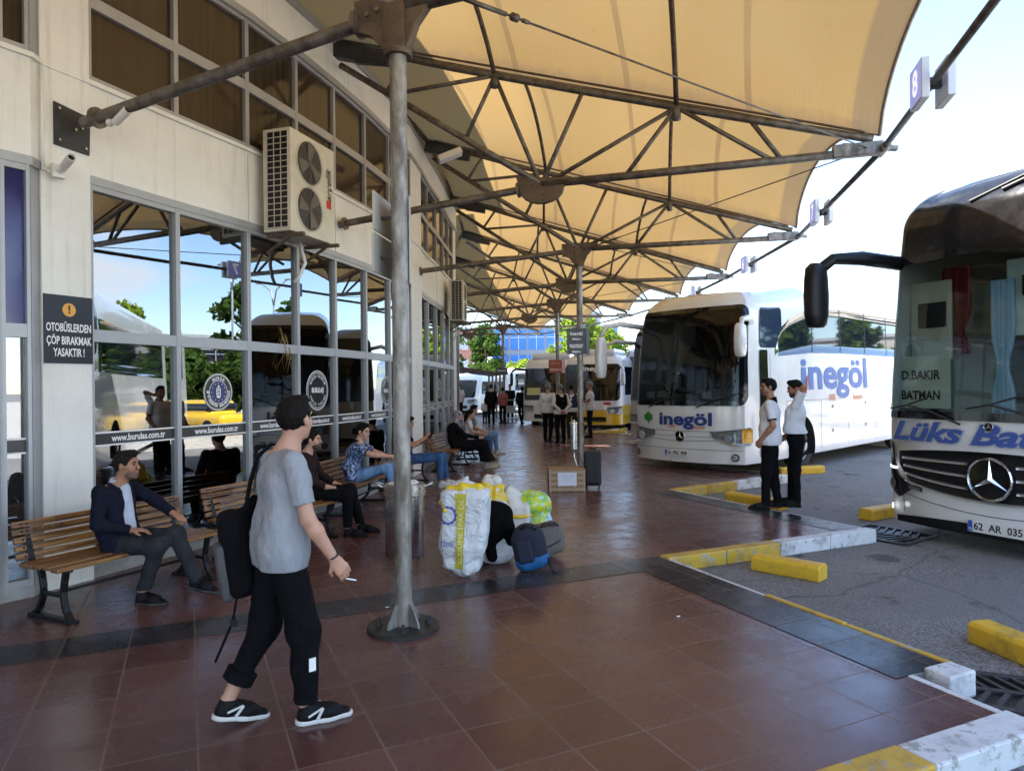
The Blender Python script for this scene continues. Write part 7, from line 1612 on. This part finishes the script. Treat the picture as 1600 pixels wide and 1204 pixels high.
person('small distant child in a white top near the far shelter', (-1.25, 31.5, 0), R(190), STAND, dict(), sc=.62, res=.02, top=K_WHITE, low=K_CHAR, hem=.05, hide=('L', 'R'))
t = thing('luggage_trolley', 'grey luggage trolley in front of the distant man in the dark blue top', 'trolley', (-.08, 32.7, 0), R(5))
q = MB()
for x in (-.28, .28): q.tube([(x, -.4, .12), (x, .4, .15), (x, .48, 1.0)], .018, 6)
q.tube([(-.28, .48, 1.0), (.28, .48, 1.0)], .02, 6); q.tube([(-.28, -.4, .12), (.28, -.4, .12)], .018, 6); q.build('frame', M_STAINLESS, t, smooth=True)
q = MB(); q.box((0, -.05, .16), (.54, .7, .03)); q.box((0, .42, .55), (.5, .03, .35)); q.build('deck', M_ALU, t)
for x, y in ((-.25, -.35), (.25, -.35), (-.25, .35), (.25, .35)): q = MB(); q.lathe([(.06, -.015), (.065, 0), (.06, .015)], (x, y, .065), 14, Matrix.Rotation(R(90), 3, 'Y')); q.build('wheel', M_BLACK, t)
# ================================================================ far side of the lot
M_LEAF = None
def leaf_mat(name, a, b_):
    m = bpy.data.materials.new(name); m.use_nodes = True; n, l = nodes(m); n.remove(n['Principled BSDF']); out = n['Material Output']
    w = n.new('ShaderNodeTexNoise'); w.inputs['Scale'].default_value = 1.6; P = n.new('ShaderNodeNewGeometry'); l.new(P.outputs['Position'], w.inputs['Vector'])
    rnd = noise(n, l, P.outputs['Position'], 9, 1); c = mixc(n, l, ramp(n, l, rnd, .35, .65), a, b_)
    df = n.new('ShaderNodeBsdfDiffuse'); tr = n.new('ShaderNodeBsdfTranslucent'); l.new(c, df.inputs[0]); l.new(c, tr.inputs[0]); mx = n.new('ShaderNodeMixShader'); mx.inputs[0].default_value = .4; l.new(df.outputs[0], mx.inputs[1]); l.new(tr.outputs[0], mx.inputs[2]); l.new(mx.outputs[0], out.inputs['Surface']); return m
LG = leaf_mat('deep_green_leaves', (.035, .075, .015), (.08, .13, .03)); LY = leaf_mat('yellow_green_leaves', (.12, .20, .02), (.25, .32, .05)); M_BARK = mat('bark', (.09, .065, .045), .9, noise=.3)
def tree(label, x, y, h, cr, material, n=2600, ls=.16, trunk=.28, group='trees beyond the bus lot', cone=False):
    t = thing('tree', label, 'tree', (x, y, ZA), random.uniform(0, 6), group); rg = np.random.RandomState(int(abs(x * 13 + y * 7)) % 9999)
    q = MB(); q.tube([(0, 0, 0), (.05, .03, h * .3), (-.04, .05, h * .6), (0, 0, h * .85)], [h * .028, h * .022, h * .014, h * .005], 8)
    for k in range(7): a = k * 2.4; z0 = h * (.28 + .07 * k); q.tube([(0, 0, z0), (math.cos(a) * cr * .4, math.sin(a) * cr * .4, z0 + h * .09), (math.cos(a) * cr * .75, math.sin(a) * cr * .75, z0 + h * .16)], [h * .010, h * .006, h * .002], 6)
    q.build('trunk', M_BARK, t, smooth=True)
    nc = 26; cs = []
    for k in range(nc):
        u = rg.rand(); zc = h * (trunk + (1 - trunk) * (.08 + .84 * u)); rr = cr * (math.sin(math.pi * min(1, .12 + .86 * u)) ** .7 if not cone else (1.05 - u)); a = rg.rand() * 6.28; d = rr * rg.rand() ** .5 * .8
        cs.append((math.cos(a) * d, math.sin(a) * d, zc, cr * rg.uniform(.26, .42)))
    ci = rg.randint(0, nc, n); ctr = np.array([c[:3] for c in cs])[ci]; rad = np.array([c[3] for c in cs])[ci]
    dv = rg.normal(size=(n, 3)); dv /= np.linalg.norm(dv, axis=1)[:, None]; p = ctr + dv * rad[:, None] * (rg.rand(n)[:, None] ** .35) * np.array([1, 1, .8])
    a = rg.normal(size=(n, 3)); a /= np.linalg.norm(a, axis=1)[:, None]; b_ = np.cross(a, dv); b_ /= np.linalg.norm(b_, axis=1)[:, None] + 1e-6; s = ls * rg.uniform(.6, 1.3, n)[:, None]
    vs = np.stack([p - a * s - b_ * s * .5, p + a * s - b_ * s * .4, p + a * s * .8 + b_ * s * .5, p - a * s * .7 + b_ * s * .6], 1).reshape(-1, 3)
    q = MB(); q.v = [tuple(v) for v in vs]; q.f = [(4 * i, 4 * i + 1, 4 * i + 2, 4 * i + 3) for i in range(n)]; q.mi = [0] * n; q.build('crown', material, t, fix=False); return t
tree('dark green tree behind the far shelter left of the blue office block', -1.9, 52, 6.6, 1.9, LG, 3600, .14)
tree('low yellow-green bush tree in front of the blue office block', .8, 50, 4.0, 1.6, LY, 2400, .12, trunk=.1)
tree('bright green tree behind the sign board of the second column', 4.3, 44, 6.4, 2.1, LY, 3800, .14)
tree('second bright green tree to the right of the sign board', 6.2, 46, 5.6, 1.9, LY, 3000, .13)
tree('tree seen between the end of the building and the far shelter', -5.2, 58, 6.5, 2.0, LG, 2400, .15)
k_ = 0
for (x, y, h, cr, m_, cn) in ((34, 14, 8.5, 2.6, LG, False), (37, 19, 7.5, 2.3, LY, True), (33, 24, 9.0, 2.6, LG, False), (36, 30, 8.0, 2.2, LG, True), (32, 36, 8.5, 2.5, LG, False), (38, 9, 8, 2.2, LG, True), (40, 2, 8.5, 2.6, LG, False), (30, 42, 7.5, 2.2, LY, False)):
    tree(['tall round tree', 'slender yellow-green tree', 'broad dark tree', 'pointed dark tree', 'round tree far down the lot edge', 'pointed tree nearest the gate', 'round tree nearest the road', 'yellow-green tree at the far end'][k_] + ' across the lot, mirrored in the station glass', x, y, h, cr, m_, 2400, .24, cone=cn); k_ += 1
for j_, (x, y, h, m_, lb) in enumerate(((27.5, 11, 4.0, LG, 'low bushy tree nearest the white saloon car'), (28.5, 14.5, 4.4, LY, 'bright low tree between two dark ones across the lot'), (27.8, 18, 3.9, LG, 'dark low tree in front of the lamp mast'), (28.6, 21.5, 4.5, LG, 'dense low tree just past the lamp mast'), (27.4, 25.5, 3.8, LY, 'pale low tree behind the yellow and white minibus'), (28.2, 29.5, 4.2, LG, 'low dark tree beside the farther taxi'), (26.5, 33.5, 4.0, LG, 'last low dark tree of the row across the lot'))):
    tree(lb, x, y, h, 2.1, m_, 3000, .20, trunk=.12)
# blue office block
def block(name, label, x, y, w, d, h, rz, wallm, floors, bays, winm, z0=ZA, wz=.62, ww=.75, fin=None):
    t = thing(name, label, 'building', (x, y, z0), rz); q = MB(); q.box((0, d / 2, h / 2), (w, d, h)); wl_ = q.build('wall', wallm, t)
    q = MB(); q.box((0, d / 2, h + .12), (w + .3, d + .3, .24)); q.build('roof_edge', M_ALU, t)
    fh = h / floors; bw = w / bays
    for i in range(floors):
        for j in range(bays):
            zc = fh * (i + .52); xc = -w / 2 + bw * (j + .5); q = MB(); q.box((xc, -.02, zc), (bw * ww, .08, fh * wz)); wn_ = q.build('window', winm, t)
            q = MB(); q.box((xc, -.07, zc), (.06, .04, fh * wz)); q.box((xc, -.07, zc + fh * wz * .12), (bw * ww, .04, .06)); q.build('frame', fin or M_ALU, wn_)
    return t
block('office_block', 'blue glass office block with white bands beyond the far columns', 4.6, 74, 13.5, 12, 8.0, R(-4), mat('grey_blue_cladding', (.26, .30, .36), .5), 3, 7, mat('bright_blue_panel', (.03, .20, .62), .2, spec=.6), fin=M_WHITE, wz=.78, ww=.86)
block('apartment_building', 'pink and white apartment building beyond the end of the station', -4.6, 64, 4.6, 9, 7.0, R(6), mat('pink_render', (.42, .19, .15), .8, noise=.1), 3, 3, mat('pale_window', (.45, .47, .50), .3), fin=M_WHITE)
t = thing('balcony', 'white railed balcony on the pink apartment building', 'balcony', (-3.6, 63.4, 3.2), R(6)); q = MB(); q.box((0, 0, 0), (2.6, 1.0, .12)); q.box((0, -.5, .5), (2.6, .05, .06)); q.build('floor', M_WHITE, t)
q = MB()
for j in range(14): q.box((-1.25 + j * .19, -.5, .28), (.03, .03, .5))
q.build('railing', M_WHITE, t)
block('grey_tower', 'tall grey tower beyond the bright green trees', 8.5, 90, 6, 8, 11, R(-8), mat('grey_tower_render', (.36, .38, .42), .8), 4, 3, M_SIDEGL, wz=.4, ww=.5)
block('warehouse', 'long pale grey hall behind the trees, mirrored in the station glass', 48, 22, 34, 10, 6.0, R(-82), mat('pale_grey_cladding', (.34, .33, .32), .7, noise=.1), 2, 10, M_SIDEGL, wz=.3, ww=.7)
# shelter at the far end
t = thing('shelter', 'far open shelter with a brown sloping roof on brown posts', 'shelter', (-2.1, 38.5, 0), R(10))
q = MB(); q.prism([(-2.2, -2, 2.75), (1.3, -2, 2.25), (1.3, -2, 2.37), (-2.2, -2, 2.9)], (0, 5, 0)); q.build('roof', mat('brown_roof', (.11, .065, .05), .6), t)
for y in (-1.9, -.6, .8, 2.2): q = MB(); q.tube([(1.15, y, -.1), (1.15, y, 2.3)], .06, 8); q.build('post', mat('brown_post', (.22, .17, .145), .5), t)
# far vehicles
SHF = Shape(H=3.3, L=10.5, rise=None); 
simple_coach('white coach parked broadside in the sun beyond the far shelter', (-1.0, 47.5, ZA), R(-75), Shape(H=3.0, L=11), aw=1.2, bot_=1.3, top=2.7)
simple_coach('white coach parked at an angle between the shelter and the building end', (-3.4, 43.5, ZA), R(-28), Shape(hw=1.15, H=2.6, L=7, lean=((0, 0), (1.0, 0), (1.8, .3), (2.6, .8))), aw=1.1, bot_=1.1, top=2.2, name='minibus')
t5 = simple_coach('blue-grey coach behind the yellow midibus', (5.3, 27.5, ZA), R(-40), Shape(H=3.3, L=10), white=mat('pale_blue_bus_paint', (.36, .46, .60), .3, coat=.4))
simple_coach('white midibus on the far side of the lot, mirrored in the station glass', (19.5, 20.5, ZA), R(-20), SHM, aw=1.14, bot_=1.2, top=2.55, name='midibus')
simple_coach('white minibus with yellow lower body on the far side of the lot', (22, 25, ZA), R(-35), SHM, low=M_YELP, aw=1.14, bot_=1.2, top=2.55, lowz=1.0, name='midibus')
# a car: yellow taxi and white saloon on the lot
def car(label, x, y, rz, paint):
    t = thing('parked_car', label, 'car', (x, y, ZA), rz, 'cars on the far side of the lot')
    s = Solid(.045, .18, 0); s.box((0, 0, .55), (.86, 2.15, .30), None, .22); s.box((0, .25, 1.05), (.68, 1.05, .34), None, .26); s.cut((0, 0, .22), (0, 0, -1)); s.build('body', paint, t)
    s = Solid(.045, .10, 0); s.box((0, .25, 1.10), (.705, 1.10, .22), None, .18); s.cut((0, 0, .93), (0, 0, -1)); s.cut((0, 0, 1.26), (0, 0, 1)); s.build('windows', M_SIDEGL, t)
    for sx in (-1, 1):
        for sy_ in (-1.3, 1.35):
            q = MB(); q.lathe([(.18, -.1), (.32, -.1), (.33, 0), (.30, .02), (.19, .02), (.05, .03)], (sx * .84, sy_, .33), 20, Matrix.Rotation(R(90) * sx, 3, 'Y')); q.build('wheel', MATS['tyre_rubber'], t)
        q = MB(); q.ball((sx * .6, -2.08, .62), (.16, .08, .08), 8); q.build('headlight', M_LAMPG, t, smooth=True)
    return t
car('yellow taxi on the sunlit far side of the lot', 17.5, 15.0, R(70), M_YELP); car('white saloon car beside the far trees', 25, 12, R(20), M_BUSW); car('yellow taxi farther down the lot', 18.5, 30.5, R(60), M_YELP)
# lamp masts
for (x, y, lb) in ((29, 21, 'tall double arm lamp mast among the far trees'), (31, 33, 'tall double arm lamp mast at the far end of the lot')):
    t = thing('street_lamp', lb, 'street lamp', (x, y, ZA)); q = MB(); q.tube([(0, 0, 0), (0, 0, 7.5), (.3, 0, 8.6), (1.4, 0, 9.2)], [.09, .06, .05, .04], 8); q.tube([(0, 0, 7.5), (-.3, 0, 8.6), (-1.4, 0, 9.2)], [.05, .05, .04], 8); q.build('mast', M_ALU, t, smooth=True)
    for sx in (-1, 1): q = MB(); q.box((sx * 1.6, 0, 9.22), (.6, .22, .08)); q.build('lamp_head', M_ALU, t, bevel=.02)
